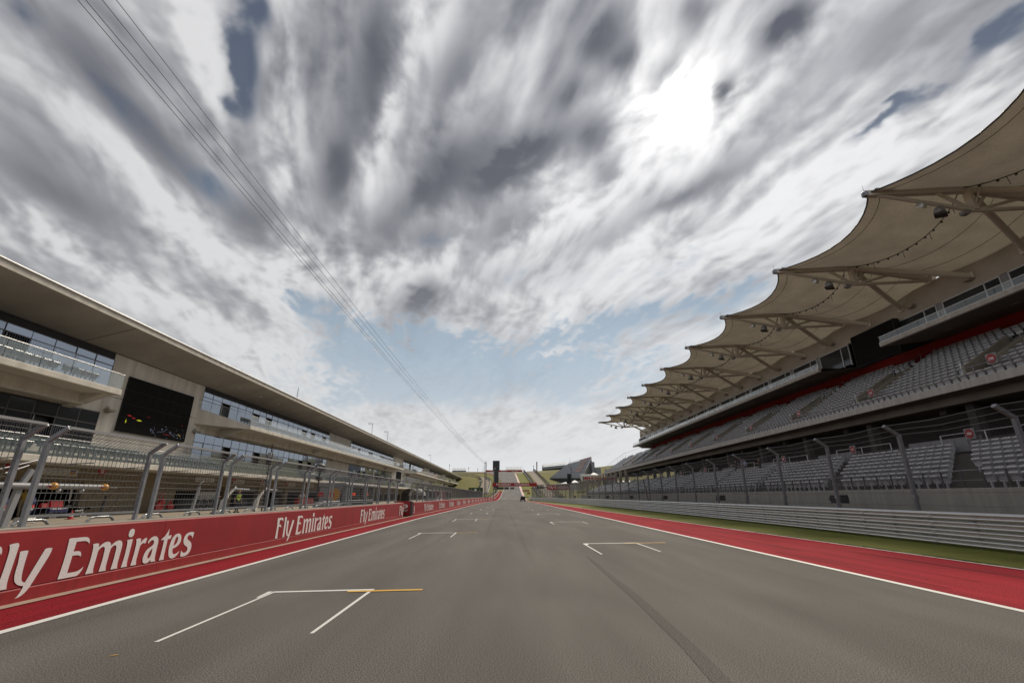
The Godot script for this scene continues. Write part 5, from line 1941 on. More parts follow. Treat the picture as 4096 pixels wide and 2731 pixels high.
func gantries() -> void:
	var g := thing("start_gantry", "red start gantry across the whole track, the slogan on it twice", "gantry", Vector3(5.7, 0, -195))
	var b := group_node("beam", g, Vector3(0, 6.33, 0))
	banner(b, 18.3, 1.34, [-4.6, 2.9], 5.9)
	var m := MB.new()
	for y in [0.5, -0.5]:
		for z in [-0.3, -0.9]:
			m.bar(Vector3(-9.1, y, z), Vector3(9.1, y, z), 0.09, 0.09)
	for k in 18:
		m.bar(Vector3(-9.1 + k, -0.5, -0.6), Vector3(-8.1 + k, 0.5, -0.6), 0.05, 0.05)
	part("truss", m, M.dark_grey, g).position.y = 6.33
	for x in [-8.6, 9.0]:
		m = MB.new()
		m.bevel(Vector3(x - 0.16, 0, -0.75), Vector3(x + 0.16, 5.7, -0.45), 0.03)
		part("post", m, M.grey, g)
	m = MB.new()
	m.bevel(Vector3(-7.4, -1.85, -0.5), Vector3(-2.4, -0.95, -0.2), 0.03)
	m.bevel(Vector3(-8.6, -2.0, -0.5), Vector3(-7.5, -0.95, -0.2), 0.03)
	part("message_board", m, M.black_gloss, g).position.y = 6.33
	words("LAP", 0.6, M.letter, g, Vector3(-4.3, 4.93, -0.19), 0.0, "lettering", false)
	words("TIME", 0.5, M.letter, g, Vector3(-8.0, 4.9, -0.19), 0.0, "lettering", false)
	for k in 5:
		m = MB.new()
		m.bevel(Vector3(-1.84 + 0.34 * k, 4.5, -0.45), Vector3(-1.56 + 0.34 * k, 5.36, -0.2), 0.03)
		for j in 2:
			m.tube(Vector3(-1.7 + 0.34 * k, 4.75 + 0.38 * j, -0.2), Vector3(-1.7 + 0.34 * k, 4.75 + 0.38 * j, -0.1), 0.12, 8)
		part("signal_lamp", m, M.black, g)
	g = thing("side_gantry", "shorter red gantry over the right verge, slogan once and start lamps at its tip", "gantry", Vector3(18.2, 0, -150))
	b = group_node("beam", g, Vector3(0, 4.45, 0))
	banner(b, 7.0, 1.35, [0.0], 6.3)
	m = MB.new()
	m.bar(Vector3(-6.9, 5.22, -0.25), Vector3(3.9, 5.22, -0.25), 0.14, 0.16)
	m.bevel(Vector3(3.5, 0, -0.45), Vector3(3.8, 5.3, -0.15), 0.03)
	part("arm", m, M.grey, g)
	for k in 5:
		m = MB.new()
		m.bevel(Vector3(-6.75 + 0.43 * k, 4.1, -0.4), Vector3(-6.45 + 0.43 * k, 5.1, -0.12), 0.03)
		for j in 2:
			m.tube(Vector3(-6.6 + 0.43 * k, 4.4 + 0.4 * j, -0.12), Vector3(-6.6 + 0.43 * k, 4.4 + 0.4 * j, -0.02), 0.12, 8)
		part("signal_lamp", m, M.black, g)
	# scoring pylon
	g = thing("scoring_pylon", "tall black scoring pylon with a wider head behind the start gantry", "scoreboard", Vector3(-2.4, 0, -240))
	m = MB.new()
	m.bevel(Vector3(-1.27, 5.0, -0.5), Vector3(1.27, 14.8, 0.5), 0.04)
	m.bevel(Vector3(-0.3, 1.0, -0.3), Vector3(0.3, 5.0, 0.3), 0.04)
	part("column", m, M.black_gloss, g)
	m = MB.new()
	m.bevel(Vector3(-1.75, 14.4, -0.7), Vector3(1.75, 18.97, 0.7), 0.05)
	m.tube(Vector3(0.1, 18.9, 0), Vector3(0.1, 19.25, 0), 0.06, 6)
	part("head", m, M.black_gloss, g)
	words("LAP", 0.95, M.off_white, g, Vector3(-0.9, 15.05, 0.71), 0.0, "lettering", false)
	m = MB.new()
	for k in 10:
		m.bevel(Vector3(-1.0, 6.6 + 0.78 * k, 0.5), Vector3(-0.74, 7.1 + 0.78 * k, 0.52), 0.01)
	part("position_digits", m, M.grey, g)
	# lattice mast with the cable ends
	g = thing("lattice_mast", "slim dark lattice mast left of the scoring pylon where the overhead cables end", "mast", Vector3(-6.6, 0, -203))
	m = MB.new()
	for c in [[-0.3, -0.3], [0.3, -0.3], [-0.3, 0.3], [0.3, 0.3]]:
		m.bar(Vector3(c[0], 0, c[1]), Vector3(c[0], 15.7, c[1]), 0.17, 0.17, Vector3.RIGHT)
	part("legs", m, M.black, g)
	m = MB.new()
	for k in 17:
		var y := 0.3 + 0.94 * k
		for z in [-0.3, 0.3]:
			m.bar(Vector3(-0.3, y, z), Vector3(0.3, y, z), 0.10, 0.14)
			m.bar(Vector3(-0.3 if k % 2 == 0 else 0.3, y, z), Vector3(0.3 if k % 2 == 0 else -0.3, y + 0.94, z), 0.04, 0.04)
	part("lacing", m, M.black, g)

func cables() -> void:
	# camera cables that sag from the mast to a point high above the pit lane
	var ends := [[-16.4, 19.94], [-16.37, 20.25], [-16.3, 20.92], [-16.25, 21.55]]
	var ord := ["outermost on the left", "second from the left", "third from the left", "innermost, nearest the track"]
	for k in 4:
		var m := MB.new()
		var a := Vector3(ends[k][0], ends[k][1], -12.7)
		var b := Vector3(-6.87 + 0.13 * k, 14.9 + 0.16 * k, -202.8)
		var p := Vector3.ZERO
		for i in 41:
			var t := -0.25 + 1.25 * i / 40.0
			var q := a.lerp(b, t) + Vector3(0, -CABLE_SAG * 4.0 * t * (1.0 - t), 0)
			if i > 0:
				m.tube(p, q, 0.016, 5, -1, false)
			p = q
		tag(part("overhead_cable", m, M.dark_grey), "thin dark cable sagging across the sky to the lattice mast, %s" % ord[k], "cable", "overhead cables")

const CABLE_SAG := 1.4

func mesh_fence(label: String, pts: Array, h: float, step: int, base := 0.0, called := "hill_fence") -> void:
	var g := thing(called, label, "fence")
	if base > 0.0:
		var m := MB.new()
		block(m, pts, 0.35, base)
		part("base_wall", m, M.off_white, g)
	var w := MB.new()
	for i in pts.size():
		var p := Vector3(pts[i][0], rise(pts[i][0], pts[i][1]), -pts[i][1])
		if i % step == 0:
			var m := MB.new()
			m.bar(p, p + Vector3.UP * h, 0.09, 0.09, Vector3.RIGHT)
			part("post", m, M.dark_grey, g)
		if i > 0:
			var o := Vector3(pts[i - 1][0], rise(pts[i - 1][0], pts[i - 1][1]), -pts[i - 1][1])
			for k in 14:
				var y := Vector3.UP * (base + (h - base) * k / 13.0)
				w.tube(o + y, p + y, 0.022, 3, -1, false)
			for k in 6:
				var q := o.lerp(p, k / 6.0)
				w.tube(q + Vector3.UP * base, q + Vector3.UP * h, 0.02, 3, -1, false)
	stuff(part("wire_mesh", w, M.dark_grey, g))

func hill_things() -> void:
	mesh_fence("dark mesh fence on a white base wall, right edge of the hill track", along(19.3, 228, 19.5, 408, 45), 2.6, 2, 0.9)
	mesh_fence("dark mesh fence between the service road and the right grass slope", along(27.8, 215, 29.2, 425, 50), 2.3, 2)
	mesh_fence("grey mesh fence along the curved service road on the left mound", curve([[-12.5, 245], [-12.0, 290], [-13.5, 316], [-20, 338], [-42, 349], [-80, 349]], 50), 2.0, 2)
	mesh_fence("pale low barrier with mesh where the left service road meets the track", curve([[-6.9, 246], [-6.5, 280], [-7.0, 312], [-11, 336]], 26), 1.5, 3, 0.95, "barrier_fence")
	# red hoardings along the crest
	for s in [[-13.9, 19.8, 431.5, 22.3, 24.3, "long red advertising hoarding on the crest behind the first corner"], [-62.0, -7.2, 437.0, 20.9, 22.2, "low red hoarding on the crest, left of the lattice mast"]]:
		var t := thing("hoarding", s[5], "hoarding", Vector3((s[0] + s[1]) * 0.5, s[3], -s[2]))
		var w: float = s[1] - s[0]
		var n := int(w / 4.5)
		for k in n:
			var m := MB.new()
			m.bevel(Vector3(-w * 0.5 + w * k / n + 0.03, 0, -0.1), Vector3(-w * 0.5 + w * (k + 1) / n - 0.03, s[4] - s[3], 0), 0.02)
			part("board", m, M.red_banner, t)
			if k % 2 == 1 and s[0] > -20:
				var o := part("lettering", slogan(), M.letter, t)
				o.scale = Vector3(0.66, 0.9, 1)
				o.position = Vector3(-w * 0.5 + w * k / n + 0.1, 0.55, 0.004)
		var m2 := MB.new()
		m2.span(Vector3(-w * 0.5, -1.1, -0.3), Vector3(w * 0.5, -0.02, -0.12))
		part("tyre_barrier", m2, M.dark_grey, t)
	var t := thing("marquee", "long white marquee roof behind the red hoarding on the crest", "marquee", Vector3(12.2, 22.8, -442))
	var m := MB.new()
	for k in 5:
		var x := -7.5 + 3.0 * k
		m.quad(Vector3(x, 2.2, 3), Vector3(x + 3, 2.2, 3), Vector3(x + 3, 3.9, 0), Vector3(x, 3.9, 0))
		m.quad(Vector3(x + 3, 2.2, -3), Vector3(x, 2.2, -3), Vector3(x, 3.9, 0), Vector3(x + 3, 3.9, 0))
	part("roof", m, M.tent, t)
	m = MB.new()
	for k in 12:
		m.tube(Vector3(-7.5 + 1.36 * k, 0, 3.2), Vector3(-7.5 + 1.36 * k, 5.2, 3.2), 0.06, 5)
	m.tube(Vector3(-7.5, 4.7, 3.2), Vector3(7.5, 4.7, 3.2), 0.04, 5)
	part("posts", m, M.dark_grey, t)
	# far stands with white tent roofs
	far_tent_stand(Vector3(-46.5, 22.4, -452), Vector3(-33.4, 22.2, -450), 3.2, 2.6, 4, "small dark stand under white domed canopies at the left crest")
	far_tent_stand(Vector3(40.3, 25.2, -455), Vector3(66.0, 28.4, -470), 3.6, 3.2, 15, "long dark stand under a row of white peaked canopies on the right hill")
	bleachers()
	# poles along the skyline
	var ord := [[-48.0, 440, 7.0, "leftmost pole on the skyline above the pit roof's end"], [-30.2, 440, 4.4, "thin pole on the crest beside the left stand"], [-21.6, 440, 3.4, "lamp pole on the crest between two hoardings' posts"], [-16.5, 436, 5.3, "thick dark pole on the crest left of the lattice mast"], [67.8, 460, 11.5, "tall thin mast at the right end of the peaked canopies"], [29.3, 424, 5.0, "dark lamp pole at the top of the right service road"], [39.2, 440, 5.0, "short pole with a drooping flag left of the peaked canopies"]]
	for s in ord:
		m = MB.new()
		var r: float = rise(s[0], s[1])
		m.tube(Vector3.ZERO, Vector3(0, s[2], 0), 0.16, 6, 0.11)
		if s[1] == 424 or s[1] == 440:
			m.box(Vector3(0.2, s[2] - 0.6, 0), Vector3(0.7, 1.0, 0.12))
		var o := part("pole", m, M.dark_grey)
		o.position = Vector3(s[0], r, -s[1])
		tag(o, s[3], "pole", "")
	m = MB.new()
	m.tube(Vector3(0, -1, 0), Vector3(0, 8.2, 0), 0.48, 10)
	var rp := part("chimney_pole", m, M.rust)
	rp.position = Vector3(33.0, 23.6, -432)
	tag(rp, "stout rust-brown column standing on the crest right of the track", "column")
	# the green clock sign, the white cabin on the mound, small slogan boards
	t = thing("clock_sign", "dark green sign board with a round white clock, beside the pit exit", "sign", Vector3(-11.8, 3.7, -226))
	m = MB.new()
	m.bevel(Vector3(-3.4, 0, -0.15), Vector3(3.4, 1.95, 0), 0.03)
	part("board", m, M.sign_green, t)
	m = MB.new()
	m.disc(Vector3(-0.1, 0.95, 0.01), 0.62, Vector3.RIGHT, Vector3.UP, 28)
	part("clock_rim", m, M.gold, t)
	m = MB.new()
	m.disc(Vector3(-0.1, 0.95, 0.016), 0.54, Vector3.RIGHT, Vector3.UP, 28)
	part("clock_face", m, M.white, t)
	m = MB.new()
	m.bar(Vector3(-0.1, 0.95, 0.03), Vector3(-0.1, 1.4, 0.03), 0.012, 0.07, Vector3.RIGHT)
	m.bar(Vector3(-0.1, 0.95, 0.03), Vector3(0.12, 0.75, 0.03), 0.012, 0.07, Vector3.RIGHT)
	part("clock_hands", m, M.black, t)
	for x in [-2.1, 1.9]:
		m = MB.new()
		for k in 5:
			var a := -0.7 + 0.35 * k
			m.tri(Vector3(x - 0.18 + 0.09 * k - 0.04, 1.15, 0.012), Vector3(x - 0.18 + 0.09 * k + 0.04, 1.15, 0.012), Vector3(x + sin(a) * 0.45, 1.5 - absf(a) * 0.12, 0.012))
		m.span(Vector3(x - 0.22, 1.06, 0.0), Vector3(x + 0.22, 1.15, 0.012))
		part("crown_emblem", m, M.gold, t)
		m = MB.new()
		for k in 5:
			m.span(Vector3(x - 0.6 + 0.26 * k, 0.55, 0.0), Vector3(x - 0.42 + 0.26 * k, 0.78, 0.012))
		part("letter_block", m, M.gold, t)
	m = MB.new()
	for x in [-3.0, 3.0]:
		m.tube(Vector3(x, -3.8, -0.3), Vector3(x, 1.6, -0.3), 0.09, 6)
	part("posts", m, M.dark_grey, t)
	t = thing("cabin", "small white cabin alone on the left grass mound", "cabin", Vector3(-13.0, 10.0, -304))
	m = MB.new()
	m.bevel(Vector3(-0.75, 0.5, -0.7), Vector3(0.75, 1.5, 0.7), 0.03)
	part("body", m, M.white, t)
	m = MB.new()
	m.bevel(Vector3(-0.7, -0.6, -0.65), Vector3(0.7, 0.5, 0.65), 0.03)
	part("base", m, M.dark_grey, t)
	for s in [[13.4, 256.0, 3.6, 0.85, "small red slogan board on the hill grass, upper of two"], [14.2, 243.5, 1.6, 0.75, "smaller red slogan board on the hill grass, by the fence end"]]:
		t = thing("slogan_board", s[4], "sign", Vector3(s[0], rise(s[0], s[1]) + 0.15, -s[1]))
		var g := group_node("panel", t, Vector3(0, 0.5, 0))
		banner(g, s[2], s[3], [0.0], s[2] * 0.86)
		m = MB.new()
		for x in [-0.4, 0.4]:
			m.bar(Vector3(s[2] * x, -0.4, -0.2), Vector3(s[2] * x, 0.6, -0.2), 0.06, 0.06, Vector3.RIGHT)
		part("legs", m, M.dark_grey, t)
	for s in [[3.3, 214.5, "tiny red cone on the left half of the track below the gantry"], [8.0, 211.0, "tiny red cone left of the black off-road car"]]:
		m = MB.new()
		m.lathe(Vector3.ZERO, [Vector2(0.2, 0), Vector2(0.2, 0.04), Vector2(0.14, 0.05), Vector2(0.03, 0.5), Vector2(0, 0.5)], 10)
		var o := part("traffic_cone", m, M.red)
		o.position = Vector3(s[0], rise(s[0], s[1]) + 0.12, -s[1])
		tag(o, s[2], "cone")
	# roofs and cabins at the foot of the right hill
	for s in [[27.3, 32.6, 7.0, 8.6, 236.0, "long white sloping roof at the foot of the right grass hill"], [44.7, 49.2, 11.7, 13.3, 262.0, "white flat container building below the dark bleachers"], [33.6, 36.8, 6.9, 9.0, 226.0, "white marquee with a peaked roof behind the debris fence"], [50.5, 54.5, 12.0, 14.4, 266.0, "white peaked marquee right of the container building"], [58.0, 70.0, 8.0, 9.4, 240.0, "pale low roof seen between the stand's bare columns"]]:
		t = thing("far_building", s[5], "building", Vector3((s[0] + s[1]) * 0.5, s[2], -s[4]))
		var w: float = (s[1] - s[0]) * 0.5
		var h: float = s[3] - s[2]
		m = MB.new()
		m.bevel(Vector3(-w, -2.5, -3), Vector3(w, h * 0.45, 3), 0.05)
		part("walls", m, M.off_white, t)
		m = MB.new()
		if s[0] < 30:
			m.quad(Vector3(-w, -0.3, 3.1), Vector3(w, h * 0.5, 3.1), Vector3(w, h, -1), Vector3(-w, 0.2, -1))
			m.span(Vector3(-w, -0.32, 3.0), Vector3(w, -0.3, 3.1))
		elif s[0] < 45.0 and s[0] > 40:
			m.bevel(Vector3(-w - 0.1, h * 0.45, -3.1), Vector3(w + 0.1, h, 3.1), 0.08)
		else:
			m.quad(Vector3(-w - 0.2, h * 0.45, 3.2), Vector3(w + 0.2, h * 0.45, 3.2), Vector3(w * 0.2, h, 0), Vector3(-w * 0.2, h, 0))
			m.tri(Vector3(w + 0.2, h * 0.45, 3.2), Vector3(w + 0.2, h * 0.45, -3.2), Vector3(w * 0.2, h, 0))
			m.tri(Vector3(-w - 0.2, h * 0.45, -3.2), Vector3(-w - 0.2, h * 0.45, 3.2), Vector3(-w * 0.2, h, 0))
		part("roof", m, M.tent, t)
		m = MB.new()
		for k in 4:
			m.bevel(Vector3(-w + w * 0.5 * k + 0.2, -2.0, 3.0), Vector3(-w + w * 0.5 * k + w * 0.32, h * 0.2, 3.05), 0.02)
		part("doors", m, M.dark_grey, t)
	m = MB.new()
	m.bevel(Vector3(-8.5, 0, -0.2), Vector3(8.5, 1.2, 0), 0.03)
	var hb := part("hoarding", m, M.red_banner)
	hb.position = Vector3(54.0, 10.4, -258)
	tag(hb, "red hoarding in front of the white container building", "hoarding")
	for s in [[57.6, 59.6, 15.0, 22.4, 300.0, "dark square tower at the right end of the bleachers"], [60.0, 63.5, 15.0, 18.8, 300.0, "low dark blocks right of the square tower"], [64.5, 71.0, 13.0, 17.0, 290.0, "far grey building just left of the grandstand's stepped end"]]:
		t = thing("far_building", s[5], "building", Vector3((s[0] + s[1]) * 0.5, s[2], -s[4]))
		var w: float = (s[1] - s[0]) * 0.5
		m = MB.new()
		m.bevel(Vector3(-w, -8, -2), Vector3(w, s[3] - s[2], 2), 0.05)
		part("walls", m, M.far_stand, t)
		m = MB.new()
		for k in 3:
			m.span(Vector3(-w + w * 0.7 * k + 0.1, s[3] - s[2], -0.4), Vector3(-w + w * 0.7 * k + w * 0.3, s[3] - s[2] + 0.5, 0.4))
		part("roof_plant", m, M.dark_grey, t)
	# the dark panel on a pole at the bend
	t = thing("display_panel", "tall dark panel on a pole above the debris fence, right of the side gantry", "panel", Vector3(21.4, 0, -148))
	m = MB.new()
	m.bevel(Vector3(-0.6, 5.5, -0.2), Vector3(0.55, 8.5, 0.1), 0.03)
	part("panel", m, M.black, t)
	m = MB.new()
	m.tube(Vector3(0.75, 0, -0.3), Vector3(0.75, 10.6, -0.3), 0.09, 8)
	m.bar(Vector3(-0.5, 5.45, -0.1), Vector3(0.9, 5.45, -0.1), 0.1, 0.1)
	m.bar(Vector3(0.75, 10.5, -0.3), Vector3(0.1, 10.9, -0.3), 0.06, 0.06)
	part("pole", m, M.dark_grey, t)

func far_tent_stand(a: Vector3, b: Vector3, h: float, rh: float, n: int, label: String) -> void:
	var t := thing("tent_stand", label, "grandstand", a)
	var d := b - a
	var m := MB.new()
	var back := Vector3(0, 0, -7)
	var up := Vector3.UP * h
	m.quad(-Vector3.UP * 3, d - Vector3.UP * 3, d + up * 0.75, up * 0.75)
	m.quad(up * 0.75, d + up * 0.75, d + back + up, back + up)
	m.quad(back - Vector3.UP * 3, -Vector3.UP * 3, up * 0.75, back + up)
	m.quad(d - Vector3.UP * 3, d + back - Vector3.UP * 3, d + back + up, d + up * 0.75)
	part("seating", m, M.far_stand, t)
	m = MB.new()
	m.quad(Vector3(0, -2.5, 0.05), d + Vector3(0, -2.5, 0.05), d + Vector3(0, h * 0.25, 0.05), Vector3(0, h * 0.25, 0.05))
	part("underside", m, M.far_dark, t)
	for k in n:
		var p := d * (k / float(n))
		var q := d * ((k + 1) / float(n))
		var base := Vector3.UP * (h + rh * 0.35)
		m = MB.new()
		var c := (p + q) * 0.5 + back * 0.5 + base + Vector3.UP * rh * 0.65
		var cs := [p + base, q + base, q + back + base, p + back + base]
		for i in 4:
			var e: Vector3 = cs[i]
			var f: Vector3 = cs[(i + 1) % 4]
			var e2 := e.lerp(c, 0.55) - Vector3.UP * rh * 0.14
			var f2 := f.lerp(c, 0.55) - Vector3.UP * rh * 0.14
			m.quad(e, f, f2, e2)
			m.tri(e2, f2, c)
		part("canopy", m, M.tent, t)
	m = MB.new()
	for k in n + 1:
		var p := d * (k / float(n))
		m.tube(p + up * 0.7, p + Vector3.UP * (h + rh * 0.4), 0.08, 5)
	part("posts", m, M.dark_grey, t)

func bleachers() -> void:
	var t := thing("bleachers", "big dark temporary bleachers rising up the right hill, patches of red seats", "grandstand")
	var a := Vector3(34.2, 13.6, -330)
	var b := Vector3(46.0, 11.6, -268)
	var c := Vector3(56.5, 27.2, -392)
	var e := Vector3(60.5, 25.8, -312)
	var n := 22
	for k in n:
		var f := k / float(n)
		var g := (k + 1) / float(n)
		var m := MB.new()
		var near_end := b.lerp(e, f)
		var p := a.lerp(c, f)
		var q := a.lerp(c, g)
		var near_q := b.lerp(e, g)
		p.y = a.lerp(c, f).y
		m.quad(near_end, p, Vector3(p.x, q.y, p.z), Vector3(near_end.x, near_q.y, near_end.z))
		m.quad(Vector3(near_end.x, near_q.y, near_end.z), Vector3(p.x, q.y, p.z), q, near_q)
		part("seat_row", m, M.far_stand if k % 4 else M.galv, t)
	var r := MB.new()
	for k in [6, 9, 12, 15, 18]:
		var f: float = (k + 0.1) / n
		var g: float = (k + 1.2) / n
		var p := b.lerp(e, f).lerp(a.lerp(c, f), 0.10) + Vector3(-0.25, 0.5, 0.1)
		var q := b.lerp(e, f).lerp(a.lerp(c, f), 0.30) + Vector3(-0.25, 0.5, 0.1)
		var up := (b.lerp(e, g) - b.lerp(e, f))
		r.quad(p, q, q + up, p + up)
	part("red_seats", r, M.rust, t)
	var m := MB.new()
	var dn := Vector3(0, -9, 0)
	m.quad(b + dn, b.lerp(e, 1) + Vector3(0, -16, 0), e, b)
	m.quad(a + dn, b + dn, b - Vector3(0, 0.05, 0), a - Vector3(0, 0.05, 0))
	m.quad(c + Vector3(0, -9, 0), a + dn, a, c)
	part("understructure", m, M.far_dark, t)
	m = MB.new()
	for k in 24:
		var f := k / 23.0
		var p := b.lerp(e, f)
		m.bar(p, p + Vector3(0.3, -7.0 - 7.0 * f, 0), 0.14, 0.14, Vector3.RIGHT)
	for k in 9:
		m.bar(b + Vector3(0.0, -0.8 * k, 0.1), e + Vector3(0, -1.5 * k, 0.1), 0.1, 0.1)
	part("scaffold", m, M.grey_clad, t)
	m = MB.new()
	for k in 30:
		var p := c.lerp(e, k / 29.0)
		m.tube(p, p + Vector3.UP * 1.1, 0.06, 4)
	m.tube(c + Vector3.UP * 1.1, e + Vector3.UP * 1.1, 0.06, 4)
	part("top_rail", m, M.dark_grey, t)
	m = MB.new()
	m.quad(e + Vector3.UP * 0.1, c.lerp(e, 0.55) + Vector3.UP * 0.1, c.lerp(e, 0.55) + Vector3.UP * 0.8, e + Vector3.UP * 0.9)
	part("top_hoarding", m, M.red_banner, t)

# ---------------------------------------------------------------- people: tapered capsules joined by a smooth minimum, meshed as surface nets
func sd_bone(p: Vector3, b: Array) -> float:
	var a: Vector3 = b[0]
	var c: Vector3 = b[1]
	var d := c - a
	var h := clampf((p - a).dot(d) / maxf(d.length_squared(), 1e-6), 0, 1)
	var q := p - a - d * h
	if b.size() > 4:
		q.z *= b[4]
	return q.length() - lerpf(b[2], b[3], h)

func field(p: Vector3, bones: Array, k: float) -> float:
	var r := 9.0
	for b in bones:
		var d := sd_bone(p, b)
		var h := clampf(0.5 + 0.5 * (d - r) / k, 0, 1)
		r = lerpf(d, r, h) - k * h * (1.0 - h)
	return r

func nets(bones: Array, cell: float, k: float, m: MB, cut := -9.0, cut_top := 9.0) -> void:
	var lo := Vector3.ONE * 99.0
	var hi := -lo
	for b in bones:
		for i in 2:
			lo = lo.min(b[i] - Vector3.ONE * (b[2 + i] + cell * 2.0))
			hi = hi.max(b[i] + Vector3.ONE * (b[2 + i] + cell * 2.0))
	var n := Vector3i(((hi - lo) / cell).ceil()) + Vector3i.ONE
	var f := PackedFloat32Array()
	f.resize(n.x * n.y * n.z)
	f.fill(1.0)
	var bs := 4
	for bz in range(0, n.z, bs):
		for by in range(0, n.y, bs):
			for bx in range(0, n.x, bs):
				var c := lo + Vector3(bx + 1.5, by + 1.5, bz + 1.5) * cell
				var d0 := 9.0
				var near_by := []
				for bn in bones:
					var dd := sd_bone(c, bn)
					d0 = minf(d0, dd)
					if dd < cell * 4.0 + k * 1.5 or near_by.is_empty():
						near_by.append(bn)
				if d0 > cell * 4.6 + k or d0 < -cell * 4.6 - k:
					for z in range(bz, mini(bz + bs, n.z)):
						for y in range(by, mini(by + bs, n.y)):
							for x in range(bx, mini(bx + bs, n.x)):
								f[(z * n.y + y) * n.x + x] = d0
					continue
				for z in range(bz, mini(bz + bs, n.z)):
					for y in range(by, mini(by + bs, n.y)):
						for x in range(bx, mini(bx + bs, n.x)):
							var p := lo + Vector3(x, y, z) * cell
							var d := field(p, near_by, k)
							d = maxf(d, maxf(cut - p.y, p.y - cut_top))
							f[(z * n.y + y) * n.x + x] = d
	var at := {}
	var idx := func(x: int, y: int, z: int) -> int: return (z * n.y + y) * n.x + x
	var corner := [[0, 0, 0], [1, 0, 0], [0, 1, 0], [1, 1, 0], [0, 0, 1], [1, 0, 1], [0, 1, 1], [1, 1, 1]]
	var edge := [[0, 1], [2, 3], [4, 5], [6, 7], [0, 2], [1, 3], [4, 6], [5, 7], [0, 4], [1, 5], [2, 6], [3, 7]]
	for z in n.z - 1:
		for y in n.y - 1:
			for x in n.x - 1:
				var v := []
				var neg := 0
				for c in corner:
					var q: float = f[((z + c[2]) * n.y + y + c[1]) * n.x + x + c[0]]
					v.append(q)
					if q < 0:
						neg += 1
				if neg == 0 or neg == 8:
					continue
				var sum := Vector3.ZERO
				var cnt := 0
				for e in edge:
					var a: float = v[e[0]]
					var b: float = v[e[1]]
					if (a < 0) != (b < 0):
						var t := a / (a - b)
						var ca = corner[e[0]]
						var cb = corner[e[1]]
						sum += Vector3(ca[0], ca[1], ca[2]).lerp(Vector3(cb[0], cb[1], cb[2]), t)
						cnt += 1
				at[idx.call(x, y, z)] = lo + (Vector3(x, y, z) + sum / cnt) * cell
	var nrm := {}
	for i in at:
		var x: int = i % n.x
		var y: int = (i / n.x) % n.y
		var z: int = i / (n.x * n.y)
		x = clampi(x, 1, n.x - 2)
		y = clampi(y, 1, n.y - 2)
		z = clampi(z, 1, n.z - 2)
		var o: int = (z * n.y + y) * n.x + x
		var sx := n.x
		var sz := n.x * n.y
		nrm[i] = Vector3(f[o + 1] - f[o - 1] + f[o + 2] - f[o], f[o + sx] - f[o - sx] + f[mini(o + 2 * sx, f.size() - 1)] - f[o], f[o + sz] - f[o - sz] + f[mini(o + 2 * sz, f.size() - 1)] - f[o]).normalized()
	for z in range(1, n.z - 1):
		for y in range(1, n.y - 1):
			for x in range(1, n.x - 1):
				var a: float = f[(z * n.y + y) * n.x + x]
				for ax in 3:
					var b: float = f[((z + (1 if ax == 2 else 0)) * n.y + y + (1 if ax == 1 else 0)) * n.x + x + (1 if ax == 0 else 0)]
					if (a < 0) == (b < 0):
						continue
					var q := []
					match ax:
						0: q = [idx.call(x, y - 1, z - 1), idx.call(x, y, z - 1), idx.call(x, y, z), idx.call(x, y - 1, z)]
						1: q = [idx.call(x - 1, y, z - 1), idx.call(x - 1, y, z), idx.call(x, y, z), idx.call(x, y, z - 1)]
						2: q = [idx.call(x - 1, y - 1, z), idx.call(x, y - 1, z), idx.call(x, y, z), idx.call(x - 1, y, z)]
					if not (at.has(q[0]) and at.has(q[1]) and at.has(q[2]) and at.has(q[3])):
						continue
					if a >= 0:
						q.reverse()
					m.quad_n(at[q[0]], at[q[1]], at[q[2]], at[q[3]], nrm[q[0]], nrm[q[1]], nrm[q[2]], nrm[q[3]])

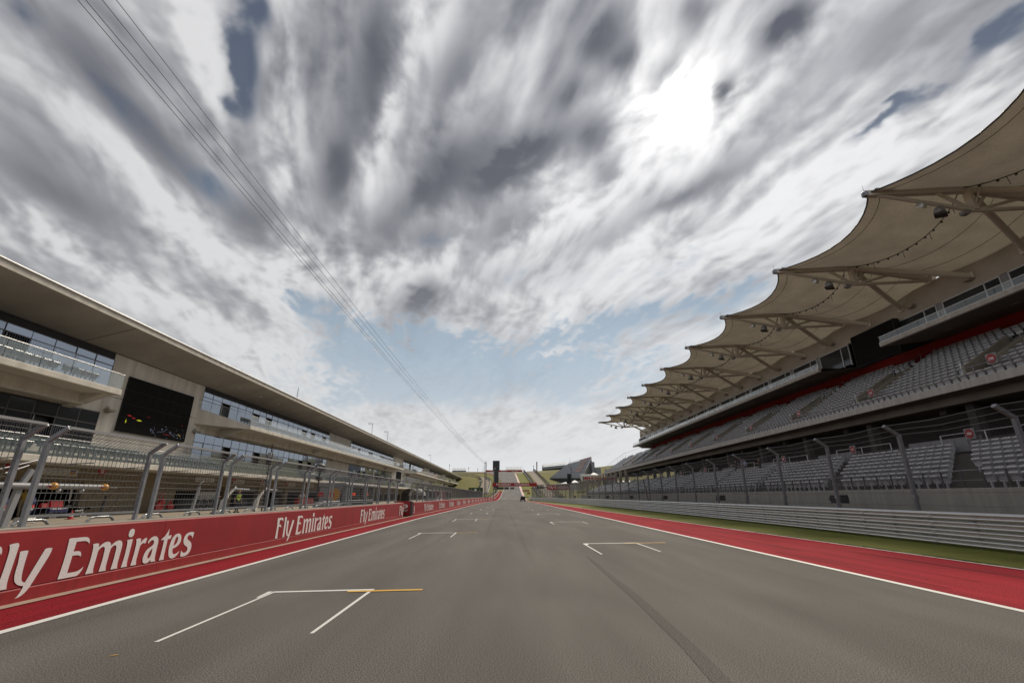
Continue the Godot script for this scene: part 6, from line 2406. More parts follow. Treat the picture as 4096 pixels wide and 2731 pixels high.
# arms: [elbow, hand] offsets from each shoulder, right then left, looking along +z
func person(label: String, at: Vector3, turn: float, arms: Array, step: float, shirt: Material, trousers: Material, grp := "", vest := false, h := 1.0) -> Node3D:
	var t := thing("person", label, "person", at, turn, grp)
	t.scale = Vector3.ONE * h
	var body := []
	var top := []
	var legs := []
	var hip := Vector3(0, 0.93, 0)
	var neck := Vector3(0, 1.47, 0.0)
	top.append([hip + Vector3(0, 0.06, 0), Vector3(0, 1.22, 0.0), 0.15, 0.155, 1.35])
	top.append([Vector3(-0.12, 1.38, 0), Vector3(0.12, 1.38, 0), 0.105, 0.105, 1.2])
	top.append([Vector3(0, 1.2, 0), Vector3(0, 1.4, 0), 0.15, 0.12, 1.3])
	body.append([neck - Vector3(0, 0.08, 0), Vector3(0, 1.58, 0.02), 0.06, 0.055])
	body.append([Vector3(0, 1.60, 0.03), Vector3(0, 1.70, 0.015), 0.075, 0.098])
	body.append([Vector3(0, 1.635, 0.10), Vector3(0, 1.615, 0.125), 0.012, 0.017])
	body.append([Vector3(0, 1.55, 0.06), Vector3(0, 1.56, 0.085), 0.035, 0.03])
	for s in 2:
		var sg := 1.0 if s == 0 else -1.0
		var sh := Vector3(-0.20 * sg, 1.40, 0)
		var el: Vector3 = sh + arms[s * 2]
		var hd: Vector3 = el + arms[s * 2 + 1]
		top.append([sh, sh.lerp(el, 0.75), 0.062, 0.055])
		body.append([sh, el, 0.05, 0.042])
		body.append([el, hd, 0.041, 0.028])
		var fd := (hd - el).normalized()
		var side := fd.cross(Vector3(0, 0, 1)).normalized()
		if side.length() < 0.1:
			side = Vector3.RIGHT
		body.append([hd, hd + fd * 0.06, 0.032, 0.034])
		for k in 4:
			var o := side * (0.027 - 0.018 * k)
			var l: float = [0.055, 0.07, 0.065, 0.05][k]
			body.append([hd + fd * 0.06 + o, hd + fd * (0.06 + l) + o * 1.1 + Vector3(0, 0, 0.012), 0.0095, 0.008])
		body.append([hd + fd * 0.015 + side * 0.03, hd + fd * 0.055 + side * 0.055 + Vector3(0, 0, 0.012), 0.011, 0.009])
		body.append([Vector3(-0.085 * sg * 1.02, 1.63, 0.01), Vector3(-0.1 * sg, 1.645, 0.0), 0.02, 0.02])
		var kn := Vector3(-0.10 * sg, 0.50, 0.06 + step * sg * 0.35)
		var an := Vector3(-0.11 * sg, 0.09, step * sg)
		legs.append([hip + Vector3(-0.085 * sg, -0.02, 0), kn, 0.095, 0.064])
		legs.append([kn, an, 0.062, 0.048])
		body.append([hip + Vector3(-0.085 * sg, -0.02, 0), kn, 0.08, 0.055])
		body.append([kn, an, 0.054, 0.038])
		body.append([an - Vector3(0, 0.045, 0), an + Vector3(0, -0.055, 0.16), 0.04, 0.032])
	legs.append([hip + Vector3(-0.06, 0.06, 0), hip + Vector3(0.06, 0.06, 0), 0.125, 0.125, 1.25])
	body.append([hip, Vector3(0, 1.35, 0), 0.12, 0.13, 1.35])
	body.append([Vector3(-0.16, 1.38, 0), Vector3(0.16, 1.38, 0), 0.07, 0.07])
	var m := MB.new()
	nets(body, 0.02, 0.02, m)
	part("body", m, M.skin, t)
	m = MB.new()
	nets(top, 0.026, 0.05, m, 0.86)
	part("shirt", m, shirt, t)
	m = MB.new()
	nets(legs, 0.026, 0.04, m, 0.07)
	part("trousers", m, trousers, t)
	m = MB.new()
	nets([[Vector3(0, 1.70, -0.01), Vector3(0, 1.715, 0.0), 0.104, 0.102], [Vector3(0, 1.64, -0.05), Vector3(0, 1.7, -0.03), 0.07, 0.09]], 0.02, 0.03, m)
	part("hair", m, M.hair, t)
	m = MB.new()
	for s in [-1.0, 1.0]:
		m.ball(Vector3(0.035 * s, 1.665, 0.098), Vector3(0.013, 0.008, 0.008), 6)
	m.box(Vector3(0, 1.585, 0.098), Vector3(0.045, 0.008, 0.012))
	part("face_features", m, M.hair, t)
	m = MB.new()
	for s in [-1.0, 1.0]:
		m.bevel(Vector3(-0.11 * s - 0.05, 0.0, step * -s - 0.09), Vector3(-0.11 * s + 0.05, 0.085, step * -s + 0.19), 0.02)
	part("shoes", m, M.black, t)
	if vest:
		m = MB.new()
		nets([[hip + Vector3(0, 0.08, 0), Vector3(0, 1.24, 0.0), 0.162, 0.166, 1.35], [Vector3(-0.10, 1.37, 0), Vector3(0.10, 1.37, 0), 0.115, 0.115, 1.2]], 0.03, 0.05, m, 0.9)
		part("vest", m, M.lime, t)
	return t

func people() -> void:
	var down := [Vector3(-0.06, -0.27, -0.02), Vector3(0.0, -0.25, 0.06), Vector3(0.06, -0.27, -0.02), Vector3(0, -0.25, 0.06)]
	person("person in a white striped shirt filming in the pit lane, back to the wall", Vector3(-21.8, 0.62, -53.2), 0.4, [Vector3(-0.14, -0.20, 0.12), Vector3(0.10, 0.24, 0.16), Vector3(0.12, -0.22, 0.10), Vector3(-0.06, 0.22, 0.2)], 0.14, M.shirt_white, M.trousers_tan, "", false, 0.98)
	var cam := thing("video_camera", "dark video camera on the shoulder of the person in the white shirt", "camera", Vector3(-21.72, 0.62 + 1.5, -53.0), 0.4)
	var m := MB.new()
	m.bevel(Vector3(-0.19, 0.0, -0.18), Vector3(-0.06, 0.16, 0.18), 0.02)
	part("body", m, M.black, cam)
	m = MB.new()
	m.tube(Vector3(-0.125, 0.08, 0.18), Vector3(-0.125, 0.08, 0.36), 0.05, 10, 0.06)
	part("lens", m, M.dark_grey, cam)
	person("person in a yellow shirt striding through the open garage by the race car", Vector3(-29.4, 0.64, -30.3), 1.2, [Vector3(-0.10, -0.22, 0.15), Vector3(0.04, -0.08, 0.24), Vector3(0.14, -0.22, -0.08), Vector3(0.02, -0.24, 0.08)], 0.26, M.shirt_yellow, M.trousers_tan)
	person("person in a lime safety vest standing in front of the eighth garage", Vector3(-21.7, 0.62, -40.3), 1.0, down, 0.06, M.cloth_dark, M.cloth_dark, "", true)
	person("person all in black beside the lime vest, bending an arm", Vector3(-22.4, 0.62, -38.4), 1.9, [Vector3(-0.14, -0.24, 0.04), Vector3(0.12, 0.06, 0.2), Vector3(0.12, -0.24, 0.0), Vector3(0.0, -0.24, 0.08)], 0.1, M.cloth_dark, M.cloth_dark)
	var p := on_stand(27.0, 4.22, 54.8)
	person("person in a pale blue shirt standing at the back of the lower stand", p, TURN - 1.3, down, 0.05, M.shirt_blue, M.cloth_dark)
	p = on_stand(26.6, 4.0, 50.8)
	person("person in dark clothes leaning on the lower stand's back rail, right of the pale shirt", p, TURN - 1.9, [Vector3(-0.12, -0.2, 0.14), Vector3(0.1, 0.05, 0.2), Vector3(0.12, -0.2, 0.14), Vector3(-0.1, 0.05, 0.2)], 0.05, M.cloth_dark, M.cloth_dark)
	p = on_stand(27.0, 4.22, 57.0)
	person("person in dark clothes pointing, left of the pale shirt in the lower stand", p, TURN - 1.2, [Vector3(-0.24, -0.06, 0.12), Vector3(-0.2, 0.02, 0.14), Vector3(0.1, -0.26, 0), Vector3(0, -0.25, 0.05)], 0.05, M.cloth_dark, M.cloth_dark)

# ---------------------------------------------------------------- things in the pit lane, on the wall and on the track
func car_on_track() -> void:
	var t := thing("off_road_car", "boxy black off-road car with a spare wheel, driving away up the track", "car", Vector3(8.4, 0, -180))
	var m := MB.new()
	m.bevel(Vector3(-0.92, 0.5, -4.0), Vector3(0.92, 1.15, 0.0), 0.1)
	m.bevel(Vector3(-0.8, 0.95, -4.05), Vector3(0.8, 1.2, -2.6), 0.08)
	part("body", m, M.black_gloss, t)
	m = MB.new()
	var a := [Vector3(-0.85, 1.14, -0.04), Vector3(0.85, 1.14, -0.04), Vector3(0.72, 1.84, -0.14), Vector3(-0.72, 1.84, -0.14)]
	var b := [Vector3(-0.85, 1.14, -2.6), Vector3(0.85, 1.14, -2.6), Vector3(0.72, 1.84, -2.2), Vector3(-0.72, 1.84, -2.2)]
	m.quad(a[0], a[1], a[2], a[3])
	m.quad(b[1], b[0], b[3], b[2])
	m.quad(a[1], b[1], b[2], a[2])
	m.quad(b[0], a[0], a[3], b[3])
	m.quad(a[3], a[2], b[2], b[3])
	part("hard_top", m, M.black, t)
	m = MB.new()
	m.quad(Vector3(-0.66, 1.24, -0.03), Vector3(0.66, 1.24, -0.03), Vector3(0.58, 1.7, -0.1), Vector3(-0.58, 1.7, -0.1))
	part("rear_window", m, M.glass_dark, t)
	for x in [-0.78, 0.78]:
		for z in [-0.75, -3.25]:
			var w := group_node("wheel", t, Vector3(x, 0.39, z))
			m = MB.new()
			m.lathe(Vector3(0, -0.13, 0), [Vector2(0.22, 0), Vector2(0.37, 0.0), Vector2(0.39, 0.04), Vector2(0.39, 0.22), Vector2(0.37, 0.26), Vector2(0.22, 0.26)], 16)
			part("tyre", m, M.rubber, w)
			m = MB.new()
			m.lathe(Vector3(0, -0.1, 0), [Vector2(0, 0.0), Vector2(0.22, 0.02), Vector2(0.22, 0.2), Vector2(0, 0.2)], 12)
			part("rim", m, M.dark_grey, w)
			w.rotation.z = PI / 2
	m = MB.new()
	m.lathe(Vector3(0, 1.05, 0.02), [Vector2(0.0, 0.2), Vector2(0.3, 0.2), Vector2(0.36, 0.16), Vector2(0.37, 0.04), Vector2(0.34, 0)], 18, Basis(Vector3(1, 0, 0), PI / 2))
	part("spare_wheel", m, M.rubber, t)
	for x in [-0.74, 0.74]:
		m = MB.new()
		m.bevel(Vector3(x - 0.09, 0.85, 0.0), Vector3(x + 0.09, 1.05, 0.04), 0.01)
		part("tail_light", m, M.tail_lamp, t)
		m = MB.new()
		m.bevel(Vector3(x * 1.3 - 0.1, 1.2, -2.3), Vector3(x * 1.3 + 0.1, 1.4, -2.2), 0.03)
		part("mirror", m, M.black, t)
	m = MB.new()
	m.bevel(Vector3(-0.9, 0.42, -0.02), Vector3(0.9, 0.6, 0.12), 0.03)
	part("bumper", m, M.dark_grey, t)
	m = MB.new()
	m.lathe(Vector3(-0.12, 1.84, -0.7), [Vector2(0.16, 0), Vector2(0.17, 0.2), Vector2(0.12, 0.32), Vector2(0, 0.35)], 12)
	part("roof_beacon", m, M.white, t)

func race_car() -> void:
	# a car's bodywork on trestles in front of the open garage, nose to the right
	var t := thing("race_car", "dark blue racing car body with a red engine cover, on trestles before the garage", "racing car", Vector3(-27.2, 0.64, -30.2))
	var m := MB.new()
	var secs := [[0.9, 0.20, 0.30, 0.5], [0.3, 0.36, 0.26, 0.62], [-0.4, 0.42, 0.24, 0.66], [-1.1, 0.34, 0.28, 0.64], [-1.7, 0.22, 0.36, 0.60], [-2.3, 0.13, 0.42, 0.58], [-2.45, 0.08, 0.45, 0.55]]
	for i in secs.size() - 1:
		var p = secs[i]
		var q = secs[i + 1]
		for k in 10:
			var pts := []
			for s in [[p, k], [p, k + 1], [q, k + 1], [q, k]]:
				var an: float = TAU * s[1] / 10.0
				var w: float = s[0][1]
				var y0: float = s[0][2]
				var y1: float = s[0][3]
				pts.append(Vector3(cos(an) * w, (y0 + y1) * 0.5 + sin(an) * (y1 - y0) * 0.5, s[0][0]))
			var nn := func(v: Vector3) -> Vector3: return Vector3(v.x, (v.y - 0.48) * 1.4, 0.02).normalized()
			m.quad_n(pts[0], pts[1], pts[2], pts[3], nn.call(pts[0]), nn.call(pts[1]), nn.call(pts[2]), nn.call(pts[3]))
	part("monocoque", m, M.navy, t)
	m = MB.new()
	m.prism_z([Vector2(-0.18, 0.62), Vector2(0.18, 0.62), Vector2(0.10, 0.98), Vector2(-0.10, 0.98)], -0.3, 0.5)
	m.prism_z([Vector2(-0.12, 0.62), Vector2(0.12, 0.62), Vector2(0.04, 0.86), Vector2(-0.04, 0.86)], 0.5, 1.0)
	part("engine_cover", m, M.red, t)
	m = MB.new()
	m.bevel(Vector3(-0.55, 0.3, -0.3), Vector3(-0.40, 0.58, 0.9), 0.05)
	m.bevel(Vector3(0.40, 0.3, -0.3), Vector3(0.55, 0.58, 0.9), 0.05)
	part("sidepod", m, M.navy, t)
	m = MB.new()
	for k in 6:
		m.bevel(Vector3(0.551, 0.5, 0.75 - 0.12 * k), Vector3(0.556, 0.56, 0.68 - 0.12 * k), 0.002)
	for k in 5:
		m.bevel(Vector3(0.30, 0.36, -1.05 - 0.12 * k), Vector3(0.36, 0.41, -1.12 - 0.12 * k), 0.002)
	for k in 2:
		for j in 10:
			var an := TAU * j / 10.0
			m.box(Vector3(0.245, 0.52 + sin(an) * 0.06, -1.5 - 0.2 * k + cos(an) * 0.09), Vector3(0.02, 0.02, 0.02))
	part("white_marks", m, M.white, t)
	m = MB.new()
	m.bevel(Vector3(-0.3, 0.62, -0.75), Vector3(0.3, 0.7, -0.35), 0.03)
	part("cockpit_rim", m, M.black, t)
	for z in [0.4, -1.7]:
		m = MB.new()
		for s in [-1.0, 1.0]:
			m.tube(Vector3(0.3 * s, 0.26, z), Vector3(0.38 * s, 0.0, z - 0.22), 0.02, 6)
			m.tube(Vector3(0.3 * s, 0.26, z), Vector3(0.38 * s, 0.0, z + 0.22), 0.02, 6)
			m.tube(Vector3(0.38 * s, 0.02, z - 0.22), Vector3(0.38 * s, 0.02, z + 0.22), 0.02, 6)
		m.tube(Vector3(-0.3, 0.26, z), Vector3(0.3, 0.26, z), 0.025, 6)
		part("trestle", m, M.off_white, t)

func boom() -> void:
	var t := thing("pit_boom", "long silver pit boom with two orange ends on a leaning post, nearest garage", "boom", Vector3(-20, 0.62, -20.3))
	var m := MB.new()
	m.bar(Vector3(0, 0, 0.15), Vector3(0, 1.65, 0), 0.24, 0.16, Vector3.RIGHT)
	m.bevel(Vector3(-0.4, 0, -0.3), Vector3(0.4, 0.08, 0.5), 0.02)
	m.bar(Vector3(0, 1.6, 0), Vector3(0, 2.35, -0.3), 0.2, 0.14, Vector3.RIGHT)
	part("post", m, M.grey, t)
	m = MB.new()
	m.tube(Vector3(0.1, 1.68, 2.2), Vector3(0.1, 1.70, -4.1), 0.12, 12)
	part("tube", m, M.grey, t)
	for s in [[-1.35], [-4.1]]:
		m = MB.new()
		m.ball(Vector3(0.14, 1.70, s[0]), Vector3(0.16, 0.16, 0.20), 12)
		part("orange_cap", m, M.orange, t)
		m = MB.new()
		m.tri(Vector3(0.235, 1.63, s[0] + 0.18), Vector3(0.235, 1.72, s[0] + 0.2), Vector3(0.235, 1.70, s[0] + 0.48))
		m.bevel(Vector3(0.215, 1.64, s[0] + 0.18), Vector3(0.235, 1.74, s[0] + 0.3), 0.01)
		part("red_mark", m, M.red, t)
	m = MB.new()
	m.tube(Vector3(0.14, 1.70, -4.25), Vector3(0.14, 1.69, -4.85), 0.03, 6)
	m.tube(Vector3(0.0, 2.3, 1.0), Vector3(0.0, 2.9, -0.9), 0.03, 6)
	m.tube(Vector3(0.15, 2.15, 0.9), Vector3(0.1, 2.5, 0.0), 0.03, 6)
	m.tube(Vector3(0, 1.6, -2.45), Vector3(-0.2, 1.0, -2.75), 0.035, 6)
	part("rods", m, M.silver, t)
	m = MB.new()
	for z in [-1.7, -2.9]:
		m.ball(Vector3(0.1, 1.52, z), Vector3(0.1, 0.1, 0.1), 8)
	part("lamp", m, M.silver, t)
	# the two curved white arms and the straight post farther on
	var lab := ["curved white equipment arm beside the person in black", "second curved white equipment arm, beyond the lime vest"]
	for k in 2:
		t = thing("pit_boom", lab[k], "boom", Vector3(-22.0 + 0.3 * k, 0.62, -38.9 - 4.6 * k))
		m = MB.new()
		m.bar(Vector3(0, 0, 0.3), Vector3(0, 0.95, 0.1), 0.3, 0.3, Vector3.RIGHT)
		m.bar(Vector3(0, 0.9, 0.12), Vector3(0, 1.3, -0.3), 0.2, 0.2, Vector3.RIGHT)
		m.bar(Vector3(0, 1.28, -0.28), Vector3(0, 2.0, -1.3), 0.12, 0.14, Vector3.RIGHT)
		part("arm", m, M.off_white, t)
		m = MB.new()
		m.tube(Vector3(0, 1.85, -1.1), Vector3(0, 1.83, -3.4), 0.05, 8)
		m.ball(Vector3(0, 1.88, -1.1), Vector3(0.1, 0.1, 0.1), 8)
		part("tube", m, M.silver, t)
	t = thing("pit_boom", "straight grey post with a swan-neck top, before the white notice board", "boom", Vector3(-21.0, 0.62, -33.6))
	m = MB.new()
	m.bar(Vector3(0, 0, 0.25), Vector3(0, 1.85, -0.15), 0.14, 0.14, Vector3.RIGHT)
	m.tube(Vector3(0, 1.85, -0.15), Vector3(0, 2.15, -0.2), 0.06, 8, 0.02)
	m.tube(Vector3(0, 2.12, -0.2), Vector3(0, 2.3, -0.55), 0.02, 6)
	part("post", m, M.grey, t)

func garage_gear() -> void:
	# what stands in the open garages and against the stone
	var t: Node3D
	var m: MB
	t = thing("notice_board", "large white board hung in the second open garage, above the black cabinets", "board", Vector3(-28.9, 0.64, -48.0))
	m = MB.new()
	for k in 8:
		m.bevel(Vector3(0, 0.75, 1.88 - 0.47 * k - 0.46), Vector3(0.05, 1.66, 1.88 - 0.47 * k), 0.008)
	part("panel", m, M.off_white, t)
	m = MB.new()
	for z in [-1.8, 1.8]:
		m.tube(Vector3(0.0, 0, z), Vector3(0.0, 1.7, z), 0.03, 6)
	part("stand", m, M.galv, t)
	var spots := [[-28.3, -43.9, "black flight case at the left jamb of the second open garage"], [-28.4, -45.4, "black flight case under the left end of the white board"], [-28.5, -46.9, "black flight case under the middle of the white board"], [-28.4, -48.5, "black flight case under the right end of the white board"], [-28.5, -53.6, "black flight case inside the third open garage, nearer one"], [-28.4, -55.7, "black flight case inside the third open garage, farther one"], [-28.4, -61.0, "black flight case in the fourth open garage"], [-29.5, -26.2, "black flight case behind the leaning boom post"]]
	for s in spots:
		t = thing("flight_case", s[2], "case", Vector3(s[0], 0.64, s[1]), 0.0, "black cases in the garages")
		m = MB.new()
		m.bevel(Vector3(-0.35, 0.1, -0.6), Vector3(0.35, 1.0, 0.6), 0.03)
		part("box", m, M.black, t)
		m = MB.new()
		for z in [-0.6, 0.58]:
			m.span(Vector3(-0.36, 0.1, z), Vector3(0.36, 1.01, z + 0.025))
		m.span(Vector3(0.351, 0.62, -0.6), Vector3(0.36, 0.66, 0.6))
		part("edging", m, M.dark_grey, t)
		m = MB.new()
		for z in [-0.5, 0.5]:
			m.tube(Vector3(0.25, 0.06, z), Vector3(0.31, 0.06, z), 0.06, 8)
			m.tube(Vector3(-0.25, 0.06, z), Vector3(-0.31, 0.06, z), 0.06, 8)
		part("castors", m, M.rubber, t)
	var ord := ["first", "second", "third", "fourth", "fifth", "sixth"]
	for k in 6:
		t = thing("stool", "chrome hooped stool before the black cases, %s from the left" % ord[k], "stool", Vector3(-27.3, 0.62, -43.6 - 0.95 * k), 0.0, "chrome stools")
		m = MB.new()
		m.pipe([Vector3(0, 0, 0.2), Vector3(0, 0.8, 0.2), Vector3(0, 0.92, 0.12), Vector3(0, 0.95, 0), Vector3(0, 0.92, -0.12), Vector3(0, 0.8, -0.2), Vector3(0, 0, -0.2)], 0.022, 6)
		part("hoop", m, M.silver, t)
		m = MB.new()
		m.bevel(Vector3(0.0, 0.42, -0.2), Vector3(0.35, 0.47, 0.2), 0.01)
		m.tube(Vector3(0.32, 0, 0.15), Vector3(0.32, 0.43, 0.15), 0.015, 5)
		m.tube(Vector3(0.32, 0, -0.15), Vector3(0.32, 0.43, -0.15), 0.015, 5)
		part("seat", m, M.black, t)
	t = thing("hose_trolley", "red hose-reel trolley with a tall handle against the stone wall", "trolley", Vector3(-27.9, 0.62, -40.1))
	m = MB.new()
	m.lathe(Vector3(0, 0.42, 0), [Vector2(0.0, -0.14), Vector2(0.42, -0.14), Vector2(0.42, -0.1), Vector2(0.25, -0.1), Vector2(0.25, 0.1), Vector2(0.42, 0.1), Vector2(0.42, 0.14), Vector2(0, 0.14)], 16, Basis(Vector3(0, -1, 0), Vector3(1, 0, 0), Vector3(0, 0, 1)))
	m.ball(Vector3(0, 0.7, -0.25), Vector3(0.25, 0.45, 0.22), 10)
	part("reel", m, M.red, t)
	m = MB.new()
	m.pipe([Vector3(0, 0.6, 0.18), Vector3(0, 1.5, 0.1), Vector3(0, 1.5, -0.38), Vector3(0, 0.5, -0.32)], 0.025, 6)
	part("handle", m, M.red, t)
	t = thing("hose_trolley", "dark red low extinguisher cart right of the hose-reel trolley", "trolley", Vector3(-27.9, 0.62, -41.4))
	m = MB.new()
	m.ball(Vector3(0, 0.42, 0), Vector3(0.28, 0.34, 0.34), 10)
	m.tube(Vector3(0, 0.6, 0), Vector3(0, 0.95, 0.05), 0.08, 8, 0.05)
	part("tank", m, M.red, t)
	m = MB.new()
	for z in [-0.3, 0.3]:
		m.tube(Vector3(-0.05, 0.16, z), Vector3(0.05, 0.16, z), 0.16, 12)
	part("wheel", m, M.rubber, t)
	t = thing("traffic_cone", "red and white traffic cone on the pit apron below the race car", "cone", Vector3(-25.0, 0.62, -28.9))
	m = MB.new()
	m.bevel(Vector3(-0.17, 0, -0.17), Vector3(0.17, 0.03, 0.17), 0.005)
	m.lathe(Vector3.ZERO, [Vector2(0.13, 0.03), Vector2(0.105, 0.16)], 12)
	m.lathe(Vector3.ZERO, [Vector2(0.075, 0.30), Vector2(0.03, 0.5), Vector2(0, 0.5)], 12)
	part("cone", m, M.red, t)
	m = MB.new()
	m.lathe(Vector3.ZERO, [Vector2(0.107, 0.16), Vector2(0.077, 0.30)], 12)
	part("white_band", m, M.white, t)
	t = thing("wheel_gun_stand", "slim dark equipment stand leaning by the stone wall, right of the race car", "stand", Vector3(-28.2, 0.62, -34.9))
	m = MB.new()
	m.tube(Vector3(0, 0, 0.1), Vector3(0, 1.3, -0.15), 0.045, 8)
	for k in 5:
		m.box(Vector3(0, 0.25 + 0.24 * k, 0.05 - 0.045 * k), Vector3(0.14, 0.12, 0.2))
	m.bevel(Vector3(-0.2, 0, -0.3), Vector3(0.2, 0.05, 0.3), 0.01)
	m.tube(Vector3(0, 0.3, -0.6), Vector3(0, 1.3, -1.3), 0.02, 5)
	part("frame", m, M.dark_grey, t)
	# front wings leaned up at the left edge
	for k in 2:
		t = thing("front_wing", ["dark blue nose cone with a red edge stood on end, left of the boom post", "dark blue nose cone with a red edge, behind the second fence post"][k], "nose cone", Vector3(-23.5, 0.62, -23.3 - 1.35 * k))
		m = MB.new()
		m.lathe(Vector3(0, 0.25, 0), [Vector2(0.05, 0), Vector2(0.16, 0.3), Vector2(0.2, 0.75), Vector2(0.16, 0.95), Vector2(0, 0.97)], 10)
		part("nose", m, M.navy, t)
		m = MB.new()
		m.lathe(Vector3(0, 0.94, 0), [Vector2(0.205, -0.22), Vector2(0.175, 0.04), Vector2(0.1, 0.06)], 10)
		part("red_edge", m, M.red, t)
		m = MB.new()
		m.bevel(Vector3(-0.35, 0.0, -0.2), Vector3(0.35, 0.27, 0.2), 0.03)
		m.bevel(Vector3(0.13, 0.62, -0.06), Vector3(0.19, 0.78, 0.06), 0.01)
		part("white_base", m, M.off_white, t)
	# a red frame truss and red pit furniture farther on
	t = thing("pit_boom", "red and silver forked equipment frame behind the fence, right of the camera operator", "boom", Vector3(-20.5, 0.62, -57.0))
	m = MB.new()
	m.bar(Vector3(0, 0, 0.4), Vector3(0, 1.1, 0), 0.35, 0.5, Vector3.RIGHT)
	m.bar(Vector3(0, 0, -2.6), Vector3(0, 1.2, -2.3), 0.25, 0.4, Vector3.RIGHT)
	part("red_legs", m, M.red, t)
	m = MB.new()
	m.tube(Vector3(0, 1.0, 0), Vector3(0, 1.8, 0.7), 0.06, 8)
	m.tube(Vector3(0, 1.0, 0), Vector3(0, 1.75, -1.4), 0.06, 8)
	m.tube(Vector3(0, 1.85, 1.2), Vector3(0, 1.8, -2.0), 0.08, 8)
	part("silver_fork", m, M.silver, t)
	for s in [[-27.9, -66.5, 5.0, "row of red tool chests along the garages behind the pit perch"], [-27.6, -76.0, 4.0, "shorter row of red tool chests beyond the pit perch"]]:
		t = thing("tool_chest", s[3], "chest", Vector3(s[0], 0.62, s[1]))
		m = MB.new()
		for k in int(s[2]):
			m.bevel(Vector3(-0.3, 0.1, -1.05 * k - 1.0), Vector3(0.3, 0.95, -1.05 * k), 0.03)
		part("chest", m, M.red, t)
		m = MB.new()
		for k in int(s[2]):
			for j in 3:
				m.bevel(Vector3(0.3, 0.2 + 0.24 * j, -1.05 * k - 0.9), Vector3(0.32, 0.23 + 0.24 * j, -1.05 * k - 0.1), 0.005)
		part("drawer_pull", m, M.silver, t)

func perch(label: String, d0: float, d1: float, roofed: bool, logo: bool) -> void:
	# the team's covered stand on the pit side of the wall
	var t := thing("pit_perch", label, "pit stand", Vector3(-10.6, 0.62, -d0))
	var l := d1 - d0
	var m := MB.new()
	m.bevel(Vector3(-1.9, 1.92, -l - 0.1), Vector3(0.05, 2.14, 0.3), 0.06)
	part("roof", m, M.grey, t)
	for z in [0.0, -l]:
		m = MB.new()
		# a tapered end fin
		var o := [Vector3(0.0, 0, 0), Vector3(0.0, 1.95, 0), Vector3(-0.32, 1.95, 0), Vector3(-0.3, 1.0, 0), Vector3(-0.55, 0.4, 0), Vector3(-0.7, 0, 0)]
		for i in o.size():
			o[i].z = z
		var b := Vector3(0, 0, -0.16)
		for i in range(1, o.size() - 1):
			m.tri(o[0], o[i], o[i + 1])
			m.tri(o[0] + b, o[i + 1] + b, o[i] + b)
		for i in o.size():
			var q: Vector3 = o[(i + 1) % o.size()]
			m.quad(o[i], q, q + b, o[i] + b)
		part("end_fin", m, M.grey, t)
	for k in 2:
		m = MB.new()
		m.bevel(Vector3(-0.16, 1.12, -l * 0.5 * (k + 1) + 0.1), Vector3(-0.06, 1.88, -l * 0.5 * k - 0.2), 0.02)
		part("dark_screen", m, M.black_gloss, t)
		if logo:
			words("14:0%d" % k, 0.3, M.lit_amber, t, Vector3(-0.055, 1.4, -l * 0.5 * (k + 0.52)), PI / 2, "clock_digits", false)
	m = MB.new()
	m.bevel(Vector3(-0.3, 0.8, -l), Vector3(-0.02, 0.96, -0.1), 0.03)
	m.bevel(Vector3(-0.24, 0.0, -l), Vector3(-0.10, 0.8, -0.1), 0.02)
	part("counter", m, M.grey, t)
	m = MB.new()
	m.tube(Vector3(0.0, 0.98, 0), Vector3(0.0, 0.98, -l), 0.03, 6)
	m.tube(Vector3(0.02, 0.3, 0), Vector3(0.02, 0.3, -l), 0.03, 6)
	part("handrail", m, M.galv_light, t)
	if logo:
		# the end cloth: yellow disc with a red charging animal
		m = MB.new()
		m.span(Vector3(-1.75, 0.9, 0.20), Vector3(-0.33, 1.92, 0.22))
		part("end_cloth", m, M.grey, t)
		m = MB.new()
		m.disc(Vector3(-0.75, 1.38, 0.226), 0.40, Vector3.RIGHT, Vector3.UP, 24)
		part("yellow_disc", m, M.orange, t)
		m = MB.new()
		for s in [[-1.0, 1.0], [-1.72, 1.0]]:
			var x: float = s[0]
			fill(m, [[Vector2(x - 0.28, 1.22), Vector2(x - 0.12, 1.30), Vector2(x + 0.04, 1.18), Vector2(x + 0.02, 1.30), Vector2(x + 0.22, 1.22), Vector2(x + 0.30, 1.36), Vector2(x + 0.2, 1.50), Vector2(x + 0.1, 1.58), Vector2(x - 0.06, 1.52), Vector2(x - 0.2, 1.40)]], 0.232)
		part("red_animal", m, M.red, t)

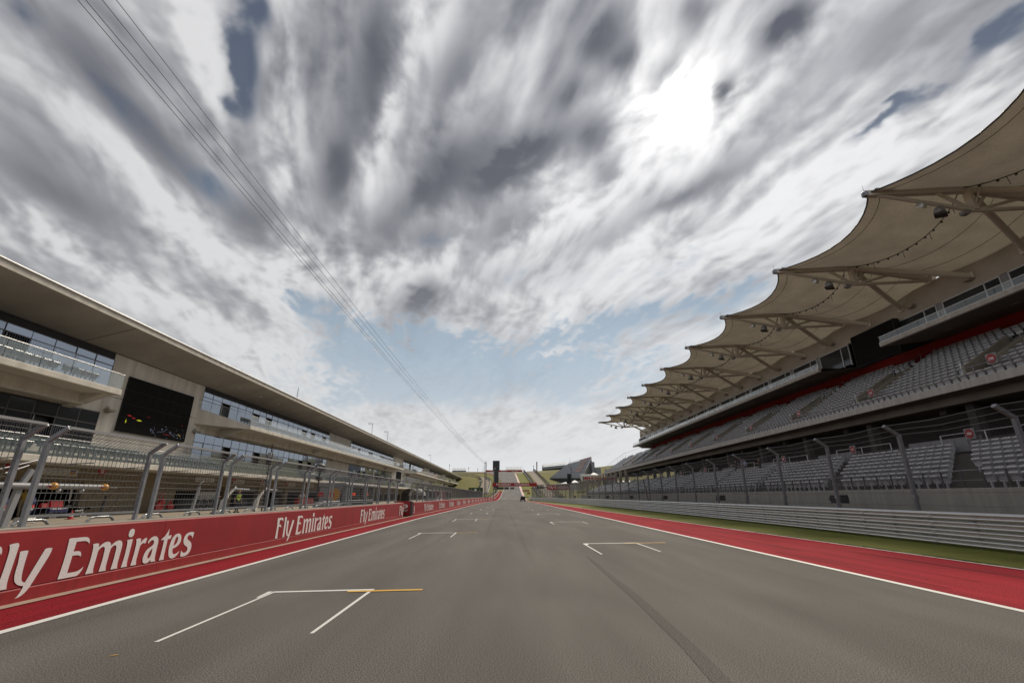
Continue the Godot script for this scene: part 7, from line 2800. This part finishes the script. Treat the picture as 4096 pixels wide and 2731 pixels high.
func wall_things() -> void:
	perch("grey covered pit stand with two dark screens and a yellow disc at its near end", 33.2, 40.2, true, true)
	perch("dark covered pit stand beyond the wall gate, seen end on", 70.0, 77.0, true, false)
	perch("grey covered pit stand far down the wall, third along", 97.0, 104.0, true, false)
	var t := thing("pit_canopy", "black barrel canopy with a white far end, over the pit wall past the gate", "canopy", Vector3(-11.6, 0.62, -61.0))
	var m := MB.new()
	for k in 8:
		var a := PI * k / 8.0
		var b := PI * (k + 1) / 8.0
		m.quad(Vector3(cos(a) * 1.0, 1.35 + sin(a) * 0.85, 0), Vector3(cos(a) * 1.0, 1.35 + sin(a) * 0.85, -5), Vector3(cos(b) * 1.0, 1.35 + sin(b) * 0.85, -5), Vector3(cos(b) * 1.0, 1.35 + sin(b) * 0.85, 0))
	m.span(Vector3(-1.0, 0.0, -5), Vector3(-0.92, 1.35, 0))
	part("canopy", m, M.black, t)
	m = MB.new()
	for k in 8:
		var a := PI * k / 8.0
		var b := PI * (k + 1) / 8.0
		m.quad(Vector3(cos(a) * 1.02, 1.35 + sin(a) * 0.87, -5.0), Vector3(cos(a) * 1.02, 1.35 + sin(a) * 0.87, -7), Vector3(cos(b) * 1.02, 1.35 + sin(b) * 0.87, -7), Vector3(cos(b) * 1.02, 1.35 + sin(b) * 0.87, -5.0))
	part("white_end", m, M.white, t)
	m = MB.new()
	for z in [0, -2.5, -5, -7]:
		m.tube(Vector3(0.95, 0, z), Vector3(0.95, 1.4, z), 0.04, 6)
	part("legs", m, M.dark_grey, t)
	t = thing("pit_perch", "red and white fabric-sided pit stand far along the wall", "pit stand", Vector3(-11.0, 0.62, -88.0))
	m = MB.new()
	m.bevel(Vector3(-1.6, 0, -8.5), Vector3(0, 2.1, 0), 0.05)
	part("sides", m, M.red_banner, t)
	m = MB.new()
	m.tri(Vector3(-0.02, 0.3, 0.02), Vector3(-0.02, 2.0, 0.02), Vector3(-1.2, 0.3, 0.02))
	m.quad(Vector3(0.012, 0.2, -0.4), Vector3(0.012, 0.2, -2.6), Vector3(0.012, 2.0, -2.0), Vector3(0.012, 2.0, -0.9))
	part("white_flash", m, M.white, t)
	# tall camera mast and the hooded camera
	t = thing("camera_mast", "tall thin black mast with clustered cameras, rising behind the pit wall", "mast", Vector3(-11.5, 0.62, -23.6))
	m = MB.new()
	m.tube(Vector3.ZERO, Vector3(0, 3.75, 0), 0.035, 8, 0.022)
	m.tube(Vector3(0, 0.0, 0), Vector3(0.3, -0.0, 0.3), 0.03, 6)
	part("pole", m, M.black, t)
	m = MB.new()
	for s in [-1.0, 1.0]:
		m.bevel(Vector3(-0.07, 3.1, 0.12 * s - 0.05), Vector3(0.09, 3.32, 0.12 * s + 0.05), 0.02)
		m.tube(Vector3(0, 3.2, 0), Vector3(0, 3.2, 0.12 * s), 0.02, 5)
	m.ball(Vector3(0, 3.05, 0.12), Vector3(0.06, 0.09, 0.06), 8)
	m.tube(Vector3(0, 3.3, -0.12), Vector3(0, 3.55, -0.12), 0.012, 5)
	part("camera", m, M.grey, t)
	m = MB.new()
	m.bevel(Vector3(-0.06, 1.85, -0.05), Vector3(0.06, 2.05, 0.05), 0.02)
	m.bevel(Vector3(-0.05, 2.3, -0.05), Vector3(0.05, 2.42, 0.05), 0.02)
	part("joint_box", m, M.dark_grey, t)
	t = thing("hooded_camera", "camera under a dark rain hood on a jib above the fence", "camera", Vector3(-11.5, 0.62, -30.3))
	m = MB.new()
	m.ball(Vector3(0, 3.08, 0), Vector3(0.3, 0.2, 0.42), 12)
	part("hood", m, M.dark_grey, t)
	m = MB.new()
	m.tube(Vector3(0, 0, 0), Vector3(0, 2.2, 0.02), 0.05, 8)
	m.tube(Vector3(0, 2.2, 0.02), Vector3(0, 2.95, 0), 0.035, 8)
	for s in [-1.0, 1.0]:
		m.tube(Vector3(0, 2.3, 0), Vector3(0, 2.9, 0.3 * s), 0.02, 6)
	m.bevel(Vector3(-0.12, 2.2, -0.2), Vector3(0.12, 2.45, 0.2), 0.03)
	part("mount", m, M.black, t)
	for s in [[-11.6, -43.5, 3.6, "white whip aerial above the fence, left of two"], [-11.6, -53.3, 3.0, "white whip aerial above the fence, right of two"], [-11.4, -84.0, 4.2, "thin white pole over the pit wall in the distance"]]:
		m = MB.new()
		m.tube(Vector3.ZERO, Vector3(0, s[2], 0), 0.03, 6, 0.018)
		var o := part("whip_aerial", m, M.white)
		o.position = Vector3(s[0], 0.62, s[1])
		tag(o, s[3], "aerial")
	# low grey bench-like cover and a grey pipe behind the hoops
	t = thing("equipment_cover", "grey covered cabinet on the pit side of the wall, before the pit stand", "cabinet", Vector3(-10.7, 0.62, -28.9))
	m = MB.new()
	m.prism_z([Vector2(-0.55, 0.2), Vector2(0.05, 0.2), Vector2(0.15, 0.86), Vector2(-0.5, 0.92)], -2.9, -0.2)
	part("cover", m, M.grey, t)
	m = MB.new()
	m.tube(Vector3(0.1, 0.93, -0.1), Vector3(0.1, 0.93, -3.0), 0.05, 8)
	m.tube(Vector3(0.1, 0.6, 2.2), Vector3(0.1, 0.6, -0.1), 0.06, 8)
	part("roll_bar", m, M.galv_light, t)

func _ready() -> void:
	rng.seed = 20140
	make_view()
	make_textures()
	make_materials()
	ground()
	pit_wall()
	pit_building()
	grandstand()
	guardrail()
	debris_fence()
	gantries()
	hill_things()
	cables()
	car_on_track()
	race_car()
	boom()
	garage_gear()
	wall_things()
	people()
